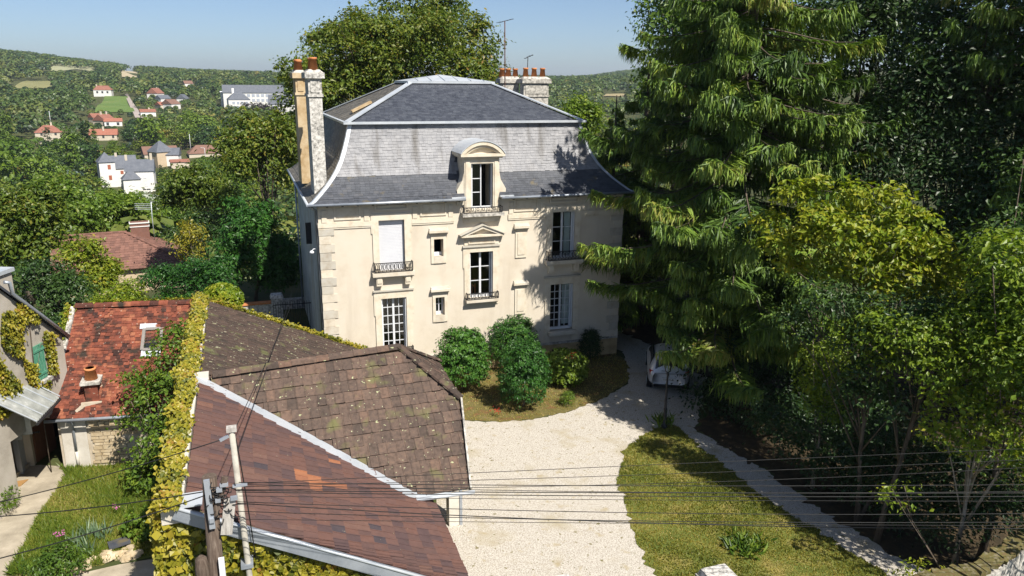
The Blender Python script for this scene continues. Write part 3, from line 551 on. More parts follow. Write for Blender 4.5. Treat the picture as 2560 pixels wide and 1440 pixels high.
for a0, a1 in zip(th, th[1:]):       # moulded arch
    for (ri, ro, y0, y1) in ((Rr-.15, Rr, -.34, .5), (Rr-.26, Rr-.15, -.26, .3)):
        A_ = [arc(ri, a0), arc(ri, a1), arc(ro, a1), arc(ro, a0)]
        if min(q[1] for q in A_) < 9.9: A_ = [(x, max(z, 9.921)) for x, z in A_]
        b.solid([(x, y1, z) for x, z in A_], [(x, y0, z) for x, z in A_], t=.9)
    A_ = [arc(Rr-.26, a0), arc(Rr-.26, a1)]; A_ = [(x, max(z, 9.921)) for x, z in A_]
    b.solid([(A_[0][0], .3, 9.92), (A_[1][0], .3, 9.92), (A_[1][0], .3, A_[1][1]), (A_[0][0], .3, A_[0][1])], [(A_[0][0], -.1, 9.92), (A_[1][0], -.1, 9.92), (A_[1][0], -.1, A_[1][1]), (A_[0][0], -.1, A_[0][1])], t=.9)
b.build('dormer_arch', 'm_stone', dormer)
b = MB()
for a0, a1 in zip(th, th[1:]):
    A_ = [arc(Rr+.005, a0), arc(Rr+.005, a1), arc(Rr+.04, a1), arc(Rr+.04, a0)]; b.solid([(x, 1.7, z) for x, z in A_], [(x, -.37, z) for x, z in A_])
b.build('dormer_roof', 'm_zinc', dormer)
for s, xe in ((-1, x0), (1, x1)):   # scrolled consoles
    pr = [(0, 7.72), (.34, 7.72), (.36, 7.9), (.30, 8.15), (.33, 8.35), (.22, 8.55), (.08, 8.78), (.02, 9.1), (0, 9.4)]; A_ = [(xe+s*u, z) for u, z in pr]; A_ = A_ if s > 0 else A_[::-1]
    b = MB(); b.solid([(x, .5, z) for x, z in A_], [(x, -.1, z) for x, z in A_], t=.6); b.build('console', 'm_stone', dormer)
    b = MB(); b.box(min(xe, xe+s*.62), max(xe, xe+s*.62), -.36, .2, 8.02, 8.1); b.build('console_flashing', 'm_zinc', dormer)
b = MB(); b.box(6.05, 7.95, -.4, .1, 7.22, 7.36, t=.2); b.build('sill', 'm_stone_old', dormer); b = MB(); b.box(6.18, 7.82, -.1, .1, 6.92, 7.215, t=.95); b.build('apron', 'm_stone', dormer)
window(6.5, 7.5, 7.5, 9.5, 1, 3, y=.02, op=1)
b = MB(); b.box(7.45, 7.49, .08, .34, 7.64, 9.44); b.build('open_casement', 'm_zinc_dark', dormer)
b = MB(); b.box(6.3, 7.7, 1.2, 1.25, 7.0, 9.6); b.box(6.3, 6.35, .3, 1.2, 7, 9.6); b.box(7.65, 7.7, .3, 1.2, 7, 9.6); b.build('attic_room', 'm_dark', dormer)  # panels coloured near-black for the darkness of the attic
rail(6.12, 7.86, 7.4, 7.62, y=-.36, n=7, ret=True)
# chimneys
def chimney(x0, x1, y0, y1, z0, z1, mat, pots, ch=.42):
    b = MB(); b.box(x0, x1, y0, y1, z0, z1-.95, t=.6); b.box(x0-.05, x1+.05, y0-.05, y1+.05, z1-.95, z1-.84, t=.9); b.box(x0-.01, x1+.01, y0-.01, y1+.01, z1-.84, z1-.22, t=.7); b.box(x0+.08, x1-.08, y0-.04, y0-.01, z1-.78, z1-.3, t=.9)
    b.box(x0-.13, x1+.13, y0-.13, y1+.13, z1-.22, z1, t=.6)
    c = b.build('chimney', mat, HOUSE)
    b = MB(); b.solid([(x0-.1, y0-.1, z1+.001), (x1+.1, y0-.1, z1+.001), (x1+.1, y1+.1, z1+.001), (x0-.1, y1+.1, z1+.001)], [(x0+.05, y0+.05, z1+.13), (x1-.05, y0+.05, z1+.13), (x1-.05, y1-.05, z1+.13), (x0+.05, y1-.05, z1+.13)]); b.build('flaunching', 'm_stone_old', c)
    for px, py, h in pots:
        b = MB(); b.lathe((px, py, z1+.1), [(0, .17), (h*.82, .125), (h*.82, .15), (h, .15), (h, .11), (h-.15, .1)], 12, t=random.random()); b.build('chimney_pot', 'm_terracotta', c)
    return c
random.seed(4)
chimney(-.02, .50, .95, 2.5, 8.0, 13.2, 'm_stone_white', [(.24, 1.12, .5), (.24, 1.55, .48), (.24, 1.98, .5), (.3, 2.3, .45)])
chimney(-.28, .12, 4.4, 6.0, 8.3, 13.2, 'm_stone_gold', [(-.08, 4.7, .45), (-.08, 5.2, .5), (-.08, 5.7, .48)])
chimney(12.15, 13.6, 8.9, 9.5, 9.0, 13.05, 'm_stone_old', [(12.35, 9.2, .5), (12.85, 9.2, .5), (13.35, 9.2, .5)])
chimney(11.2, 12.2, 9.9, 10.5, 9.0, 13.05, 'm_stone_old', [(11.3, 10.2, .46), (11.68, 10.2, .46), (12.1, 10.2, .46)])
# skylight and small dormer vents on the left slope
b = MB(); b.obox((2.55, 4.2, 11.75), (.9, 0, .43), (0, 1, 0), (-.43, 0, .9), .5, .22, .05); b.build('roof_light', 'm_stone_gold', ROOF)
# television aerials
def aerial(base, top, boom, els, label, name='television_antenna', m='m_iron_rust', r=.03):
    t = thing(name, label, 'antenna', base); b = MB(); b.tube([base, top], r, 6); b.build('mast', m, t)
    top = np.asarray(top, float); bd = np.asarray(boom, float); b = MB(); b.bar(top-bd*.4+(0, 0, -.1), top+bd*.6+(0, 0, .12), .03); b.build('boom', 'm_iron', t)
    cr = np.cross(bd, (0, 0, 1)); cr = cr/np.linalg.norm(cr)
    for f, L in els: c = top+bd*(f-.4)+(0, 0, -.1+.22*f); b = MB(); b.tube([c-cr*L, c+cr*L], .012, 5); b.build('element', 'm_iron', t)
    return t
tp = on(1262, 52, 1, 9.0); aerial((tp[0], 8.85, 10.6), tp, (.85, .2, 0), [(.0, .3), (.1, .25), (.5, .2), (.7, .2), (.9, .2)], 'tall rusty television mast fixed beside the grey stone chimneys')
tq = on(1320, 142, 1, 10.0); aerial((tq[0], 10.15, 12.95), tq, (.5, .0, 0), [(.1, .25), (.5, .3), (.75, .35)], 'short television aerial standing behind the row of orange chimney pots', m='m_iron', r=.022)
# ---------------------------------------------------------------- the barn with its cross wing
M('m_tile_new', [(.3, (.85, .85, .85)), (.7, (1.1, 1.08, 1.05))], scale=6, detail=8, rough=.75, tint=[(.062, .050, .056), (.086, .055, .054), (.104, .062, .055), (.12, .068, .058), (.126, .068, .055), (.14, .08, .064), (.24, .105, .06), (.29, .125, .065)], spots=[((.34, .31, .2), 14, .74, .03)], streak=((.07, .05, .045), (3, 14, 6), .62, .15), bump=.1, bscale=30)
M('m_tile_old', [(.34, (.70, .70, .68)), (.5, (1.0, 1.0, 1.0)), (.66, (1.25, 1.2, 1.12))], scale=9, detail=10, rough=.95, tint=[(.056, .043, .036), (.076, .056, .046), (.094, .067, .054), (.112, .078, .061), (.13, .082, .06)], spots=[((.12, .115, .05), 1.6, .60, .14), ((.34, .35, .2), 7.5, .69, .02), ((.40, .41, .26), 13, .70, .02)], bump=.35, bscale=40)
M('m_tile_moss', [(.34, (.66, .66, .62)), (.5, (1.0, 1.0, 1.0)), (.66, (1.2, 1.15, 1.05))], scale=9, detail=10, rough=.95, tint=[(.045, .036, .030), (.065, .046, .038), (.08, .056, .045), (.10, .066, .052)], spots=[((.10, .10, .045), 2.1, .60, .10), ((.27, .27, .17), 5, .66, .04), ((.32, .31, .22), 12, .67, .03)], bump=.4, bscale=40)
M('m_tile_red', [(.34, (.62, .62, .62)), (.5, (1.0, 1.0, 1.0)), (.66, (1.2, 1.15, 1.1))], scale=5, detail=10, rough=.92, tint=[(.040, .020, .017), (.095, .034, .024), (.155, .048, .030), (.20, .062, .036), (.26, .10, .055)], spots=[((.035, .026, .020), 2.3, .54, .14), ((.34, .27, .21), 10, .67, .05)], bump=.3, bscale=40)
M('m_plaster_white', [(.3, (.42, .38, .31)), (.6, (.56, .53, .47))], scale=1.5, detail=8, rough=.9, bump=.15)
M('m_plaster', [(.3, (.33, .27, .19)), (.5, (.45, .39, .30)), (.7, (.51, .46, .38))], scale=1.6, detail=9, rough=.92, bump=.25, bscale=20)
M('m_rubble', [(.3, (.36, .27, .16)), (.5, (.49, .41, .28)), (.7, (.57, .50, .38))], scale=4, detail=8, rough=.92, bump=.4, bscale=20, tint=[(.8, .76, .7), (1.05, 1.03, 1.0)])
BARN = thing('barn', 'long brown tiled barn with a half-hipped cross wing and zinc valley', 'barn', (-1.5, -10.5, 0))
YF, YB, XH, XL = -17.73, -3.0, -4.34, 1.42
drop = lambda y: np.interp(y, [YF, YB], [3.22, 2.62])
def zmain(x, y): return 5.0-(x-XH)/(XL-XH)*drop(y)
S_ = lambda u, y: np.array([XH+u*(XL-XH), y, 5.0-u*drop(y)])
b = MB(); ys = np.linspace(YF, YB, 9)
for y0, y1 in zip(ys, ys[1:]): b.face([S_(0, y0), S_(1, y0), S_(1, y1), S_(0, y1)]); b.face([S_(0, y0)-(0, 0, .12), S_(0, y1)-(0, 0, .12), S_(1, y1)-(0, 0, .12), S_(1, y0)-(0, 0, .12)])
b.face([S_(1, YF), S_(1, YB), S_(1, YB)-(0, 0, .12), S_(1, YF)-(0, 0, .12)][::-1])
MR = b.build('main_roof', 'm_tile_old', BARN)
# cross wing: ridge, eave, half hip
RL, RR = np.array([-4.0, -10.78, 5.02]), np.array([1.24, -10.6, 5.22]); HE, HB = np.array([2.69, -12.08, 4.0]), np.array([2.8, -8.94, 4.0]); EV = np.array([2.40, -14.05, 2.2]); EB = np.array([2.6, -7.2, 2.3])
yB = lambda v: -14.05+v*(3.45-.18*0); zB = lambda v: 2.2+v*2.95
def valley_x(y, z): return XH+(XL-XH)*(5.0-z)/drop(y)
def rightx(v): return np.interp(v, [0, .6, 1.0], [2.40, 2.69, 1.24])
b = MB(); vv = np.linspace(0, 1, 11)
ridge_at = lambda x: np.interp(x, [RL[0], RR[0]], [RL[2], RR[2]])
P = lambda v, x: np.array([x, np.interp(v, [0, 1], [-14.05, -10.7]), np.interp(v, [0, 1], [2.2, 5.06 if x < -1 else 5.15])])
for v0, v1 in zip(vv, vv[1:]):
    a0, a1 = P(v0, 0), P(v1, 0); x0, x1 = valley_x(a0[1], a0[2]), max(RL[0], valley_x(a1[1], a1[2]))
    b.face([P(v0, x0), P(v0, rightx(v0)), P(v1, rightx(v1)), P(v1, x1)])
b.face([RR, HE, HB]); b.face([RL, RR, HB, EB, (1.3, -7.2, 2.3)][::-1])
b.face([HE, EV, (2.4, -14.0, 2.05), (2.6, -12, 3.8)]); CR = b.build('cross_roof', 'm_tile_old', BARN)
def tilebase():
    v = []; f = []
    for (x0, x1, z1) in ((-1, 1, .62), (.80, 1.0, 1.0)):
        i = len(v); v += [(x0, -1, 0), (x1, -1, 0), (x1, 1, 0), (x0, 1, 0), (x0, -1, z1), (x1, -1, z1), (x1, 1, z1), (x0, 1, z1)]; f += [[i+q for q in r] for r in BF]
    return np.array(v, float), f
TB = tilebase(); rng = np.random.default_rng(21)
def main_rows():
    rows = []; L = 6.6; ex = .345
    for s in np.arange(0.0, L-.1, ex):
        u = 1-s/L; p, q = S_(u, YF+.02), S_(u, YB-.05); up = unit((S_(0, -10)-S_(1, -10))[None])[0]; n = np.array([-up[2], 0, up[0]]); n = n if n[2] > 0 else -n
        rows.append((p, q, up, n, ex))
    return rows
def undr(c):   # hidden under the cross wing
    if not -14.2 < c[1] < -7.4: return False
    if c[1] > -10.7: return c[1] < -10.72 or c[0] > valley_x(c[1], 5.1-(c[1]+10.7)*.85)
    v = (c[1]+14.05)/3.35; return c[0] > valley_x(c[1], 2.2+v*2.9)-.24
def tmain(c):
    if any(abs(c[0]-o[0]) < .16 and abs(c[1]-o[1]) < .13 for o in OPX): return rng.uniform(.88, 1.0)
    return rng.beta(2.2, 2.2)*.8
OPX = []
for x, y in ((744, 1194), (760, 1190), (776, 1198), (790, 1212), (815, 1212), (832, 1224), (800, 1226), (860, 1224), (840, 1163), (895, 1128)):
    d = ray(x, y); t = 20.0
    for _ in range(30): q = CAM+d*t; t += (q[2]-zmain(q[0], q[1]))*1.2
    OPX.append(CAM+d*t)
rows = main_rows(); A = slope_tiles(rng, rows, .25, .042, .12, tilt=.07, jit=.007, wave=.010, tf=tmain, skip=undr)
fr = A[0][:, 1] < -10.6; pick = lambda A, m: [x[m] if hasattr(x, '__len__') else x for x in A]
tile_field(MR, 'roof_tile', 'tile_field', *pick(A, fr), MATS['m_tile_new'], 300, TB)
tile_field(MR, 'roof_tile', 'tile_field', *pick(A, ~fr), MATS['m_tile_moss'], 0, TB)
rows = []; L = np.linalg.norm([3.35, 2.9]); up = np.array([0, 3.35, 2.93])/math.hypot(3.35, 2.93); nn = np.array([0, -up[2], up[1]])
for s in np.arange(-.04, L-.12, .338):
    v = s/L; a = P(v, 0); rows.append((P(v, valley_x(a[1], a[2])+.05), P(v, rightx(v)-.02), up, nn, .338))
A = slope_tiles(rng, rows, .255, .036, .12, tilt=.075, jit=.007, wave=.008, tf=lambda c: rng.beta(2.2, 2.2)); tile_field(CR, 'roof_tile', 'tile_field', *A, MATS['m_tile_old'], 300, TB)
e = unit((HB-HE)[None])[0]; up = RR-(HE+HB)/2; up = up-e*(up@e); L = np.linalg.norm(up); up /= L; nn = np.cross(e, up); nn = nn if nn[2] > 0 else -nn
rows = [(HE+(RR-HE)*s/L, HB+(RR-HB)*s/L, up, nn, .338) for s in np.arange(0, L-.2, .338)]; A = slope_tiles(rng, rows, .255, .03, .12, tilt=.05); tile_field(CR, 'hip_tile_slab', 'tile_field', *A, MATS['m_tile_moss'], 60, TB)
def ridge_tiles(parent, p, q, n, w=.28, h=.10, mat='m_tile_old', name='ridge_tile', sag=0):
    p = np.asarray(p, float); q = np.asarray(q, float); d = unit((q-p)[None])[0]; s = unit(np.cross(d, (0, 0, 1))[None])[0]; u = np.cross(s, d)
    for i in range(n):
        a = p+(q-p)*i/n; c = p+(q-p)*(i+1.06)/n; b = MB(); k = rng.uniform(-.006, .006); pr = [(-.5, -.35), (-.42, .25), (0, .62), (.42, .25), (.5, -.35)]; t = rng.uniform()
        A = [a+s*w*x+u*(h*z+.012+k) for x, z in pr]; C = [c+s*w*.94*x+u*(h*z+.002+k) for x, z in pr]
        b.solid(A, C, t=t) if False else [b.face([A[j], A[j+1], C[j+1], C[j]][::-1], t=t) for j in range(4)] and b.face(A, t=t) and b.face(C[::-1], t=t); b.build(name, mat, parent)
ridge_tiles(CR, RL+(0, 0, .05), RR+(0, 0, .06), 15, .34, .13); ridge_tiles(CR, RR+(0, 0, .05), HE+(.02, 0, .06), 6, .26, .1, 'm_tile_moss', 'hip_tile'); ridge_tiles(CR, RR+(0, 0, .05), HB+(.02, 0, .06), 6, .26, .1, 'm_tile_moss', 'hip_tile')
b = MB(); b.bar(HE+(.03, 0, .0), EV+(.03, 0, .0), .05, .2); b.build('verge_board', 'm_stone_old', CR)
# zinc valley
b = MB(); nm = np.array([.49, 0, .87]); vv = np.linspace(0, 1, 14); Vp = [np.array([valley_x(P(v, 0)[1], P(v, 0)[2]), P(v, 0)[1], P(v, 0)[2]]) for v in vv]
dv = unit((Vp[0]-Vp[-1])[None])[0]; off = np.cross(dv, nm); off = off if off[1] < 0 else -off; off = unit(off[None])[0]
for p, q in zip(Vp, Vp[1:]): b.face([p+off*.30+nm*.075, p-off*.06+nm*.085, q-off*.06+nm*.085, q+off*.30+nm*.075][::-1]); b.face([p+off*.30+nm*.075, q+off*.30+nm*.075, q+off*.31, p+off*.31])
b.build('zinc_valley', 'm_zinc', MR)
b = MB(); p = Vp[0]; b.tube([p+(-.15, -.12, .0), (2.5, -14.2, 2.17)], .055, 8); b.face([p+(-.1, -.2, .03), (1.75, -14.22, 2.2), (1.95, -14.02, 2.22), p+(.0, .1, .1)]); b.build('gutter', 'm_zinc', CR)
# walls
b = MB(); zr = lambda x: zmain(x, YF)-.14
b.face([(-4.7, -17.5, 0), (1.1, -17.5, 0), (1.1, -17.5, zr(1.1)), (-4.34, -17.5, zr(-4.34)), (-4.7, -17.5, 4.86)]); b.face([(1.1, -17.5, 0), (1.1, -3.3, 0), (1.1, -3.3, 2.2), (1.1, -17.5, zr(1.1))]); b.face([(1.1, -3.3, 0), (-4.7, -3.3, 0), (-4.7, -3.3, 4.86), (1.1, -3.3, 2.2)])
b.face([(-4.72, -3.2, 0), (-4.72, -17.5, 0), (-4.72, -17.5, 5.0), (-4.72, -3.2, 5.0)]); b.build('wall', 'm_plaster_white', BARN)
b = MB(); b.box(-4.74, -4.36, -17.85, -3.0, 4.75, 5.08); b.build('parapet', 'm_plaster_white', BARN)
b = MB(); b.box(-4.42, -4.1, -10.95, -10.6, 5.0, 5.12); b.build('ridge_end_stone', 'm_plaster_white', BARN)
b = MB(); b.bar((-4.5, -17.86, 4.98), (1.45, -17.86, zmain(1.45, YF)-.04), .10, .26); b.build('rake_flashing', 'm_zinc_dark', BARN)
b = MB(); b.tube([(-4.5, -17.9, 5.12), (1.45, -17.9, zmain(1.45, YF)+.1)], .035, 8); b.build('rake_roll', 'm_zinc', BARN)
b = MB(); b.box(-4.62, -4.0, -17.88, -17.35, 5.06, 5.09); b.build('corner_flashing', 'm_zinc', BARN)
b = MB(); b.box(1.12, 2.24, -8.9, -8.7, 0, 2.5); b.box(1.12, 2.24, -12.0, -11.85, 2.1, 2.6); b.build('wing_wall', 'm_plaster_white', BARN)
b = MB(); b.box(2.26, 2.62, -12.3, -11.95, 0, 3.4); b.build('wing_pillar', 'm_plaster_white', BARN)
b = MB(); b.box(2.58, 2.66, -12.33, -12.22, 0, 3.3); b.build('corner_post', 'm_zinc_dark', BARN)
b = MB(); b.box(1.101, 1.13, -13.2, -11.9, 0, 2.0); b.build('doorway_dark', 'm_dark', BARN)  # dark slab on the wall, painted shade in place of a real opening
# ---------------------------------------------------------------- red-tiled cottage
M('m_grey_frame', [(.16, .15, .14), (.24, .22, .2)], scale=5, rough=.8)
COT = thing('red_tiled_cottage', 'low stone cottage with an uneven orange-red plain tile roof', 'cottage', (-7.1, -3.5, 0))
eL, eR, rR, rL = map(np.array, ((-9.47, -4.96, 2.0), (-4.78, -5.72, 2.0), (-4.78, -2.87, 5.0), (-8.8, -2.2, 5.0)))
sag = lambda x, z: .05*math.sin(x*2.1+z)+.035*math.sin(x*4.3-z*2.2)
b = MB(); b.face([eL, eR, rR, rL]); b.face([rL, rR, (-4.78, .2, 2.0), (-9.4, .6, 2.0)]); CROOF = b.build('roof', 'm_tile_red', COT)
rows = [(p+n*sag(p[0], p[2])-np.array([0, 0, .0]), q+n*sag(q[0], q[2]), up, n, ex) for (p, q, up, n, ex) in plane_rows(eL+(0, -.06, -.05), eR+(0, -.06, -.05), rL, rR, .115)]
A = slope_tiles(rng, rows, .17, .014, .4, tilt=.11, jit=.012, tf=lambda c: np.clip(rng.beta(2.2, 2)+.18*math.sin(c[0]*3+c[2]*2.2), 0, 1)); O = A[0]
O += A[3]*np.array([[max(-.01, sag(o[0]*1.3, o[2]))*.7] for o in O]); tile_field(CROOF, 'plain_tile', 'tile_field', *A, MATS['m_tile_red'], 300)
ridge_tiles(CROOF, rL+(0, 0, .05), rR+(0, 0, .05), 13, .32, .14, 'm_tile_red')
b = MB(); d = rL-eL
for k in range(8): b.bar(eL+d*k/8+(-.07, 0, .03), eL+d*(k+.97)/8+(-.07, 0, .03), .16, .10, t=rng.uniform()); 
b.build('verge_coping', 'm_stone_old', CROOF)
nC = np.cross(eR-eL, rL-eL); nC = nC/np.linalg.norm(nC)
def roof_hit(x, y):
    d = ray(x, y); t = ((eL-CAM)@nC)/(d@nC); return CAM+d*t
q = roof_hit(232, 1000); b = MB(); b.box(q[0]-.2, q[0]+.2, q[1]-.04, q[1]+.5, q[2]-.1, q[2]+.58); b.build('chimney', 'm_tile_red', COT)
b = MB(); b.box(q[0]-.3, q[0]+.3, q[1]-.14, q[1]+.6, q[2]+.581, q[2]+.68); b.build('chimney_cap', 'm_stone_old', COT)
b = MB(); b.lathe((q[0], q[1]+.23, q[2]+.68), [(0, .21), (.33, .16), (.33, .19), (.4, .19), (.4, .14), (.3, .13)], 12, t=1); b.build('chimney_pot', 'm_terracotta', COT)
b = MB(); b.box(q[0]-.34, q[0]+.3, q[1]-.14, q[1]-.04, q[2]-.2, q[2]-.03); b.bar(q+np.array([.25, -.05, -.1]), q+np.array([.27, .45, .45]), .12); b.bar(q+np.array([-.25, -.1, -.1]), q+np.array([-.5, -.2, -.28]), .1); b.build('flashing', 'm_plaster', COT)
q = roof_hit(382, 850); ux = unit((eR-eL)[None])[0]; uy = unit(np.cross(nC, ux)[None])[0]; b = MB()
for s in (-1, 1): b.obox(q+ux*.30*s+nC*.05, ux, uy, nC, .05, .42, .07); b.obox(q+uy*.40*s+nC*.05, ux, uy, nC, .25, .05, .07)
sk = b.build('skylight', 'm_grey_frame', COT); b = MB(); b.obox(q+nC*.06, ux, uy, nC, .25, .35, .01); b.build('pane', 'm_glass', sk); b = MB(); b.obox(q+uy*.52+nC*.07, ux, uy, nC, .46, .10, .015); b.build('flashing', 'm_zinc', sk); b = MB(); b.obox(q-uy*.54+nC*.06, ux, uy, nC, .32, .12, .015); b.build('flashing', 'm_zinc', sk)
b = MB(); b.obox(q+nC*.03, ux, uy, nC, .25, .35, .01); b.build('lining', 'm_dark', sk)
b = MB(); b.tube([eL+(-.15, -.14, -.06), eR+(0, -.14, -.06)], .055, 8); b.build('gutter', 'm_zinc_dark', COT)
dp = (eR-eL)*.115+eL; b = MB(); b.tube([dp+(0, -.14, -.1), dp+(.05, .1, -.3), dp+(.06, .16, -.5), dp+(.06, .16, -1.35)], .045, 8); b.build('downpipe', 'm_zinc_dark', COT); b = MB(); b.tube([dp+(.06, .16, -1.35), dp+(.06, .16, -1.95)], .05, 8); b.build('downpipe_foot', 'm_plaster_white', COT)
wl = lambda f, z, o=0.0: np.array([-9.35+f*4.6, -4.72-f*.74-o, z])
b = MB(); b.face([wl(0, 0), wl(1, 0), wl(1, 1.95), wl(0, 1.95)]); b.face([wl(0, 1.95), (-9.2, .4, 1.95), (-9.2, .4, 0), wl(0, 0)]); WALLC = b.build('wall', 'm_plaster', COT)
z = .12
while z < 1.85:
    f = .20+rng.uniform(0, .03); h = rng.uniform(.10, .17)
    while f < .62:
        w = rng.uniform(.035, .085)
        if not (f > .42 and z < 1.1): b = MB(); p = wl(f+w/2, z+h/2, .012); b.obox(p, unit((wl(1, 0)-wl(0, 0))[None])[0], (0, 0, 1), (-.158, -.987, 0), w*4.6/2-.012, h/2-.012, .03, t=rng.uniform()); b.build('stone', 'm_rubble', WALLC)
        f += w
    z += h
b = MB(); p, q = wl(.02, 0, .05), wl(.19, 0, .05); b.solid([p, q, q+(0, .1, 0), p+(0, .1, 0)], [p+(0, 0, 1.9), q+(0, 0, 1.9), q+(0, .1, 1.9), p+(0, .1, 1.9)]); b.build('corner_stone', 'm_plaster_white', WALLC)
b = MB(); p, q = wl(.5, 1.45, .03), wl(.82, 1.45, .03); b.solid([p, q, q+(0, .1, 0), p+(0, .1, 0)], [p+(0, 0, .42), q+(0, 0, .42), q+(0, .1, .42), p+(0, .1, .42)]); b.build('opening', 'm_dark', WALLC)
# ---------------------------------------------------------------- neighbour's house at the left edge
M('m_render_n', [(.3, (.28, .25, .21)), (.5, (.38, .345, .29)), (.7, (.44, .40, .35))], scale=1.3, detail=9, rough=.92, bump=.2, streak=((.3, .27, .22), (2, 2, .25), .58, .15))
M('m_green_wood', [(.03, .12, .07), (.07, .24, .15), (.20, .36, .27)], scale=9, detail=8, rough=.8, stretch=(3, 3, .5))
M('m_canopy', [(.3, (.20, .21, .19)), (.6, (.38, .39, .36)), (.75, (.62, .62, .58))], scale=2.6, detail=8, rough=.4, spec=.6, metal=.25)
M('m_brown_wood', [(.10, .045, .025), (.17, .08, .045)], scale=4, rough=.7, stretch=(4, 4, .6)); M('m_coir', [(.26, .14, .05), (.36, .21, .08)], scale=30, rough=.95)
NB = thing('neighbour_house', 'grey rendered house with vine, green shutter and steep eaves beside the red-tiled cottage', 'house', (-11, -5.5, 0))
nf = np.array([-9.0, -3.9]); nd = np.array([-.37, -.93]); nn2 = np.array([.93, -.37]); nw = lambda t, z, o=0.: np.array([*(nf+nd*t+nn2*o), z]); bk = -nn2*5
bz = lambda t: np.interp(t, [0, 2.33, 4.2], [4.5, 6.62, 8.3])
b = MB(); ts = [0, 1.75, 4.2]
A = [nw(0, 2.12), nw(4.2, 2.12), nw(4.2, 8.3), nw(2.33, 6.62), nw(0, 4.5)]; b.face(A[::-1]); B_ = [q+(*bk, 0) for q in A]; b.face(B_)
for i in (0, 1, 4): j = (i+1) % 5; b.face([A[i], A[j], B_[j], B_[i]])
b.build('wall', 'm_render_n', NB)
b = MB(); q_ = [nw(4.2, 0), nw(3.15, 0), nw(3.15, 0)+(*bk, 0), nw(4.2, 0)+(*bk, 0)]; b.solid(q_, [q+(0, 0, 2.12) for q in q_]); b.build('ground_floor_wall', 'm_render_n', NB)
b = MB(); A = [nw(-.15, 4.38, .12), nw(2.33, 6.7, .12), nw(4.2, 8.4, .12)]
for p, q in zip(A, A[1:]): b.face([p, q, q+(*bk, 0), p+(*bk, 0)]); b.face([p, q, q-(0, 0, .1), p-(0, 0, .1)])
b.build('roof', 'm_slate', NB)
b = MB(); b.tube([nw(-.1, 4.44, .18), nw(1.1, 5.55, .18), nw(2.25, 6.6, .18), nw(2.3, 6.95, .18), nw(2.42, 7.0, .1)], .055, 8); b.build('gutter', 'm_zinc_dark', NB)
b = MB(); b.obox(nw(1.95, 6.4, -.75), (*nd, 0), (*nn2, 0), (0, 0, 1), .45, .45, .7); st = b.build('chimney', 'm_render_n', NB); b = MB(); b.obox(nw(1.95, 7.16, -.75), (*nd, 0), (*nn2, 0), (0, 0, 1), .52, .52, .06); b.build('chimney_cap', 'm_zinc', st)
b = MB(); T3 = np.array([*nd, 0]); N3 = np.array([*nn2, 0])
for k in range(6): b.obox(nw(1.13+.085*k, 4.05, .04), T3, (0, 0, 1), N3, .038, .58, .02)
for z in (3.65, 4.45): b.obox(nw(1.34, z, .07), T3, (0, 0, 1), N3, .26, .035, .012)
b.build('shutter', 'm_green_wood', NB)
b = MB(); b.obox(nw(1.34, 3.40, .08), T3, (0, 0, 1), N3, .34, .05, .1); b.build('sill', 'm_stone_old', NB)
# corrugated canopy over the door
c0, c1, c2, c3 = hdist(-40, 925, 27.2), hdist(30, 934, 27.5), hdist(150, 992, 27.6), hdist(92, 1055, 25.9); c4 = hdist(-40, 1010, 25.4)
eu = (c2-c1); ev = (c3-c2); b = MB()
for i in range(26):
    f0, f1 = -1.0+i*2.0/26*1.0, -1.0+(i+1)*2.0/26*1.0; z0, z1 = (.02 if i % 2 else -.02), (.02 if (i+1) % 2 else -.02)
    b.face([c1+ev*(i/26)+(0, 0, z0)-eu*1.2, c1+eu+ev*(i/26)+(0, 0, z0), c1+eu+ev*((i+1)/26)+(0, 0, z1), c1+ev*((i+1)/26)+(0, 0, z1)-eu*1.2])
cn = b.build('canopy', 'm_canopy', NB)
for k in (0, .25, .5, .75, 1.0): b = MB(); b.bar(c1-eu*1.2+ev*k+(0, 0, .03), c2+ev*k+(0, 0, .03), .035, .03); b.build('canopy_rib', 'm_zinc', cn)
b = MB(); b.bar(c1+eu*.2+(0, 0, -.08), c2+ev*.0+(0, 0, -.08), .06); b.bar(c2+(0, 0, -.08), c3+(0, 0, -.08), .06); b.build('canopy_frame', 'm_iron', cn)
p0 = hdist(75, 1040, 27.0); b = MB()
for k in range(4): q = p0+np.array([-.30*k-.15, -.05*k, -.32]); b.box(q[0]-.14, q[0]+.14, q[1]-.01, q[1]+.01, q[2]-.42+(.12 if k == 0 else 0), q[2]+.34)
b.build('porch_panel', 'm_canopy', NB)
b = MB(); b.box(-14, -10.34, -4.2, -3.9, 0, 2.3); b.box(-10.34, -9.62, -4.1, -3.9, 1.9, 2.3); b.build('porch_wall', 'm_plaster', NB)
b = MB(); b.box(-11.55, -10.95, -4.27, -4.19, .16, 2.05); b.build('front_door', 'm_brown_wood', NB)
b = MB(); b.box(-10.72, -10.56, -4.75, -4.21, .02, 2.1); b.build('porch_jamb', 'm_zinc_dark', NB)
b = MB(); b.box(-10.4, -9.5, -1.9, -1.8, 0, 2.3); b.box(-10.45, -10.36, -3.9, -1.8, 0, 2.3); b.build('passage_dark', 'm_dark', NB)  # near-black panels paint the shade at the back of the passage
b = MB(); b.obox((-10.12, -3.45, .95), (.35, .93, 0), (-.93, .35, 0), (0, 0, 1), .55, .03, .93); b.build('gate', 'm_brown_wood', NB)
b = MB(); b.bar((-10.34, -4.24, 1.25), (-10.02, -4.24, 1.25), .05, .05); b.build('latch', 'm_iron', NB)
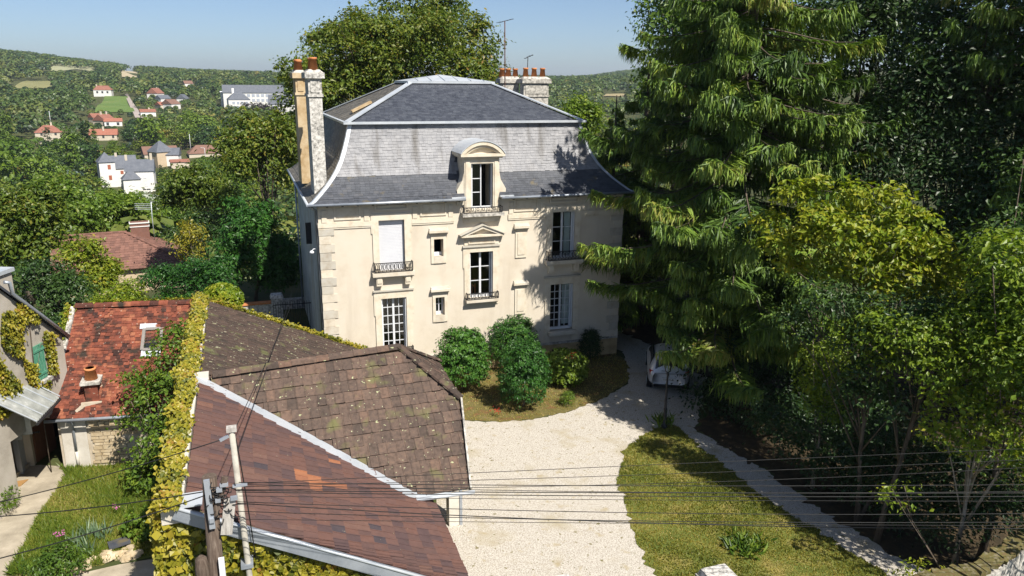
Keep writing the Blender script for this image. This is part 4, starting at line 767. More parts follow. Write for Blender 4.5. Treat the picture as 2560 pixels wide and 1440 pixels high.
b = MB(); q = G(40, 1185); b.solid([(q[0]-.9, q[1]-.35, 0), (q[0]+.1, q[1]-.3, 0), (q[0]+.35, q[1]+.5, 0), (q[0]-.9, q[1]+.5, 0)], [(q[0]-.9, q[1]-.35, .15), (q[0]+.1, q[1]-.3, .15), (q[0]+.35, q[1]+.5, .15), (q[0]-.9, q[1]+.5, .15)]); b.build('door_step', 'm_concrete', NB)
b = MB(); q = G(45, 1191); b.obox((q[0]+.02, q[1]-.62, .025), (1, .1, 0), (.35, 1, 0), (0, 0, 1), .30, .2, .014); b.obox((q[0]+.02, q[1]-.62, .034), (1, .1, 0), (.35, 1, 0), (0, 0, 1), .24, .15, .008); tag(b.build('doormat', 'm_coir'), 'brown coir doormat lying on the pale path by the step', 'doormat')
M('m_plastic', [(.60, .58, .62), (.68, .66, .69)], scale=3, rough=.5)
q = G(174, 1166); b = MB(); b.lathe((q[0], q[1], .02), [(0, .13), (.0, .15), (.36, .20), (.36, .215), (.40, .215), (.40, .19), (.32, .185), (.28, .0)], 18); tag(b.build('bucket', 'm_plastic'), 'pale lilac plastic bucket standing below the cottage downpipe', 'bucket')
# ---------------------------------------------------------------- poles, cables, lamp, car, fence, pillars, stones
M('m_pole_wood', [(.05, .036, .027), (.09, .066, .05), (.15, .12, .095)], scale=5, detail=8, rough=.9, stretch=(6, 6, .6), bump=.3)
M('m_post', [(.3, (.30, .28, .24)), (.6, (.44, .42, .36))], scale=5, detail=8, rough=.8, tint=[(.8, .8, .8), (1, 1, 1)]); M('m_grey_wood', [(.22, .20, .18), (.36, .34, .31), (.5, .48, .44)], scale=5, detail=8, rough=.9, stretch=(5, 5, .5), bump=.3)
M('m_cable', [(.012, .012, .012), (.02, .02, .02)], scale=3, rough=.6); M('m_cable_grey', [(.16, .16, .16), (.2, .2, .2)], scale=3, rough=.5)
UP_ = thing('utility_pole', 'dark wooden utility pole with tangled cables in front of the vine-covered barn wall', 'utility pole', (-3.82, -18.75, 0))
yp = -18.75; pb, pt = on(541, 1440, 1, yp), on(523, 1190, 1, yp); dp = (pb-pt)/(pb[2]-pt[2]); p0 = pt-dp*pt[2]
b = MB(); b.tube([p0, (p0+pt)/2, pt], [.16, .14, .125], 12); b.build('pole', 'm_pole_wood', UP_)
b = MB(); b.bar(pt+(-.04, -.17, .02), pt+(-.02, -.17, -.95), .10, .05, up=(0, 1, 0)); b.build('bracket', 'm_zinc_dark', UP_)
q = on(575, 1290, 1, yp-.15); b = MB(); b.bar(q+(-.09, 0, -.35), q+(.03, 0, .35), .2, .06, up=(0, 1, 0)); b.build('board', 'm_grey_wood', UP_)
q = on(552, 1235, 1, yp-.16); b = MB(); b.bar(q+(-.14, 0, -.42), q+(.1, 0, .32), .11, .06, up=(0, 1, 0)); b.build('strut', 'm_pole_wood', UP_)
q = on(505, 1420, 1, yp-.1); b = MB(); b.lathe((q[0], q[1], 0), [(0, .13), (q[2], .125), (q[2]+.2, .1), (q[2]+.26, .03)], 10); b.build('stub_post', 'm_pole_wood', UP_)
q = on(556, 1425, 1, yp-.2); b = MB(); b.box(q[0]-.05, q[0]+.05, q[1]-.03, q[1]+.03, q[2]-.6, q[2]+.25); b.build('marker_plate', 'm_white', UP_)
rng = np.random.default_rng(8)
for k in range(16):     # loops of cable round the pole head
    c = on(rng.uniform(520, 600), rng.uniform(1205, 1300), 1, yp-.18); b = MB(); r = rng.uniform(.05, .17); a0 = rng.uniform(0, 6); n = 10; e = rng.uniform(.5, 1.2)
    b.tube([c+np.array([r*math.cos(a0+i/n*4.6), -.05*math.sin(i), r*e*math.sin(a0+i/n*4.6)]) for i in range(n)], .010, 5); b.build('cable_loop', 'm_cable', UP_)
for (x, y, w, h) in ((560, 1212, .14, .05), (548, 1224, .1, .07), (585, 1245, .12, .06), (545, 1250, .09, .07), (530, 1300, .08, .08), (600, 1213, .25, .03)):
    c = on(x, y, 1, yp-.2); b = MB(); b.box(c[0]-w/2, c[0]+w/2, c[1]-.04, c[1]+.04, c[2]-h/2, c[2]+h/2); b.build('clamp', 'm_zinc_dark', UP_)
SP = thing('steel_post', 'slender grey service post strapped to the barn wall beside the wooden pole', 'post', (-3.26, -18.05, 0)); yq = -18.05
tb, tt = on(624, 1440, 1, yq), on(579, 1075, 1, yq); d_ = (tb-tt)/(tb[2]-tt[2]); bt = tt-d_*tt[2]
b = MB(); b.tube([bt, tt], [.062, .055], 10); b.build('post', 'm_post', SP); b = MB(); b.box(tt[0]-.09, tt[0]+.09, tt[1]-.07, tt[1]+.07, tt[2]-.02, tt[2]+.07); b.build('cap', 'm_grey_wood', SP)
q = on(620, 1411, 1, yq); b = MB(); b.box(q[0]-.13, q[0]+.1, q[1]-.09, q[1]+.25, q[2]-.04, q[2]+.04); b.build('wall_bracket', 'm_zinc_dark', SP)
b = MB(); b.bar(tt+(-.06, -.02, -.1), tt+(-.22, -.05, -.16), .05); b.build('cable_clamp', 'm_zinc_dark', SP)
def cable(p, q, sagm, label, r=.011, m='m_cable', group=None, n=14):
    p = np.asarray(p, float); q = np.asarray(q, float); b = MB(); b.tube([p+(q-p)*t-(0, 0, 4*sagm*t*(1-t)) for t in np.linspace(0, 1, n)], r, 5); return tag(b.build('overhead_cable', m), label, 'cable', group)
lines = [(1174, 1123, 1222, .006), (1197, 1145, 1229, .006), (1219, 1156, 1236, .006), (1220, 1206, 1218, .008), (1234, 1218, 1222, .006), (1236, 1230, 1238, .009), (1244, 1237, 1242, .008), (1253, 1250, 1252, .005), (1282, 1272, 1266, .007), (1301, 1295, 1290, .007), (1303, 1306, 1270, .009), (1307, 1312, 1310, .005)]
for k, (ym, yr, yl, r) in enumerate(lines):
    s = on(585+(k % 4)*4, yl-12, 1, yp-.15); e = on(2560, yr, 2, 5.0); e = s+(e-s)*1.25; t = .5
    mid = on(1500, ym, 1, s[1]+(e[1]-s[1])*.36); f = (mid[0]-s[0])/(e[0]-s[0]); lin = s+(e-s)*f; sg = (lin[2]-mid[2])/(4*f*(1-f)) if 0 < f < 1 else .1
    cable(s, e, float(np.clip(sg, -.02, .45)), 'black overhead cable running from the wooden utility pole across the gravel courtyard', r, 'm_cable', 'cables from the pole across the courtyard', 24)
for k, (y0, y1, yy) in enumerate(((1232, 1250, 1106), (1225, 1286, 1240), (1228, 1390, 1290))):
    e = on(0, y1, 2, 4.6+.2*k); s = on(530+6*k, y0, 1, yp-.12) if k else tt+(-.2, -.05, -.15); e = s+(e-s)*1.2
    cable(s, e, .08, ['cable from the grey service post down over the cottage garden', 'cable from the pole head out over the garden towards the path', 'lowest cable leaving the pole over the stone edging'][k], .011)
for k, (px, py) in enumerate(((757, 690), (752, 660))): cable(tt+(.03, 0, -.05-.5*k), on(px, py, 0, -.02), .12, ['thin line from the service post to the manor side wall', 'second thin line rising from the service post towards the manor'][k], .008)
cable(tt+(.05, 0, -.1), on(640, 1400, 1, -18.0), -.25, 'slack black cable drooping along the grey service post', .012)
# lamp post by the lawn
LP = thing('lamp_post', 'black iron lamp post standing at the tip of the lawn beside the car', 'lamp post', (11.89, -8.27, 0))
b = MB(); b.lathe((11.89, -8.27, 0), [(0, .12), (.12, .12), (.16, .075), (.75, .06), (.8, .075), (.86, .05), (2.2, .035), (2.26, .06), (2.3, .03)], 10); b.build('post', 'm_iron', LP)
b = MB(); b.lathe((11.89, -8.27, 2.3), [(0, .05), (.05, .10), (.33, .16)], 6); b.build('lantern', 'm_glass', LP); b = MB(); b.lathe((11.89, -8.27, 2.63), [(0, .19), (.04, .17), (.16, .05), (.24, .015)], 6); b.build('lantern_roof', 'm_iron', LP)
for a in range(6): b = MB(); ca, sa = math.cos(a*math.pi/3), math.sin(a*math.pi/3); b.bar((11.89+.1*ca, -8.27+.1*sa, 2.34), (11.89+.165*ca, -8.27+.165*sa, 2.64), .015); b.build('lantern_bar', 'm_iron', LP)
# silver car seen from behind, under the spruce
M('m_carpaint', [(.60, .62, .65), (.64, .66, .69)], scale=2, rough=.3, metal=.35, spec=.5); M('m_carglass', [(.01, .012, .015), (.014, .016, .02)], scale=1, rough=.06, spec=.6); M('m_rubber', [(.015, .015, .015), (.022, .022, .022)], scale=9, rough=.85)
M('m_tail', [(.28, .015, .012), (.34, .02, .015)], scale=4, rough=.25, spec=.5); M('m_plate', [(.72, .72, .70), (.76, .76, .74)], scale=4, rough=.5); M('m_ink', [(.01, .01, .012), (.015, .015, .018)], scale=4, rough=.6); M('m_blue', [(.01, .04, .25), (.015, .05, .3)], scale=3, rough=.5)
CARP = np.array([14.6, -3.6]); hd = math.radians(62); ax = np.array([math.cos(hd), math.sin(hd), 0]); ay = np.array([-math.sin(hd), math.cos(hd), 0])   # ax: forward
CAR = thing('parked_car', 'silver hatchback car parked under the spruce, seen from behind', 'car', (*CARP, 0))
rear = np.array([13.75, -5.35, 0])
cw = lambda f, l, z: rear+ax*f+ay*l+np.array([0, 0, z])      # f forward from the tail, l to its left
# body cross-sections (f, half width, z low, z shoulder, z top, half width top)
SEC = [(0.0, .70, .42, .78, .92, .62), (.10, .84, .30, .88, 1.02, .72), (.35, .89, .26, .95, 1.45, .60), (.85, .905, .25, .96, 1.60, .60), (1.8, .91, .25, .95, 1.62, .60), (2.6, .91, .25, .93, 1.52, .58), (3.25, .90, .26, .92, 1.02, .70), (3.9, .87, .28, .82, .90, .66), (4.25, .72, .36, .66, .72, .5)]
V = []; F = []
for (f, w, zl, zs, zt, wt) in SEC:
    for l, z in ((-w*.92, zl), (-w, (zl+zs)/2), (-w*.97, zs), (-wt, zt), (wt, zt), (w*.97, zs), (w, (zl+zs)/2), (w*.92, zl)): V.append(cw(f, l, z))
for i in range(len(SEC)-1):
    for k in range(8): a = i*8+k; c = i*8+(k+1) % 8; F.append([a, c, c+8, a+8])
F += [[0, 1, 6, 7], [1, 2, 5, 6], [2, 3, 4, 5]]; e = (len(SEC)-1)*8; F += [[e+7, e+6, e+1, e], [e+6, e+5, e+2, e+1], [e+5, e+4, e+3, e+2]]
me = mesh_np('body', V, F, MATS['m_carpaint'], smooth=False); bo = obj('body', me, CAR); mo = bo.modifiers.new('round', 'SUBSURF'); mo.levels = 2; mo.render_levels = 2
for p_ in me.polygons: p_.use_smooth = True
def patch(name, pts, m, parent=CAR, th=.015):
    n = unit(np.cross(pts[1]-pts[0], pts[-1]-pts[0])[None])[0]; c = sum(pts)/len(pts); n = n if n@(c-cw(2, 0, .8)) > 0 else -n; b = MB()
    A = [q-n*.03 for q in pts]; C = [q+n*th for q in pts]; b.face(C); b.face(A[::-1])
    for i in range(len(pts)): j = (i+1) % len(pts); b.face([A[i], A[j], C[j], C[i]])
    return b.build(name, m, parent)
patch('rear_window', [cw(.16, -.60, 1.06), cw(.16, .60, 1.06), cw(.36, .54, 1.42), cw(.36, -.54, 1.42)], 'm_carglass', th=.01)
for s in (-1, 1):
    patch('tail_light', [cw(.13, s*.80, .78), cw(.08, s*.60, .80), cw(.12, s*.66, .98), cw(.24, s*.84, 1.02)], 'm_tail', th=.02)
    patch('side_window', [cw(.6, s*.80, 1.02), cw(2.9, s*.80, 1.0), cw(2.4, s*.66, 1.44), cw(.9, s*.66, 1.48)], 'm_carglass', th=.02)
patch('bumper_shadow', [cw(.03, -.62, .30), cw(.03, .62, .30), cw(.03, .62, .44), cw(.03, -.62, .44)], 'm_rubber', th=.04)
npl = patch('number_plate', [cw(.02, -.27, .60), cw(.02, .27, .60), cw(.03, .27, .715), cw(.03, -.27, .715)], 'm_plate', th=.035)
b = MB(); b.obox(cw(-.03, 0, .745), ay, (0, 0, 1), ax, .3, .015, .02); b.build('handle_strip', 'm_zinc', CAR)
b = MB(); b.tube([cw(-.01, .045*math.cos(a), .86+.045*math.sin(a)) for a in np.linspace(0, 6.28, 9)], .009, 5); b.build('badge', 'm_zinc', CAR)
def text(s, parent, name, org, ux, uz, h, m, th=.003):
    c = bpy.data.curves.new(name, 'FONT'); c.body = s; c.size = h; c.extrude = th; c.align_x = 'CENTER'; c.align_y = 'CENTER'; o = bpy.data.objects.new(name, c)
    COL.objects.link(o); dg = bpy.context.evaluated_depsgraph_get(); me = bpy.data.meshes.new_from_object(o.evaluated_get(dg)); bpy.data.objects.remove(o); me.materials.clear(); me.materials.append(MATS[m])
    ux = np.asarray(ux, float); uz = np.asarray(uz, float); un = np.cross(ux, uz); mt = Matrix([[ux[i], uz[i], un[i], org[i]] for i in range(3)]+[[0, 0, 0, 1]]); me.transform(mt); return obj(name, me, parent)
text('DZ-335-BL', npl, 'plate_lettering', cw(-.022, 0, .657), -ay, (0, 0, 1), .105, 'm_ink')
for f in (.75, 3.45):
    for s in (-1, 1):
        c = cw(f, s*.80, .32); b = MB(); b.tube([c-ay*.11, c+ay*.11], .32, 16); w_ = b.build('wheel', 'm_rubber', CAR); b = MB(); b.tube([c+ay*s*.105, c+ay*s*.125], .2, 12); b.build('rim', 'm_zinc', w_)
# iron railing and stone gate pillar between the barn and the manor
FN = thing('iron_railing', 'black iron railing between the manor side wall and the stone pillar', 'railing', (-.9, 8.2, 0))
fa, fb = on(684, 764, 2, 1.75), on(779, 755, 1, 8.0); fa = hdist(683, 764, 39.5); fb = hdist(779, 756, 39.5); zt = (fa[2]+fb[2])/2; fa[2] = fb[2] = zt
b = MB(); b.bar(fa, fb, .04); b.build('top_bar', 'm_iron', FN); b = MB(); b.bar(fa-(0, 0, zt-.25), fb-(0, 0, zt-.25), .04); b.build('bottom_bar', 'm_iron', FN)
for k in range(17): p = fa+(fb-fa)*k/16; b = MB(); b.bar((p[0], p[1], .0 if k in (0, 16) else .1), (p[0], p[1], zt+.14), .022); b.build('bar', 'm_iron', FN)
GP = thing('gate_pillar', 'weathered pale stone gate pillar beside the iron railing behind the barn', 'pillar', (*hdist(695, 790, 40.2)[:2], 0)); g0 = hdist(695, 790, 40.2); gz = hdist(695, 737, 40.2)[2]
b = MB(); b.box(g0[0]-.28, g0[0]+.28, g0[1]-.28, g0[1]+.28, 0, gz-.12); b.build('shaft', 'm_stone_white', GP); b = MB(); b.solid([(g0[0]-.33, g0[1]-.33, gz-.12), (g0[0]+.33, g0[1]-.33, gz-.12), (g0[0]+.33, g0[1]+.33, gz-.12), (g0[0]-.33, g0[1]+.33, gz-.12)], [(g0[0]-.27, g0[1]-.27, gz+.05), (g0[0]+.27, g0[1]-.27, gz+.05), (g0[0]+.27, g0[1]+.27, gz+.05), (g0[0]-.27, g0[1]+.27, gz+.05)]); b.build('cap', 'm_stone_white', GP)
GW = thing('garden_wall', 'low rubble wall with bars behind the vine edge beside the gate pillar', 'wall', (-3.2, 9, 0)); w0, w1 = hdist(640, 760, 41.0), hdist(682, 757, 41.0); b = MB(); b.bar((w0[0]-2.5, w0[1], (w0[2])/2), (w1[0], w1[1], w0[2]/2), .3, w0[2]); b.build('wall', 'm_stone_white', GW); b = MB(); b.bar((w0[0]-2.5, w0[1], w0[2]+.04), (w1[0], w1[1], w0[2]+.04), .42, .08); b.build('coping', 'm_terracotta', GW)
w2, w3 = hdist(705, 748, 45), hdist(765, 742, 45); GW2 = thing('rubble_wall', 'shaded rubble wall behind the iron railing', 'wall', (w2[0], w2[1], 0)); b = MB(); b.bar((w2[0], w2[1], w2[2]/2), (w3[0]+.6, w3[1], w2[2]/2), .4, w2[2]); b.build('wall', 'm_stone_old', GW2)
# stone gate piers at the street side
def pier(x, y, z, w, label):
    t = thing('stone_pier', label, 'pillar', (x, y, 0)); b = MB(); b.box(x-w*.8, x+w*.8, y-w*.8, y+w*.8, 0, z-.3); b.build('shaft', 'm_stone_old', t); b = MB(); b.box(x-w, x+w, y-w, y+w, z-.3, z-.16); b.build('cornice', 'm_stone_old', t)
    b = MB(); b.solid([(x-w*.93, y-w*.93, z-.159), (x+w*.93, y-w*.93, z-.159), (x+w*.93, y+w*.93, z-.159), (x-w*.93, y+w*.93, z-.159)], [(x-w*.8, y-w*.8, z), (x+w*.8, y-w*.8, z), (x+w*.8, y+w*.8, z), (x-w*.8, y+w*.8, z)]); b.build('cap', 'm_stone_white', t); return t
q = on(1800, 1436, 2, 2.3); pier(q[0]+.02, q[1], 2.3, .40, 'mottled grey stone gate pier with a flat cap rising beside the lawn'); q = on(1400, 1462, 2, 2.3); pier(q[0], q[1], 2.3, .40, 'stone gate pier of which only the cap edge shows above the gravel')
M('m_moss', [(.3, (.14, .085, .05)), (.5, (.11, .10, .03)), (.7, (.24, .20, .15))], scale=9, detail=9, rough=.95, bump=.5, tint=[(.75, .75, .75), (1.1, 1.1, 1.1)])
SW = thing('street_wall', 'low boundary wall with mossy tile coping below the dark shrubs', 'wall', (12.5, -20.9, 0)); wa, wb = on(2290, 1450, 2, 1.9), on(2450, 1424, 2, 1.9); wc = on(2600, 1318, 2, 1.9)
rng = np.random.default_rng(31)
for p, q, n in ((wa, wb, 11), (wb, wc, 17)):
    b = MB(); b.bar((p[0], p[1], .88), (q[0], q[1], .88), .35, 1.76); b.build('wall', 'm_stone_old', SW)
    for k in range(n): a = p+(q-p)*k/n; c = p+(q-p)*(k+.96)/n; b = MB(); b.bar(a+(rng.uniform(-.05, .05), rng.uniform(-.05, .05), rng.uniform(-.02, .05)), c+(0, rng.uniform(-.05, .05), rng.uniform(-.02, .05)), rng.uniform(.30, .46), rng.uniform(.06, .12), t=rng.uniform()); b.build('coping_tile', 'm_moss', SW)
# loose stones along the yard paving
gid = 0
for k in range(46):
    f = rng.uniform(); px = 165+f*(290)*.62 if k < 38 else rng.uniform(395, 440); py = (1432-f*40 if k < 38 else rng.uniform(1345, 1385))+rng.uniform(-22, 10); q = G(px, py); s = rng.uniform(.09, .22)*(1.25 if k % 6 == 0 else 1); b = MB(); n = 6; a0 = rng.uniform(0, 6); r = [s*rng.uniform(.7, 1.1) for _ in range(n)]; h = rng.uniform(.04, .10); tl = rng.normal(size=2)*.25
    zz = .03+rng.uniform(0, .12)
    A = [(q[0]+r[i]*math.cos(a0+i*2*math.pi/n), q[1]+r[i]*.7*math.sin(a0+i*2*math.pi/n), max(0.0, zz-h)) for i in range(n)]; C = [(q[0]+(x-q[0])*.85, q[1]+(y-q[1])*.85, zz+h+(x-q[0])*tl[0]+(y-q[1])*tl[1]) for x, y, _ in A]; b.solid(A, C, t=rng.uniform())
    tag(b.build('loose_stone', 'm_rubble'), 'flat pale limestone lying in the heap along the yard paving' if k < 38 else 'pale stone lying at the foot of the vine-covered barn wall', 'stone', 'stones heaped along the paving' if k < 38 else 'stones by the barn wall')
b = MB(); q = G(300, 1372); b.obox((q[0], q[1], .2), (.95, .25, .05), (-.25, .9, 0), (0, 0, 1), .28, .2, .03); tag(b.build('slate_slab', 'm_slate'), 'dark grey slab lying on the stone heap', 'slab')
# ---------------------------------------------------------------- near vegetation
LEAF('l_spruce', [(.026, .058, .012), (.062, .118, .018), (.112, .185, .024), (.17, .24, .032), (.235, .22, .04)], trans=.12, rough=.5)
LEAF('l_maple', [(.040, .072, .010), (.082, .130, .015), (.135, .178, .020), (.185, .185, .026), (.23, .135, .028)], trans=.3)
LEAF('l_green', [(.030, .066, .010), (.065, .125, .014), (.11, .18, .018), (.165, .225, .022)], trans=.3)
LEAF('l_dark', [(.010, .028, .008), (.020, .048, .010), (.036, .074, .013), (.066, .115, .02)], trans=.12)  # dark leaf green; on the right-hand shrubs its colour stands in for shade
LEAF('l_laurel', [(.012, .046, .010), (.024, .082, .012), (.045, .125, .016), (.09, .19, .025)], trans=.15, rough=.42, spec=.28)
LEAF('l_yellow', [(.08, .13, .012), (.14, .20, .015), (.22, .26, .02), (.30, .28, .03), (.34, .22, .03)], trans=.35)
LEAF('l_vine', [(.065, .085, .010), (.14, .145, .012), (.245, .22, .018), (.33, .28, .03), (.27, .15, .028)], trans=.25)
LEAF('l_lime', [(.065, .12, .012), (.125, .195, .015), (.20, .26, .018), (.29, .29, .024)], trans=.35)
LEAF('l_grass', [(.075, .13, .014), (.14, .19, .022), (.22, .225, .04), (.34, .28, .09)], trans=.3)
LEAF('l_dry', [(.10, .125, .016), (.19, .185, .024), (.31, .25, .05), (.43, .34, .13)], trans=.3)
LEAF('l_iris', [(.08, .14, .07), (.13, .20, .11), (.22, .28, .17)], trans=.2)
LEAF('l_silver', [(.22, .25, .20), (.34, .37, .31), (.5, .52, .46)], trans=.2)
LEAF('l_blue', [(.05, .085, .07), (.085, .125, .105), (.14, .18, .155)], trans=.15)
LEAF('l_purple', [(.012, .008, .012), (.022, .012, .018), (.04, .02, .025)], trans=.1)
LEAF('l_red', [(.35, .015, .012), (.5, .03, .02)], trans=.2); LEAF('l_pink', [(.45, .10, .30), (.6, .2, .42)], trans=.2)
M('m_bark', [(.05, .038, .028), (.10, .08, .06), (.16, .13, .10)], scale=4, detail=9, rough=.95, stretch=(3, 3, .5), bump=.5); M('m_bark_pale', [(.16, .13, .10), (.26, .22, .17), (.36, .32, .26)], scale=6, detail=8, rough=.95, stretch=(3, 3, .6))
def lobes_for(rng, c, rx, rz, n, ry=None):
    c = np.asarray(c, float); ry = ry or rx; out = [(c, (rx*.68, ry*.68, rz*.72))]
    for k in range(n):
        a = rng.uniform(0, 2*math.pi); e = rng.uniform(-.75, .95); h = math.sqrt(max(0, 1-e*e)); d = np.array([math.cos(a)*h*rx, math.sin(a)*h*ry, e*rz]); s = rng.uniform(.26, .46)
        out.append((c+d*(1-s*.85), (rx*s, ry*s, rz*s*.85)))
    return out
def broad(name, label, base, lobes, dens, per, spread, leaf, mat, seed, cat='tree', trunk=.25, nl=14, group=None, top=None, bark='m_bark', **kw):
    rng = np.random.default_rng(seed); t = thing(name, label, cat, tuple(base), group); V, F, tn, C = crown(rng, lobes, dens, per, spread, leaf, **kw)
    obj('crown', mesh_np('crown', V, F, MATS[mat], tn), t)
    if trunk:
        c = np.mean([l[0] for l in lobes], 0) if top is None else np.asarray(top); limbs(MB_ := MB(), rng, base, c, C, trunk, nl); MB_.build('trunk', bark, t)
    return t
def spruce(name, label, base, H, R, seed, z0=1.0, step=.5, nb=6, extra=(), dens=1.0, taper=.85, mat='l_spruce', lean=(0, 0)):
    rng = np.random.default_rng(seed); base = np.asarray(base, float); t = thing(name, label, 'tree', tuple(base)); wood = MB(); Cs, Ds, Ns, Ls, Ws, Ts = [], [], [], [], [], []
    ax_ = lambda z: base+np.array([lean[0]*z/H, lean[1]*z/H, z])
    wood.tube([ax_(z) for z in np.linspace(0, H, 8)], [max(.03, .34*(1-z/H)**.8*R/6+.03) for z in np.linspace(0, H, 8)], 8)
    B = []
    for k in range(int((H-.3-z0)/step*nb)):
        z = z0+(H-.3-z0)*(k+rng.uniform())/int((H-.3-z0)/step*nb); L = R*min(1.0, ((1-z/H)/(1-.30))**taper)*(.75 if z < H*.10 else 1); B.append((z, rng.uniform(0, 2*math.pi), L*rng.uniform(.45, 1.22)))
    B += list(extra)
    for (z, a, L) in B:
        if L < .25: continue
        d = np.array([math.cos(a), math.sin(a), 0]); s = np.linspace(0, 1, 7); dr = rng.uniform(.35, .62); cv = rng.normal()*.12; sd = np.array([-d[1], d[0], 0])
        path = ax_(z)[None]+d[None]*(L*s)[:, None]+sd[None]*(cv*L*s**2)[:, None]+np.array([0, 0, 1.])[None]*(L*(.10*s-dr*s**1.5+(dr*.62)*s**4))[:, None]
        wood.tube(path[:-1], [max(.010, .05*(L/5)*(1-u*.9)) for u in s[:-1]], 4, cap=False)
        hi = z > 19.5; n = max(4, int(2*L/(.13 if not hi else .4)*dens)); u = rng.uniform(.08 if L > 2 else .02, 1, n)**.75; side = rng.choice([-1, 1], n)
        P = np.stack([np.interp(u, s, path[:, i]) for i in range(3)], 1); tang = unit(np.stack([np.interp(u, s, np.gradient(path[:, i], s)) for i in range(3)], 1))
        lat = np.minimum(1.05, .22+.32*L)*np.sin(np.clip(u, .08, .97)*math.pi)**.5*rng.uniform(.45, 1.15, n)*(.6+.4*(L/5)); ld = unit(tang*.75+side[:, None]*sd[None]*1.0+np.array([0, 0, -.35]))
        bt = rng.normal()*.15+.42
        Cs.append(P+ld*(lat*.5)[:, None]); Ds.append(ld); Ns.append(np.array([0, 0, 1.])+rng.normal(size=(n, 3))*.25); Ls.append(lat); Ws.append(np.full(n, .12)); Ts.append(bt+rng.normal(size=n)*.16)
        kk = 7
        for j in range(kk):       # hanging twigs
            f = (j+rng.uniform(.1, .9, n))/kk; Q = P+ld*(lat*f)[:, None]; hl = rng.uniform(.18, .80, n)*(.5+.5*min(1, L/3))*(1.15-.45*f); dd = unit(np.array([0, 0, -1.])+d[None]*.12+rng.normal(size=(n, 3))*.16)
            Cs.append(Q+dd*(hl*.45)[:, None]); Ds.append(dd); Ns.append(unit(d[None]*.8+rng.normal(size=(n, 3))*.5+np.array([0, -.2, .5]))); Ls.append(hl); Ws.append(rng.uniform(.04, .08, n)); Ts.append(bt+.06+rng.normal(size=n)*.16)
    C, D_, N_, L_, W_, T_ = (np.concatenate(x) for x in (Cs, Ds, Ns, Ls, Ws, Ts)); V, F = leaves(rng, C, N_, L_, W_, D_, fold=.25)
    obj('crown', mesh_np('crown', V, F, MATS[mat], np.clip(T_, 0, 1)), t); wood.build('trunk', 'm_bark', t); return t
def bough_to(base, tip, z):      # bough of a spruce that ends at tip
    d = np.asarray(tip, float)-np.asarray(base, float); return (z, math.atan2(d[1], d[0]), math.hypot(d[0], d[1]))
SA = (16.6, -5.1, 0)
ex = [bough_to(SA, on(1668, 868, 1, -7.0), 4.0), bough_to(SA, on(1690, 900, 1, -7.6), 3.7), bough_to(SA, on(1650, 840, 1, -6.0), 4.4), bough_to(SA, on(1478, 522, 1, -3.2), 8.9), bough_to(SA, on(1455, 372, 1, -3.0), 11.6), bough_to(SA, on(1565, 735, 1, -4.5), 5.2), bough_to(SA, on(1705, 905, 1, -8.6), 3.9), bough_to(SA, on(1730, 940, 1, -9.3), 3.9), bough_to(SA, on(1640, 470, 1, -6.5), 9.3), bough_to(SA, on(1600, 300, 1, -4), 12.6), bough_to(SA, on(1850, 700, 1, -11), 6.6), bough_to(SA, on(1960, 780, 1, -11), 5.8), bough_to(SA, on(1800, 960, 1, -10.5), 3.4), bough_to(SA, on(1740, 560, 1, -9.5), 8.0)]
rb = np.random.default_rng(400); ex += [(rb.uniform(4.9, 8.0), math.radians(rb.uniform(190, 250)), rb.uniform(3.4, 5.0)) for _ in range(14)]+[(rb.uniform(2.6, 7.0), math.radians(rb.uniform(250, 310)), rb.uniform(4.0, 6.8)) for _ in range(16)]+[(rb.uniform(8, 15), math.radians(rb.uniform(150, 300)), rb.uniform(3.6, 5.2)) for _ in range(18)]
spruce('spruce_tree', 'tall drooping spruce whose boughs reach over the manor roof corner', SA, 25, 6.6, 41, z0=4.8, extra=ex)
spruce('spruce_tree', 'smaller spruce with a pointed top close behind the manor roof corner', (*hdist(1610, 400, 41)[:2], 0), 14.2, 4.6, 42, z0=.8, step=.5)
spruce('spruce_tree', 'slim young spruce with a thin leader beside the manor eaves', (*hdist(1535, 400, 46.5)[:2], 0), 12.2, 2.6, 43, z0=1.0, step=.5)
spruce('spruce_tree', 'dense spruce at the edge of the dark shrubbery beyond the path', (26.5, -9.5, 0), 26, 6.5, 44, z0=1.5, step=.8, dens=.7)
def px_tree(l, r, top, bot, dist, **k):
    c = hdist((l+r)/2, (top+bot)/2, dist); w = proj(c)[2]; rx = (r-l)/2/FPX*w; zt = hdist((l+r)/2, top, dist)[2]; zb = hdist((l+r)/2, bot, dist)[2]; return np.array([c[0], c[1], (zt+zb)/2]), rx, (zt-zb)/2
def pbroad(name, label, box, dist, mat, seed, nlob=9, dens=1.1, dm=3.6, per=26, spread=.45, leaf=.26, ground=None, **kw):
    c, rx, rz = px_tree(*box, dist); rng = np.random.default_rng(seed); gz = float(terr(c[0], c[1])) if ground is None else ground
    return broad(name, label, (c[0], c[1], gz-.05), lobes_for(rng, c, rx, rz, nlob), dens*dm, per, spread, leaf, mat, seed+1, **kw)
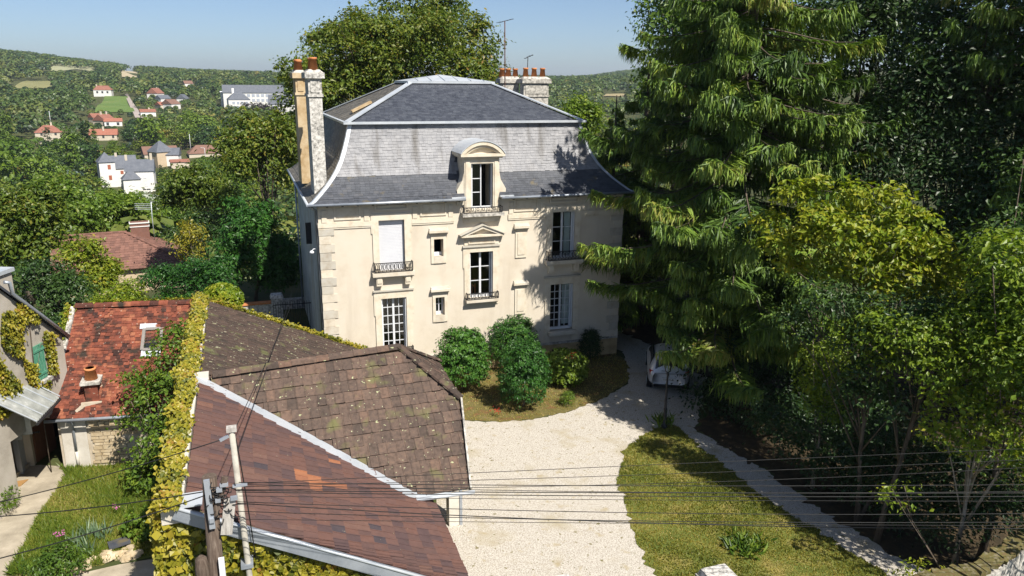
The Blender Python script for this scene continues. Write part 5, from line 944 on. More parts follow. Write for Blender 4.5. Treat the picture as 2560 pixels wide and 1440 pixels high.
# trees on the right
pbroad('lime_tree', 'dark green broadleaf tree rising behind the spruces', (1545, 1850, -120, 430), 52, 'l_green', 51, leaf=.24, dens=1.4, tintc=.4)
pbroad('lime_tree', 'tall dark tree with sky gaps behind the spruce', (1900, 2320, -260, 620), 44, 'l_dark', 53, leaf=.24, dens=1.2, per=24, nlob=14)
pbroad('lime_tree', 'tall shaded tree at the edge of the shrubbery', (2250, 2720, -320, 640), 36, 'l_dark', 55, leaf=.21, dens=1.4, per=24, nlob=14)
def mass(name, label, base, blobs, dist, mat, seed, dens, per, spread, leaf, cat='shrub', trunk=.08, **kw):
    """irregular foliage built from blobs (px, py, radius px, distance offset)"""
    lob = []
    for (x, y, r, dd) in blobs: c = hdist(x, y, dist+dd); w = proj(c)[2]; rr = r/FPX*w; lob.append((c, (rr, rr, rr*.8)))
    q = hdist(base, 900, dist); return broad(name, label, (q[0], q[1], 0), lob, dens, per, spread, leaf, mat, seed, cat=cat, trunk=trunk, **kw)
mass('ash_tree', 'yellow-green leafy tree glowing in front of the dark wood', 2180, [(2050, 560, 60, 0), (2010, 600, 45, .4), (2120, 590, 60, -.5), (2160, 650, 65, -.3), (2250, 620, 60, -.5), (2260, 690, 60, -.1), (2140, 490, 42, .3), (2160, 530, 35, .6), (2230, 500, 38, .3), (2225, 545, 40, .1), (2330, 620, 50, .2), (2370, 670, 42, .4), (2350, 720, 40, .6), (1950, 620, 50, .4), (1920, 560, 35, .9), (2210, 730, 50, -.3), (2290, 550, 35, .2), (1990, 490, 45, .8), (2040, 470, 30, .6), (2080, 680, 48, 0), (2300, 750, 35, .1), (1980, 670, 38, .3)], 25.2, 'l_lime', 57, 30, 16, .18, .18, cat='tree', trunk=.10, tintc=.75, tintw=.45)
mass('elder_shrub', 'low yellow-green branch cluster hanging beside the spruce', 2070, [(2060, 900, 60, 0), (2040, 960, 55, -.2), (2070, 1030, 45, -.3), (2110, 930, 40, 0), (2050, 1000, 45, -.2)], 25, 'l_lime', 59, 40, 16, .13, .11, trunk=.06, bark='m_bark_pale', tintc=.42, tintw=.45)
mass('elder_shrub', 'mid-green shrub spreading under the glowing yellow-green tree', 2260, [(2130, 850, 65, .3), (2220, 830, 80, 0), (2310, 860, 90, 0), (2400, 830, 90, .3), (2460, 900, 90, 0), (2350, 940, 70, -.3), (2500, 800, 80, .5), (2230, 900, 60, .5), (2540, 880, 70, .2)], 22.6, 'l_lime', 61, 30, 16, .18, .13, tintc=.4)
mass('hazel_shrub', 'hazel with large yellowing leaves above the boundary wall', 2480, [(2360, 1000, 55, 0), (2430, 1050, 70, -.3), (2500, 1100, 75, -.4), (2400, 1110, 50, -.5), (2540, 1010, 60, 0), (2550, 1180, 55, -.6), (2470, 990, 50, .2), (2340, 1070, 40, -.2)], 22, 'l_lime', 63, 30, 11, .2, .14, trunk=.07, bark='m_bark_pale', tintc=.62, tintw=.55)
mass('hazel_shrub', 'sparse hazel twigs hanging low over the shaded path', 2540, [(2230, 1240, 30, 0), (2270, 1225, 25, 0), (2200, 1250, 20, 0), (2250, 1260, 22, 0)], 20.5, 'l_lime', 65, 26, 6, .14, .12, trunk=.025, nl=3, tintc=.55)
mass('shade_shrub', 'undergrowth behind the gravel path, leaves coloured dark for shade', 2000, [(1800, 900, 120, 0), (1900, 1000, 110, -1), (2000, 1060, 110, -1.5), (2100, 1120, 100, -2.5), (1950, 880, 120, 1), (2080, 960, 110, 0), (2180, 1040, 110, -1), (1760, 1010, 60, -1)], 31, 'l_dark', 67, 14, 18, .3, .15, tintc=.25)  # filler shrubs; the dark leaf colour paints the black under the trees
mass('shade_shrub', 'dark shrub mass above the mossy boundary wall', 2400, [(2220, 1150, 100, 0), (2320, 1180, 110, -.5), (2420, 1220, 110, -1), (2500, 1290, 90, -2), (2300, 1260, 90, -1.2), (2380, 1320, 80, -2), (2540, 1180, 90, -.5), (2180, 1210, 70, -.5)], 24.5, 'l_dark', 68, 24, 16, .24, .12, tintc=.3)  # dark leaf chosen to paint the deep shade here
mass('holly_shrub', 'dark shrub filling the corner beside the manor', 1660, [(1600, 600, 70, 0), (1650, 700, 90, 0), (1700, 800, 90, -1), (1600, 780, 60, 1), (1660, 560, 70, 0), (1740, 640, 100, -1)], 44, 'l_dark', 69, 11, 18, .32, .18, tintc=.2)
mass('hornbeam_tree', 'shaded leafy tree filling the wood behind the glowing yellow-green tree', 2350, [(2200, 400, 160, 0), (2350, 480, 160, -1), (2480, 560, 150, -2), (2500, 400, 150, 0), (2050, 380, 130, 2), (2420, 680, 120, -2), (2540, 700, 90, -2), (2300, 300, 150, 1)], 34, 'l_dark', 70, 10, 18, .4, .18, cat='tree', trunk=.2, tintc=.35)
mass('elder_shrub', 'green leafy branches filling the gap below the glowing yellow-green tree', 2200, [(2080, 760, 70, 0), (2180, 790, 70, -.3), (2290, 780, 70, -.2), (2000, 820, 60, .3), (2380, 780, 60, 0), (2150, 860, 60, -.4), (2170, 930, 60, -.4), (2200, 1000, 60, -.6), (2120, 980, 45, -.2)], 23.4, 'l_dark', 71, 24, 16, .2, .14, tintc=.55)  # dark leaf colour stands in for shade below the bright crown
mass('elder_shrub', 'shaded leafy shrub hanging over the edge of the gravel path', 2150, [(2010, 1120, 60, 0), (2080, 1180, 60, -.6), (2160, 1230, 55, -1.0), (1930, 1070, 55, .5), (2230, 1290, 50, -1.6), (2130, 1140, 70, .2), (2220, 1200, 60, -.4)], 25.2, 'l_dark', 72, 30, 15, .2, .12, tintc=.4)  # its shade is put into the leaf colour
mass('hornbeam_tree', 'mottled leafy tree top at the edge of the wood', 2480, [(2450, 620, 70, 0), (2520, 560, 70, 0), (2540, 680, 70, -.4), (2470, 760, 70, -.5), (2550, 440, 70, .5), (2560, 820, 60, -.8)], 25, 'l_dark', 73, 16, 15, .24, .15, cat='tree', tintc=.7)  # leaf colour darkened to paint the shade of the wood
mass('shade_shrub', 'low shrubs along the far edge of the gravel path, leaves coloured dark for shade', 2200, [(1990, 1075, 42, 1.2), (2060, 1100, 50, .8), (2130, 1140, 52, .4), (2200, 1175, 52, 0), (2270, 1215, 52, -.4), (2340, 1240, 52, -.8), (2410, 1260, 52, -1.0), (2480, 1270, 52, -1.2), (2190, 1090, 55, .6), (2280, 1130, 58, .3), (2370, 1160, 58, 0), (2460, 1190, 58, -.2), (2540, 1230, 55, -.6), (2100, 1050, 48, 1.0), (1930, 1030, 45, 2.0)], 23.6, 'l_dark', 76, 26, 14, .2, .11, tintc=.3)  # added to cover the trunks; shade is painted by the dark leaf
broad('hazel_shrub', 'tall hazel leaning in over the end of the boundary wall', (15.9, -18.7, 0), [((15.9, -18.5, 7.6), (1.3, 1.3, 1.2)), ((15.9, -18.6, 5.6), (1.6, 1.6, 1.5)), ((15.2, -18.4, 8.6), (1.0, 1.0, .9)), ((16.6, -19.2, 7.6), (1.6, 1.6, 1.7)), ((15.2, -19.3, 6.2), (1.1, 1.1, 1.0))], 22, 13, .22, .15, 'l_lime', 74, cat='shrub', trunk=.09, tintc=.35)
broad('hazel_shrub', 'broad hazel standing on the street side of the boundary wall', (15.8, -21.6, 0), [((15.6, -21.3, 6.0), (1.7, 1.7, 1.7)), ((16.2, -21.8, 4.4), (1.7, 1.7, 1.5)), ((15.4, -20.8, 7.2), (1.2, 1.2, 1.0))], 18, 13, .22, .15, 'l_lime', 75, cat='shrub', trunk=.09, tintc=.3)
for k, (x, y, h, r) in enumerate(((25, -17.8, 19, 4.4), (27.5, -17, 24, 6), (33, -10, 26, 6.5), (21.5, 2, 22, 5))):
    rng = np.random.default_rng(80+k); broad('oak_tree', ['broad tree overhanging the end of the shaded path', 'big tree shading the shrubbery from the street side', 'tall tree standing deep in the shaded wood', 'tall tree behind the drooping spruce'][k], (x, y, 0), lobes_for(rng, (x, y, h*.62), r, h*.38, 9), .9*3, 26, .5, .3, 'l_green', 90+k, nl=12, trunk=.32, tintc=.35)
# big maple behind the manor, and trees on the left slope
rm = np.random.default_rng(909); ML = [(hdist(x, y, d), (r, r, r*.8)) for x, y, d, r in ((1000, 170, 63, 5.2), (1110, 90, 64, 3.4), (930, 110, 62, 2.6), (1180, 130, 63, 2.4), (860, 150, 61, 2.6), (800, 210, 60, 2.4), (740, 200, 60, 1.5), (1070, 15, 63, 1.8), (990, 10, 64, 1.6), (1215, 190, 64, 1.8), (760, 290, 60, 2.6), (900, 260, 60, 4), (1150, 230, 62, 3.6), (715, 165, 60, .8), (830, 100, 61, 1.3), (900, 60, 62, 1.5), (1130, 20, 63, 1.4), (1190, 75, 63, 1.2), (1235, 130, 64, .9))]
for k in range(34):
    x = rm.uniform(760, 1220); y = rm.uniform(20, 260); d = rm.uniform(57, 61.5)
    if (x-1000)**2/230**2+(y-190)**2/190**2 < 1: ML.append((hdist(x, y, d), (lambda r: (r, r, r*.7))(rm.uniform(.8, 1.7))))
broad('maple_tree', 'huge maple with browning leaf tips rising behind the manor roof', (*hdist(1000, 300, 63)[:2], -6), ML, 5.0, 26, .36, .27, 'l_maple', 101, trunk=.45, nl=30, tintc=.42, tintw=.42)
pbroad('maple_tree', 'maple with russet leaves left of the manor chimneys', (545, 770, 265, 520), 58, 'l_maple', 103, leaf=.27, dens=2.2, per=26, spread=.4, nlob=12, tintc=.42, tintw=.42)
pbroad('maple_tree', 'dark maple on the slope above the brown-roofed house', (415, 600, 400, 580), 66, 'l_maple', 105, leaf=.28, dens=2.0, per=26, spread=.42, nlob=11, tintc=.3)
pbroad('laurel_bush', 'large glossy laurel bush beside the manor side wall', (512, 748, 488, 790), 47, 'l_laurel', 107, leaf=.24, dens=4, per=24, spread=.26, nlob=12, cat='bush', trunk=.12, tintc=.45, aspect=.4)
pbroad('laurel_bush', 'dark evergreen bush below the brown-roofed house', (355, 600, 640, 800), 43, 'l_laurel', 109, leaf=.16, dens=5, per=22, spread=.22, nlob=10, cat='bush', trunk=.1, tintc=.3, aspect=.45)
pbroad('vine_mound', 'bright yellow-green creeper covering a bush by the brown-roofed house', (150, 295, 585, 770), 46, 'l_yellow', 111, leaf=.17, dens=7, per=18, spread=.2, nlob=14, cat='creeper', trunk=.08, tintc=.38)
pbroad('vine_mound', 'low mound of yellow-green creeper above the red-tiled cottage ridge', (225, 395, 705, 800), 42, 'l_lime', 113, leaf=.15, dens=4, per=18, spread=.2, nlob=10, cat='creeper', trunk=.06, tintc=.5)
pbroad('golden_tree', 'small golden-yellow tree beside the big laurel', (440, 525, 530, 680), 50, 'l_vine', 115, leaf=.16, dens=5, per=15, spread=.2, nlob=9, trunk=.06, tintc=.45, bark='m_bark_pale')
pbroad('chestnut_tree', 'dark brown-green tree beyond the neighbour house', (-60, 165, 440, 700), 52, 'l_maple', 117, leaf=.27, dens=2.4, per=26, spread=.4, nlob=12, tintc=.33, tintw=.4)
pbroad('hornbeam_tree', 'layered dark tree between the neighbour house and the creeper', (20, 215, 640, 900), 40, 'l_dark', 119, leaf=.16, dens=4, per=24, spread=.3, flat=.35, nlob=12, trunk=.14, tintc=.55)
pbroad('hornbeam_tree', 'dark shrub in the gap behind the cottage verge', (100, 235, 770, 960), 36.5, 'l_dark', 121, leaf=.13, dens=5, per=20, spread=.22, nlob=8, cat='shrub', trunk=.08, tintc=.35)
pbroad('plum_tree', 'mid-green tree on the slope behind the brown-roofed house', (60, 260, 430, 640), 80, 'l_green', 123, leaf=.36, dens=1.8, per=26, spread=.5, nlob=10, tintc=.6)
pbroad('plum_tree', 'leafy green tree beside the silver shrub', (210, 400, 470, 640), 84, 'l_green', 125, leaf=.36, dens=1.8, per=26, spread=.5, nlob=10, tintc=.7)
pbroad('silver_shrub', 'pale silver-leaved shrub standing above the brown tiled roof', (328, 385, 485, 540), 88, 'l_silver', 127, leaf=.3, dens=4, per=20, spread=.3, nlob=6, cat='shrub', trunk=.08)
pbroad('holly_tree', 'dark tree in the shade between the laurel and the manor', (600, 770, 600, 820), 53, 'l_dark', 129, leaf=.2, dens=2.5, per=22, spread=.3, nlob=8, trunk=.12, tintc=.2)
pbroad('lime_tree', 'pale green tree top beyond the right chimneys', (1365, 1500, 225, 420), 75, 'l_lime', 131, leaf=.32, dens=2, per=24, spread=.45, nlob=8, tintc=.25)
pbroad('plum_tree', 'bushy green tree rising behind the brown tiled ridge', (300, 480, 505, 600), 90, 'l_green', 133, leaf=.36, dens=1.8, per=24, spread=.5, nlob=8, tintc=.45)
pbroad('holly_shrub', 'dark shrub between the golden tree and the russet maple', (420, 600, 530, 640), 60, 'l_dark', 135, leaf=.2, dens=2.5, per=22, spread=.32, nlob=8, cat='shrub', trunk=.1, tintc=.5)
# clipped laurels and flowers in the bed before the manor
def bush(name, label, x, y, r, h, mat, seed, leaf=.12, aspect=.45, dens=130, per=12, spread=.07, cat='bush', **kw):
    rng = np.random.default_rng(seed); return broad(name, label, (x, y, 0), [((x, y, h*.5), (r, r, h*.52)), ((x, y, h*.34), (r*.9, r*.9, h*.36)), ((x+r*.2, y, h*.6), (r*.7, r*.7, h*.38))], dens, per, spread, leaf, mat, seed, cat=cat, trunk=.05, nl=4, aspect=aspect, rnd=.4, up=.3, **kw)
q = G(1165, 985); bush('laurel_bush', 'rounded glossy laurel bush beside the barn hip', q[0], q[1]+.6, 1.22, 2.75, 'l_laurel', 201, tintc=.72)
q = G(1318, 1030); bush('laurel_bush', 'tall darker laurel bush in the middle of the bed', q[0], q[1]+.5, 1.12, 2.85, 'l_laurel', 203, leaf=.10, tintc=.42)
q = G(1290, 925); bush('privet_bush', 'loose shrub growing behind the two clipped laurels', q[0]-.1, q[1]+.5, 1.3, 2.5, 'l_laurel', 205, leaf=.09, tintc=.5, tintw=.5)
q = G(1418, 965); bush('hibiscus_bush', 'bright green leafy bush with a few red flowers below the window', q[0], q[1]+.4, 1.05, 1.5, 'l_green', 207, leaf=.12, aspect=.7, tintc=.8)
q = G(1423, 1018); bush('box_ball', 'small clipped box ball at the edge of the gravel', q[0], q[1]+.2, .36, .62, 'l_lime', 209, leaf=.04, dens=400, per=9, spread=.03, tintc=.2)
q = G(1440, 880); bush('box_shrub', 'dark shrub climbing the plinth under the right window', q[0]+.2, -.45, .55, 1.5, 'l_dark', 211, leaf=.08, tintc=.3)
def flowers(name, label, pts, mat, seed, size=.05, n=14, r=.09, stem=True):
    rng = np.random.default_rng(seed); t = thing(name, label, 'flowers', (pts[0][0], pts[0][1], 0)); b = MB()
    for p in pts:
        p = np.asarray(p, float); C = p+rng.normal(size=(n, 3))*r*np.array([1, 1, .5]); V, F = leaves(rng, C, rng.normal(size=(n, 3))+(0, 0, 1), size, size*.8); obj('bloom', mesh_np('bloom', V, F, MATS[mat], rng.uniform(size=n)), t)
        if stem: b.tube([(p[0], p[1], 0), p], .01, 4)
    if stem: b.build('stem', 'l_green', t)
    return t
q = G(1240, 1042); flowers('red_flowers', 'cluster of red flowers at the front of the bed', [(q[0]+dx, q[1]+dy, .25) for dx, dy in ((0, 0), (.14, .05), (-.1, .1), (.05, -.08))], 'l_red', 221)
q = on(1418, 893, 1, -3.6); flowers('red_flowers', 'small red blooms on top of the bright green bush', [q, q+(.3, .1, .1), q+(.2, -.1, -.02)], 'l_red', 223)
def rosette(name, label, x, y, n, L, w, mat, seed, arch=.5, cat='plant', z=0.0, r=.25):
    rng = np.random.default_rng(seed); t = thing(name, label, cat, (x, y, z)); a = rng.uniform(0, 2*math.pi, n); e = rng.uniform(.3, 1.0, n); d = np.stack([np.cos(a)*arch*e, np.sin(a)*arch*e, np.ones(n)*rng.uniform(.6, 1, n)], 1); d = unit(d); ln = L*rng.uniform(.6, 1.1, n)
    B0 = np.array([x, y, z])+np.stack([rng.normal(size=n)*r, rng.normal(size=n)*r, np.zeros(n)], 1); V, F = leaves(rng, B0+d*(ln*.5)[:, None], unit(np.cross(d, rng.normal(size=(n, 3)))), ln, w*rng.uniform(.7, 1.2, n), d, fold=.2); obj('leaf_tuft', mesh_np('leaf_tuft', V, F, MATS[mat], rng.uniform(size=n)), t); return t
q = G(1663, 1062); rosette('strap_leaf_clump', 'clump of strap leaves round the foot of the lamp post', q[0]-.05, q[1], 70, .6, .07, 'l_green', 231, arch=.9, r=.18)
q = G(1860, 1368); rosette('hellebore_clump', 'low clump of dark lance leaves growing in the lawn', q[0], q[1], 240, .36, .085, 'l_green', 233, arch=1.6, r=.27)
q = G(205, 1365)
for k, (x, y) in enumerate(((195, 1372), (228, 1345), (250, 1348), (215, 1390))): q = G(x, y); rosette('iris_clump', ['grey-green iris fan nearest the stone heap in the yard', 'tall grey-green iris clump in the rough yard grass', 'upright iris clump beside the tall one', 'low iris leaves at the edge of the stones'][k], q[0], q[1], 34, .62, .05, 'l_iris', 235+k, arch=.45, r=.12)
for k, (x, y) in enumerate(((142, 1365), (158, 1360), (290, 1292))): q = G(x, y); flowers('pink_flowers', ['bright pink flower spike in the yard grass', 'paler pink flowers beside the bright spike', 'single pink bloom in the middle of the yard grass'][k], [(q[0], q[1], .4), (q[0]+.05, q[1], .3)], 'l_pink', 241+k, n=10, r=.04, size=.05)
q = on(2330, 1440, 2, 1.2); bush('skimmia_shrub', 'small shrub with yellow leaf rosettes at the path end', q[0], q[1]+.2, .95, 1.3, 'l_yellow', 245, leaf=.14, aspect=.35, dens=12, per=12, spread=.10, tintc=.45)
q = G(25, 1290); bush('hedge_bush', 'trimmed olive-green bush beside the pale path', q[0]-.55, q[1]+.3, .8, .9, 'l_lime', 247, leaf=.07, dens=90, tintc=.2)
q = G(200, 1440); bush('hedge_bush', 'dark leafy bush in front of the stone heap', q[0]-.5, q[1]-.1, .8, 1.1, 'l_green', 249, leaf=.09, dens=60, tintc=.35)
q = G(385, 1345); bush('ground_elder', 'broad-leaved green plants spreading over the stones', q[0], q[1]+.3, .85, .75, 'l_green', 251, leaf=.13, aspect=.8, dens=36, tintc=.6)
# self-sown tree leaning on the barn wall in the yard
rng = np.random.default_rng(61); lob = [(on(x, y, 1, yy), (r, r, r*rz)) for x, y, yy, r, rz in ((430, 900, -6.2, .75, 1.3), (405, 1010, -6.6, .95, 1.1), (420, 1120, -7.2, .95, 1.2), (380, 1180, -7.3, .8, .9), (450, 840, -5.9, .4, 1.2), (345, 955, -5.9, .5, .7), (330, 1060, -6.3, .45, .7), (430, 1210, -7.6, .7, .8))]
broad('self_sown_tree', 'slender self-sown tree leaning along the vine-covered barn edge', (*G(405, 1228), 0), lob, 26, 20, .18, .13, 'l_green', 253, trunk=.07, nl=20, tintc=.55, aspect=.6)
# yellow vine on the barn: top of the parapet, front wall, back edge
def vine(name, label, base, C, N, size, seed, stems, mat='l_vine', down=1.0, tint=.5):
    rng = np.random.default_rng(seed); t = thing(name, label, 'climbing vine', tuple(base)); n = len(C); V, F = leaves(rng, C, N+rng.normal(size=(n, 3))*.35, size*rng.uniform(.6, 1.35, n), size*.85*rng.uniform(.6, 1.3, n), np.array([0, 0, -down])+rng.normal(size=(n, 3))*.45)
    tag(obj('leaf_mass', mesh_np('leaf_mass', V, F, MATS[mat], np.clip(tint+.16*np.sin(C[:, 0]*4.1+C[:, 1]*2.7)+.1*np.sin(C[:, 1]*6.1+C[:, 2]*5)+rng.normal(size=n)*.2, 0, 1)), t), kind='stuff'); b = MB()
    for s in stems: b.tube(s, .018, 5)
    b.build('stem', 'm_bark', t); return t
rng = np.random.default_rng(71); n = 12000; y = rng.uniform(-18.0, -2.6, n); C = np.stack([-4.60+rng.normal(size=n)*.10+.03*np.sin(y*3), y, 5.12+np.abs(rng.normal(size=n))*.09], 1); gap = (np.sin(y*2.3+1)+np.sin(y*5.1)) > 1.35; C[gap, 0] -= .12; C[:, 0] = np.minimum(C[:, 0], -4.36+.1*np.sin(y*7)+np.where(y > -10.4, .12, -.02))
n2 = 2600; y2 = rng.uniform(-18, -2.6, n2); C2 = np.stack([-4.84-np.abs(rng.normal(size=n2))*.05, y2, rng.uniform(3.6, 5.2, n2)], 1); N = np.concatenate([np.tile([.0, -.5, 1.], (n, 1)), np.tile([-1., 0, .3], (n2, 1))])
vine('parapet_vine', 'yellow vine running along the top of the high barn wall', (-4.8, -10, 0), np.concatenate([C, C2]), N, .105, 72, [[(-4.8, -10, 0), (-4.8, -10, 2.5), (-4.78, -9.8, 5.1)], [(-4.6, -17, 5.1), (-4.6, -10, 5.12), (-4.6, -3, 5.1)]])
n = 7000; x = rng.uniform(-4.95, 1.3, n); top = np.array([zmain(q, YF) for q in x])-.32; zz = top-np.abs(rng.uniform(0, 1, n))**1.0*3.2; k = zz > .3; C = np.stack([x, np.full(n, -17.62)-np.abs(rng.normal(size=n))*.10-.05, zz], 1)[k]
vine('wall_vine', 'dense yellow vine hanging down the front wall of the barn below the zinc', (-2, -17.7, 0), C, np.tile([0, -1., .55], (len(C), 1)), .17, 73, [[(q, -17.6, 0), (q+.2, -17.58, 2), (q+.1, -17.58, zmain(q, YF)-.4)] for q in (-4.2, -2.6, -.8)], tint=.42)
n = 2400; x = -4.5+rng.uniform(0, 1, n)**.8*6.4; z = np.array([zmain(q, YB) for q in x]); C = np.stack([x, -2.93+np.abs(rng.normal(size=n))*.10, z+.04+np.abs(rng.normal(size=n))*.07], 1)
vine('edge_vine', 'thin yellow vine along the mossy back edge of the barn roof', (-1, -2.9, 0), C, np.tile([0, -.4, 1.], (n, 1)), .12, 74, [[(-1, -2.9, 0), (-1, -2.9, 3.4)], [(-4.4, -2.92, 5.05), (1.4, -2.92, zmain(1.4, YB)+.05)]], tint=.45)
n = 1500; C = np.array([-3.9, -2.3, 4.9])+unit(rng.normal(size=(n, 3)))*np.array([.75, .6, .6]); N = C-np.array([-3.9, -2.3, 4.6]); vine('vine_mound', 'lime-green mound of vine at the back peak of the barn', (-3.9, -2.3, 0), C, N, .15, 75, [[(-3.9, -2.3, 0), (-3.9, -2.3, 4.9)]], mat='l_lime', tint=.55)
n = 1700; f = rng.uniform(0, 1, n); C = eL+(rL-eL)*f[:, None]+np.array([-.22, .05, .03])+rng.normal(size=(n, 3))*np.array([.08, .06, .07]); vine('verge_vine', 'yellow-green vine climbing the left verge of the red-tiled cottage', (-9.6, -4.9, 0), C, np.tile([-.4, -.5, 1.], (n, 1)), .11, 76, [[(-9.7, -4.9, 0), eL+(-.2, 0, 0), rL+(-.2, 0, 0)]], mat='l_yellow', tint=.5)
n = 1500; t_ = rng.uniform(.1, 1.0, n); C = rL+(rR-rL)*t_[:, None]+np.array([0, .12, .08])+rng.normal(size=(n, 3))*np.array([.1, .06, .05]); vine('ridge_vine', 'vine leaves peeping over the cottage ridge', (-6.8, -2.2, 0), C, np.tile([0, .2, 1.], (n, 1)), .11, 77, [[(-6.8, -2.0, 0), (-6.8, -2.2, 4.95)]], mat='l_yellow', tint=.55)
# vine on the neighbour's wall
n = 3400; t_ = rng.uniform(0, 1, n); px = []
while len(px) < n:
    a, z = rng.uniform(.1, 3.6), rng.uniform(2.6, 8); 
    if z > bz(a)-.05: continue
    s = math.sin(a*3.1+z*1.3)+math.sin(a*5.3-z*2.1)+.9*math.sin(z*3.3+a)
    if s > -.1 and z > 3.0 and not (1.05 < a < 1.62 and 3.4 < z < 4.75) and not (z < 4.6 and a < .6): px.append((a, z))
px = np.array(px); C = np.stack([nw(a, z, .06+abs(rng.normal())*.07) for a, z in px]); vine('house_vine', 'autumn-tinted vine trailing over the neighbour wall above the green shutter', tuple(nw(2.0, 2.15, .05)), C, np.tile([*nn2, .5], (n, 1)), .11, 78, [[nw(2.0, 2.2, .05), nw(1.7, 3.5, .05), nw(1.2, 4.6, .05), nw(.4, 4.7, .05)], [nw(1.7, 3.5, .05), nw(1.5, 6, .05)], [nw(1.2, 4.6, .05), nw(.2, 4.3, .05)]], tint=.45)
# grass
def grass(name, poly, n, h, mat, seed, z=.012, tint=.45, lush=None):
    rng = np.random.default_rng(seed); P = np.array([q[:2] for q in poly]); lo, hi = P.min(0), P.max(0); Q = rng.uniform(lo, hi, (int(n*2.2), 2)); ins = np.zeros(len(Q), bool); j = len(P)-1
    for i in range(len(P)):
        a, c = P[i], P[j]; cond = ((a[1] > Q[:, 1]) != (c[1] > Q[:, 1])) & (Q[:, 0] < (c[0]-a[0])*(Q[:, 1]-a[1])/(c[1]-a[1]+1e-12)+a[0]); ins ^= cond; j = i
    Q = Q[ins][:n]; m = len(Q); d = unit(np.stack([rng.normal(size=m)*.5, rng.normal(size=m)*.5, np.ones(m)], 1)); pt = np.sin(Q[:, 0]*1.1+2)*np.cos(Q[:, 1]*.9)+.6*np.sin(Q[:, 0]*2.7+Q[:, 1]*2.1); L = h*rng.uniform(.5, 1.3, m)*(1+.3*pt)
    C = np.concatenate([Q, np.full((m, 1), z)], 1)+d*(L*.45)[:, None]; V, F = leaves(rng, C, np.cross(d, rng.normal(size=(m, 3))), L, .028, d, fold=.1); t = np.clip(tint-.22*pt+rng.normal(size=m)*.2, 0, 1)
    o = obj(name, mesh_np(name, V, F, MATS[mat], t)); return tag(o, kind='stuff')
YL = [G(150, 1165), (-9.3, -4.8), (-4.8, -5.7), (-4.8, -11.6)]+[G(440, 1380), G(300, 1400), G(160, 1440)]+YPATH[2:8][::-1]
tag(grass('lawn_grass', LAWN, 45000, .07, 'l_dry', 301, z=.014, tint=.32), 'short sun-bleached grass of the courtyard lawn', 'grass')
tag(grass('yard_grass', YL, 34000, .20, 'l_grass', 302, z=.012, tint=.36), 'rough green grass and weeds of the cottage yard', 'grass')
tag(grass('bed_grass', BED, 9000, .07, 'l_dry', 303, z=.012, tint=.7), 'thin dry grass of the bed before the manor', 'grass')
# ---------------------------------------------------------------- the valley: houses, trees, woods
M('f_white', [(.60, .59, .56), (.68, .67, .64)], scale=.4, rough=.9); M('f_cream', [(.45, .39, .30), (.53, .47, .38)], scale=.4, rough=.9); M('f_tan', [(.42, .33, .22), (.50, .40, .28)], scale=.4, rough=.9); M('f_pane', [(.04, .045, .05), (.06, .065, .07)], scale=1, rough=.2, spec=.5)
M('f_red', [(.20, .085, .06), (.27, .12, .085)], scale=.8, rough=.9); M('f_orange', [(.25, .10, .065), (.31, .125, .085)], scale=.8, rough=.9); M('f_brown', [(.15, .085, .065), (.20, .115, .085)], scale=.8, rough=.9); M('f_slate', [(.085, .095, .115), (.13, .14, .16)], scale=.8, rough=.7); M('f_shutter', [(.28, .09, .05), (.34, .11, .06)], scale=1, rough=.7); M('f_grid', [(.30, .33, .38), (.36, .39, .44)], scale=1, rough=.4); M('f_pale', [(.55, .56, .58), (.62, .63, .65)], scale=1, rough=.8)
ZONES = []
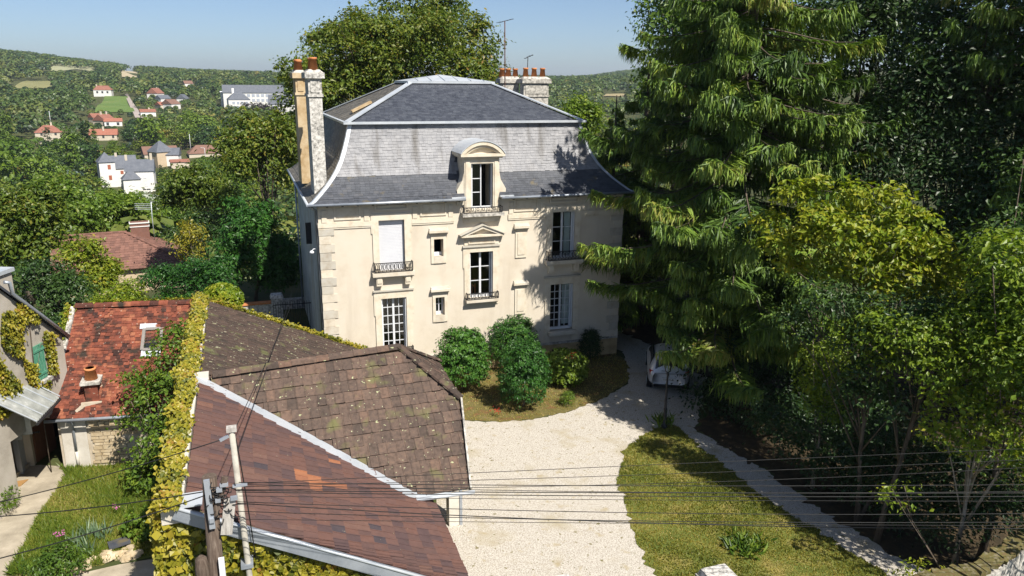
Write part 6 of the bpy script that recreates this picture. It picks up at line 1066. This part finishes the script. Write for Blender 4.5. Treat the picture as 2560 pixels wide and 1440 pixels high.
def far_house(label, px, py, w, d, hw, hr, rot=0., roof='f_red', wall='f_white', hip=0., wins=(), chim=(), parts=None, name='village_house', r0=60, base=None, over=.35, zone=True, shut=None, t=None):
    """a house standing on the terrain under pixel (px, py); rot turns it about its base; wins: (x0, x1, z0, z1) on the front"""
    g = ground_hit(px, py, r0) if base is None else np.asarray(base, float); los = g[:2]-CAM[:2]; a = math.atan2(los[1], los[0])-math.pi/2+rot; u = np.array([math.cos(a), math.sin(a), 0]); v = np.array([-math.sin(a), math.cos(a), 0])
    T = t or thing(name, label, 'house', tuple(g)); P = lambda x, y, z: g+u*x+v*y+np.array([0, 0, z]); b = MB(); w2, d2 = w/2, d/2
    A = [P(-w2, -d2, -3), P(w2, -d2, -3), P(w2, d2, -3), P(-w2, d2, -3)]; B = [q+np.array([0, 0, hw+3]) for q in A]; b.solid(A, B)
    if hip == 0: b.face([P(-w2, -d2, hw), P(-w2, 0, hw+hr), P(-w2, d2, hw)]); b.face([P(w2, -d2, hw), P(w2, d2, hw), P(w2, 0, hw+hr)])
    b.build('wall', wall, T); b = MB(); o = over; e = [P(-w2-o, -d2-o, hw-.05), P(w2+o, -d2-o, hw-.05), P(w2+o, d2+o, hw-.05), P(-w2-o, d2+o, hw-.05)]; r1, r2 = P(-w2-o+hip, 0, hw+hr+.2), P(w2+o-hip, 0, hw+hr+.2)
    b.face([e[0], e[1], r2, r1]); b.face([e[2], e[3], r1, r2]); b.face([e[1], e[2], r2]); b.face([e[3], e[0], r1]); b.face(e[::-1]); R = b.build('roof', roof, T)
    for (x0, x1, z0, z1) in wins:
        b = MB(); b.solid([P(x0, -d2-.08, z0), P(x1, -d2-.08, z0), P(x1, -d2+.02, z0), P(x0, -d2+.02, z0)], [P(x0, -d2-.08, z1), P(x1, -d2-.08, z1), P(x1, -d2+.02, z1), P(x0, -d2+.02, z1)]); b.build('window', 'f_pane' if shut is None else shut, T)
    for (x, y, h) in chim:
        b = MB(); q = P(x, y, hw+hr*.5); b.obox(q+(0, 0, h/2), u, v, (0, 0, 1), .4, .35, h/2+hr*.3); b.build('chimney', 'f_cream', R)
    if zone:
        c = [proj(P(x, y, z)) for x in (-w2-1, w2+1) for y in (-d2, d2) for z in (hw*.35, hw+hr)]; ZONES.append((min(q[0] for q in c), max(q[0] for q in c), min(q[1] for q in c), max(q[1] for q in c), math.hypot(*(g[:2]-CAM[:2])), g[0], g[1], max(w, d)*.62))
    return T
W4 = lambda xs, z0, z1, ww=1.0: [(x-ww/2, x+ww/2, z0, z1) for x in xs]
far_house('cream house with red hipped roof and dark garage openings among trees', 125, 354, 12, 9, 4.8, 3.2, .0, 'f_red', 'f_cream', hip=4.4, wins=W4((-3.2, 2.9), 3.4, 4.6)+[(-5.6, -2.4, 0, 2.2), (1.6, 3.6, 0, 2.0)], chim=((1.5, 0, 2.2),))
far_house('long low house with bright orange gabled roof below the meadow', 262, 349, 12.5, 8, 2.6, 2.6, -.12, 'f_orange', 'f_cream', wins=W4((-4, 0, 4.5), 1.0, 2.4), chim=((0, -1, 2.0),))
far_house('farmhouse with steep red gable and pale verge near the meadow', 262, 312, 7.5, 10, 2.6, 3.4, .75, 'f_red', 'f_cream', wins=W4((-2, 2), 1.2, 2.6), chim=((-2, 0, 2.5), (2, 0, 2.5)))
far_house('long red-roofed outbuilding joined to the farmhouse', 284, 314, 9.5, 6, 2.6, 1.6, .0, 'f_orange', 'f_white', wins=W4((-3, 2.5), .4, 2.0, 1.4))
far_house('small red-roofed shed left of the farmhouse', 242, 306, 7, 6, 3.0, 2.2, .5, 'f_red', 'f_cream')
far_house('white hillside house with red roof above the meadow', 260, 240, 14, 10, 5.2, 3.4, -.18, 'f_red', 'f_white', hip=3, wins=W4((-4, 0, 4), 2.4, 4.2, 1.5), chim=((-5, 0, 2),))
far_house('white gable-fronted house right of the hill road', 390, 246, 12, 9, 4.2, 4.2, 1.1, 'f_red', 'f_white', wins=W4((2.5,), 1.2, 2.6), chim=((3, 0, 1.6),))
far_house('small grey-roofed house below the gabled white house', 408, 256, 9, 8, 3, 2.6, .6, 'f_slate', 'f_white')
far_house('brown-roofed house with a white gable among the trees', 428, 272, 9, 10, 3.6, 3.2, .8, 'f_brown', 'f_white')
far_house('orange lean-to roof beside the brown-roofed gable', 408, 271, 8, 8, 2.6, 2.0, .5, 'f_orange', 'f_cream')
far_house('pale pointed gable standing alone in the wood', 458, 256, 8, 7, 3, 3.2, 1.2, 'f_slate', 'f_white')
far_house('tiny roof peeping over the far tree tops', 470, 216, 9, 8, 3, 3.0, .3, 'f_brown', 'f_white')
far_house('pink-roofed bungalow at the foot of the hill road', 370, 290, 9, 7, 2.6, 1.6, .1, 'f_red', 'f_white', chim=((1, 0, 1.4),))
# white complex with tower and slate roofs
gA = ground_hit(352, 474); dA = math.hypot(*(gA[:2]-CAM[:2])); at = lambda px, dd: np.array([*hdist(px, 400, dd)[:2], float(terr(*hdist(px, 400, dd)[:2]))])
far_house('plain white two-storey house with slate roof and shuttered windows', 345, 474, 9.0, 8, 7.0, 3.6, -.10, 'f_slate', 'f_white', base=at(348, dA), wins=W4((-2.4, 1.6), 4.4, 6.0)+W4((1.8, -1.8), 1.4, 3.0), chim=((-4.2, 0, 2.6), (3.9, 0, 3.0)), shut='f_pale')
far_house('white house with slate roof, gabled dormer and red shutters', 292, 455, 10.5, 8, 6.6, 4.2, .06, 'f_slate', 'f_white', base=at(298, dA+12), wins=W4((.2, 3.4), 4.6, 5.8), chim=((-1.0, 0, 2.0),), shut='f_shutter')
T = far_house('square white stair tower with pyramidal slate roof', 262, 455, 5.2, 5.2, 9.0, 3.2, .15, 'f_slate', 'f_white', hip=2.95, base=at(263, dA+9), wins=W4((.6,), 6.4, 8.0)+W4((.6,), 2.6, 4.2), shut='f_shutter', name='stair_tower')
far_house('small white annexe with hipped slate roof below the plain white house', 325, 480, 5.5, 5, 5.0, 2.6, .1, 'f_slate', 'f_white', hip=2.4, base=at(322, dA-10), wins=W4((.3,), 2.6, 4.2), shut='f_pale')
far_house('tan house with a many-sided slate roof behind the white complex', 405, 414, 7.5, 7.5, 6.0, 4.2, .5, 'f_slate', 'f_tan', hip=3.7, wins=W4((1.8,), 3.2, 4.6, 2.0))
far_house('low slate-roofed wing beside the many-sided roof', 430, 412, 7, 6, 4.4, 2.6, -.2, 'f_slate', 'f_white')
far_house('brown gabled roof rising behind the many-sided slate roof', 400, 391, 14, 9, 1.5, 3.0, .15, 'f_brown', 'f_cream')
far_house('weathered pink-red hipped roof among trees beyond the street lamp', 512, 388, 14, 10, 1.2, 3.2, .1, 'f_brown', 'f_cream', hip=4)
far_house('flat red shed roof beside the slate-roofed wing', 450, 418, 7, 5, 2.4, .8, .1, 'f_red', 'f_cream')
# school
gS = ground_hit(640, 280); dS = math.hypot(*(gS[:2]-CAM[:2]))
def sq(px, dd): return at(px, dd)
far_house('long white school block with rows of windows and grey roof', 650, 280, 44, 14, 11, 5.5, .03, 'f_slate', 'f_white', base=sq(646, dS+30), hip=.0, over=.5, wins=[(x-1.1, x+1.1, z, z+2.2) for x in np.arange(-14, 20, 3.4) for z in (4.2, 7.8)], name='school_block', shut='f_grid')
far_house('white school pavilion with hipped slate roof', 600, 280, 15, 13, 9.5, 4.6, .1, 'f_slate', 'f_white', hip=5, base=sq(608, dS), wins=[(x-.9, x+.9, z, z+1.8) for x in (-4, -1, 2, 5) for z in (3.0, 6.2)], name='school_block', shut='f_grid')
far_house('white school wing with steep grey roof partly hidden by the maple', 715, 290, 22, 13, 7.5, 6.5, -.12, 'f_slate', 'f_white', base=sq(722, dS-20), wins=[(x-.9, x+.9, z, z+1.8) for x in (-8, -5, -2) for z in (1.6, 4.8)], name='school_block', shut='f_grid')
far_house('flat white school annexe left of the chimney stack', 580, 262, 10, 10, 10.5, .4, .0, 'f_pale', 'f_white', base=sq(582, dS+40), name='school_block')
q = sq(596, dS+18); t_ = thing('boiler_chimney', 'round white boiler chimney standing at the school', 'chimney', tuple(q)); b = MB(); b.lathe(q-(0, 0, 2), [(0, .9), (17.5, .8), (17.5, .6)], 10); b.build('stack', 'f_white', t_)
far_house('dark roofed house behind the school', 690, 250, 15, 10, 4.5, 4.5, .1, 'f_brown', 'f_white', base=sq(693, dS+110))
# brown-roofed house close by on the slope
g = hdist(338, 672, 72); B0 = np.array([g[0], g[1], -9.2]); BH = thing('brown_roofed_house', 'house with brown tiled hip roof and brick chimney among the yellow creepers', 'house', tuple(B0)); los = unit((g-CAM)[None, :2])[0]; u = np.array([los[1], -los[0], 0]); v = np.array([los[0], los[1], 0])
eP = lambda px, py, dd: hdist(px, py, dd)
zev = eP(215, 676, 71.0)[2]
c1 = on(300, 676, 2, zev)-u*4.0; zr = hdist(326, 572, 76)[2]; c2 = c1+u*9.6+v*.0; rA = c1+u*(-1)+v*4.8; rA[2] = zr; rB = c1+u*4.6+v*4.8; rB[2] = zr; c3 = c2+v*9.6; c4 = c1+v*9.6-u*1
b = MB(); b.face([c1-u*1, c2, rB, rA]); b.face([c2, c3, rB]); b.face([c3, c4, rA, rB]); BR = b.build('roof', 'f_brown', BH)
M('m_tile_brown', [(.3, (.85, .85, .85)), (.7, (1.12, 1.1, 1.1))], scale=3, rough=.85, tint=[(.13, .07, .055), (.17, .088, .066), (.20, .105, .08)])
rng = np.random.default_rng(401); A = slope_tiles(rng, plane_rows(c1-u*1, c2, rA, rB, .34), .36, .03, .12, tilt=.06); tile_field(BR, 'roof_tile', 'tile_field', *A, MATS['m_tile_brown'], 260, TB)
A = slope_tiles(rng, plane_rows(c2, c3, rB, rB+(c3-c2)*.01, .34), .36, .03, .12, tilt=.06); tile_field(BR, 'roof_tile', 'tile_field', *A, MATS['m_tile_brown'], 0, TB)
ridge_tiles(BR, rB+(0, 0, .05), c2+(0, 0, .08), 16, .3, .12, 'm_tile_brown', 'hip_tile'); ridge_tiles(BR, rA+(0, 0, .05), rB+(0, 0, .05), 13, .3, .12, 'm_tile_brown')
b = MB(); A = [c1+u*-.6+v*.4, c2-u*.4+v*.4, c3-u*.4-v*.4, c4+u*.6-v*.4]; b.solid([np.array([q[0], q[1], -9.6]) for q in A], [np.array([q[0], q[1], zev-.05]) for q in A]); b.build('wall', 'f_tan', BH)
q = rB+u*1.3+v*.9; b = MB(); b.obox(q+(0, 0, -.3), u, v, (0, 0, 1), .75, .35, 1.0); ch = b.build('chimney', 'm_tile_brown', BR); b = MB(); b.obox(q+(0, 0, .62), u, v, (0, 0, 1), .82, .42, .05); b.obox(q+(0, 0, .3), u, v, (0, 0, 1), .8, .4, .04); b.build('chimney_band', 'f_white', ch)
q = q+u*1.1; t_ = thing('television_antenna', 'bent silver television aerial on the brown tiled roof', 'antenna', tuple(q-(0, 0, .9))); b = MB(); b.tube([q-(0, 0, 1.0), q+(0, 0, 1.0), q+u*.05+(0, 0, 2.4)], .035, 6); b.build('mast', 'm_zinc', t_)
for k in range(4): b = MB(); b.bar(q+(0, 0, 2.3-.16*k)-u*1.3, q+(0, 0, 2.2-.16*k)+u*.1, .03); b.build('element', 'm_zinc', t_)
# street lamp and poles in the valley
for k, (px, py, h, lab) in enumerate(((515, 412, 7, 'grey street lamp with a bent arm in the valley'), (386, 450, 10, 'pale pole beside the plain white house'), (130, 330, 11, 'white pole leaning above the red hipped roof'), (478, 385, 9, 'thin grey pole near the pink-red roof'))):
    g = ground_hit(px, py); t_ = thing('street_lamp' if k == 0 else 'distant_pole', lab, 'street lamp' if k == 0 else 'pole', tuple(g)); b = MB(); b.tube([g, g+(0, 0, h)]+([g+(-1.6, 0, h+.2)] if k == 0 else []), .11, 5); b.build('mast', 'f_pale', t_); ZONES.append((px-5, px+5, py-h*8, py-20, math.hypot(*(g[:2]-CAM[:2])), g[0], g[1], 1))
# white van at the white house
g = on(354, 472, 2, float(terr(*ground_hit(354, 472)[:2]))); g = at(356, dA-9); VAN = thing('white_van', 'small white car parked before the plain white house', 'car', tuple(g)); los = unit((g-CAM)[None, :2])[0]; u = np.array([los[1], -los[0], 0]); v = np.array([los[0], los[1], 0]); b = MB()
pr = [(-2.1, .35), (2.1, .35), (2.1, 1.0), (1.7, 1.65), (-.6, 1.7), (-1.2, 1.05), (-2.1, .9)]; b.solid([g+u*x-v*.85+(0, 0, z) for x, z in pr], [g+u*x+v*.85+(0, 0, z) for x, z in pr]); b.build('body', 'f_white', VAN)
for x0, x1 in ((-.9, .1), (.25, 1.5)): b = MB(); b.obox(g+u*(x0+x1)/2-v*.87+(0, 0, 1.3), u, (0, 0, 1), v, (x1-x0)/2, .22, .02); b.build('window', 'f_pane', VAN)
for x in (-1.3, 1.3): b = MB(); b.tube([g+u*x-v*.9+(0, 0, .33), g+u*x-v*.6+(0, 0, .33)], .33, 10); b.build('wheel', 'm_rubber', VAN)
ZONES.append((340, 372, 455, 474, dA-12, g[0], g[1], 3))
ZONES += FZ+[(314, 352, 238, 297, 620, 1e9, 1e9, 0), (575, 720, 222, 275, dS-55, 1e9, 1e9, 0)]
# --- tree prototypes for the valley (built round the origin, first copy placed like the others)
def proto(kind, seed, nleaf, leaf, mat, tintc):
    rng = np.random.default_rng(seed)
    if kind == 'poplar': lob = [((0, 0, 7), (1.6, 1.6, 6.5)), ((.3, 0, 4), (1.9, 1.9, 3.5))]
    elif kind == 'fir': lob = [((0, 0, z), (3.4*(1-z/13), 3.4*(1-z/13), 1.0)) for z in np.arange(1.5, 12.5, 1.1)]
    else: lob = lobes_for(rng, (0, 0, 5.2), 4.6, 4.2, 9)
    S = sum(r[0]*r[1]+r[0]*r[2]+r[1]*r[2] for _, r in lob); per = 9; V, F, t, C = crown(rng, lob, nleaf/per/S, per, leaf*.9, leaf, tintc=tintc, tintw=.3, aspect=.75, rnd=.35)
    b = MB(); b.tube([(0, 0, -1.5), (0, 0, 5)], [.3, .18], 5); return mesh_np('crown', V, F, MATS[mat], t), b.mesh('trunk', 'm_bark')
KIND = [('round', 'l_green', .45), ('round', 'l_green', .7), ('round', 'l_maple', .45), ('round', 'l_dark', .55), ('round', 'l_lime', .2), ('fir', 'l_dark', .5), ('poplar', 'l_lime', .15), ('round', 'l_blue', .4), ('round', 'l_maple', .75), ('round', 'l_yellow', .25)]
WT = np.array([.22, .19, .14, .17, .10, .06, .03, .02, .04, .03]); WT = WT/WT.sum()
LAB = ['round mid-green tree in the wooded valley', 'fresh green leafy tree in the wooded valley', 'olive-brown tree in the wooded valley', 'dark green tree in the wooded valley', 'yellow-green tree in the wooded valley', 'dark conifer in the wooded valley', 'slim light green poplar in the wooded valley', 'blue-grey cedar in the wooded valley', 'russet-tinged tree in the wooded valley', 'golden green tree in the wooded valley']
NEAR = [proto(k, 500+i, 2400, .46, m, c) for i, (k, m, c) in enumerate(KIND)]; FAR = [proto(k, 600+i, 900, .75, m, c) for i, (k, m, c) in enumerate(KIND)]
rng = np.random.default_rng(77); cand = []
for az0, az1, r0, r1, sp in ((-17, 6.5, 82, 1350, 9.6), (16, 31, 80, 1100, 11)):
    r = r0
    while r < r1:
        s = sp*(1 if r < 500 else 1.25); n = int(math.radians(az1-az0)*r/s)
        for k in range(n):
            a = math.radians(az0+(az1-az0)*(k+rng.uniform())/n); q = r+rng.uniform(-.5, .5)*s; cand.append((CAM[0]+q*math.sin(a), CAM[1]+q*math.cos(a), q))
        r += s*.85
PURP = [(632, 256), (655, 268), (683, 262), (665, 272)]; acc = []
for (x, y, r) in cand:
    z = float(terr(x, y)); k = int(rng.choice(len(KIND), p=WT)); s = (rng.uniform(.7, 1.2) if rng.uniform() < .7 else rng.uniform(1.2, 1.75))*(.8 if r < 130 else 1.0); c = proj((x, y, z)); tp_ = proj((x, y, z+9.4*s)); hw = 4.4*s/c[2]*FPX; ok = True
    for trial in (0, 1):
        if trial: s *= .42; tp_ = proj((x, y, z+9.4*s)); hw = 4.4*s/c[2]*FPX
        ok = True
        for (a, b_, cc, d, zr_, hx, hy, hr_) in ZONES:
            if math.hypot(x-hx, y-hy) < hr_+2.2*s: ok = False; break
            if r < zr_+6 and c[0]+hw > a and c[0]-hw < b_ and tp_[1] < d-.32*(d-cc) and c[1] > cc: ok = False; break
        if ok: break
    if ok: acc.append((r, x, y, z, k, s))
acc.sort(); vis = [a for a in acc if -40 < proj(a[1:4])[0] < 2600]; seen = lambda a: (lambda q: q[1] < 480 and (q[0] < 640 or 1370 < q[0] < 1570))(proj((a[1], a[2], a[3]+9*a[5]))); vis = [a for a in vis if seen(a)]+[a for a in vis if not seen(a)]
for i, (r, x, y, z, k, s) in enumerate(vis[:300]):
    me_c, me_t = NEAR[k] if r < 260 else FAR[k]; rot = rng.uniform(0, 6.28); T = thing(['oak_tree', 'oak_tree', 'chestnut_tree', 'oak_tree', 'lime_tree', 'fir_tree', 'poplar_tree', 'cedar_tree', 'chestnut_tree', 'maple_tree'][k], LAB[k], 'tree', (x, y, z-.4), group='trees of the wooded valley: '+LAB[k].split(' in ')[0])
    T.rotation_euler = (0, 0, rot); T.scale = (s, s, s*rng.uniform(.85, 1.15))
    for nm, me in (('crown', me_c), ('trunk', me_t)): o = bpy.data.objects.new(nm, me); COL.objects.link(o); o.parent = T
for i, (px, py) in enumerate(PURP):
    g = at(px, dS-30-6*i); rng2 = np.random.default_rng(700+i); broad('copper_beech', ['dark purple beech before the school pavilion', 'low purple beech between the two larger ones', 'broad purple beech before the school wing', 'small purple shrub by the school lawn'][i], tuple(g), lobes_for(rng2, g+(0, 0, 6), 5.5, 5.5, 7), .25, 14, 1.0, 1.1, 'l_purple', 710+i, trunk=.3, nl=4)
# the farther woods read as one mass
rest = vis[300:]
def woods(name, items, nl, lf, seed, label):
    rng = np.random.default_rng(seed); Cs, Os, Ls, Ts = [], [], [], []
    for (r, x, y, z, k, s) in items:
        m = nl(r); d = unit(rng.normal(size=(m, 3))); d[:, 2] = np.abs(d[:, 2])*1.0-.25*(rng.uniform(size=m) < .4); d = unit(d); hgt = 4.4*min(s, 1.5); wd_ = 4.6*s*(.5 if KIND[k][0] in ('fir', 'poplar') else 1)
        Cs.append(np.array([x, y, z+4.6*min(s, 1.5)])+d*np.array([wd_, wd_, hgt])*rng.uniform(.75, 1.05, (m, 1))); Os.append(d+np.array([0, 0, .35])); Ls.append(np.full(m, lf(r))*rng.uniform(.7, 1.3, m)); base = {'l_green': .42, 'l_maple': .5, 'l_dark': .14, 'l_lime': .62, 'l_blue': .2, 'l_yellow': .75}.get(KIND[k][1], .4); Ts.append(np.clip(base+rng.normal()*.13+rng.normal(size=m)*.05, 0, 1))
    C, O, L_, T_ = (np.concatenate(q) for q in (Cs, Os, Ls, Ts)); V, F = leaves(rng, C, O+rng.normal(size=O.shape)*.14, L_, L_*.85, fold=.04); return tag(obj(name, mesh_np(name, V, F, MATS['l_wood'], T_)), label, 'woodland', kind='stuff')
LEAF('l_wood', [(.020, .042, .014), (.040, .075, .018), (.068, .112, .022), (.105, .135, .028), (.15, .165, .034), (.19, .165, .04)], trans=.2)
woods('woodland', rest, lambda r: 120 if r < 420 else (72 if r < 700 else 42), lambda r: 1.35 if r < 420 else (1.9 if r < 700 else 2.7), 801, 'mixed woods covering the valley sides beyond the houses')
hill = []
for az0, az1, r0, r1, sp in ((-17, 7, 1250, 2900, 20), (17, 31, 1000, 3300, 22)):
    r = r0
    while r < r1:
        s = sp*r/1500; n = int(math.radians(az1-az0)*r/s)
        for k in range(n):
            a = math.radians(az0+(az1-az0)*(k+rng.uniform())/n); q = r+rng.uniform(-.5, .5)*s; x, y = CAM[0]+q*math.sin(a), CAM[1]+q*math.cos(a); z = float(terr(x, y)); c = proj((x, y, z+6))
            if any(c[0] > A_[0]-4 and c[0] < A_[1]+4 and c[1] > A_[2]-2 and c[1] < A_[3]+6 and q < A_[4]+10 for A_ in ZONES): continue
            hill.append((q, x, y, z-1.5, int(rng.choice(4)), s/8.5))
        r += s*.8
woods('hill_forest', hill, lambda r: 40, lambda r: 4.2*r/1500, 803, 'forest covering the distant hills')
# haze in the far air
hz = bpy.data.materials.new('m_haze'); hz.use_nodes = True; t = hz.node_tree; t.nodes.remove(t.nodes['Principled BSDF']); pv = _n(t, 'ShaderNodeVolumePrincipled'); pv.inputs['Color'].default_value = (.80, .90, 1.0, 1); pv.inputs['Density'].default_value = .00012; pv.inputs['Anisotropy'].default_value = .25
t.links.new(pv.outputs[0], t.nodes['Material Output'].inputs['Volume'])

b = MB(); b.box(-6000, 6000, -600, 7500, -75, 130); o = b.build('haze', [hz]); tag(o, 'pale blue haze in the air of the valley', 'haze', kind='stuff')
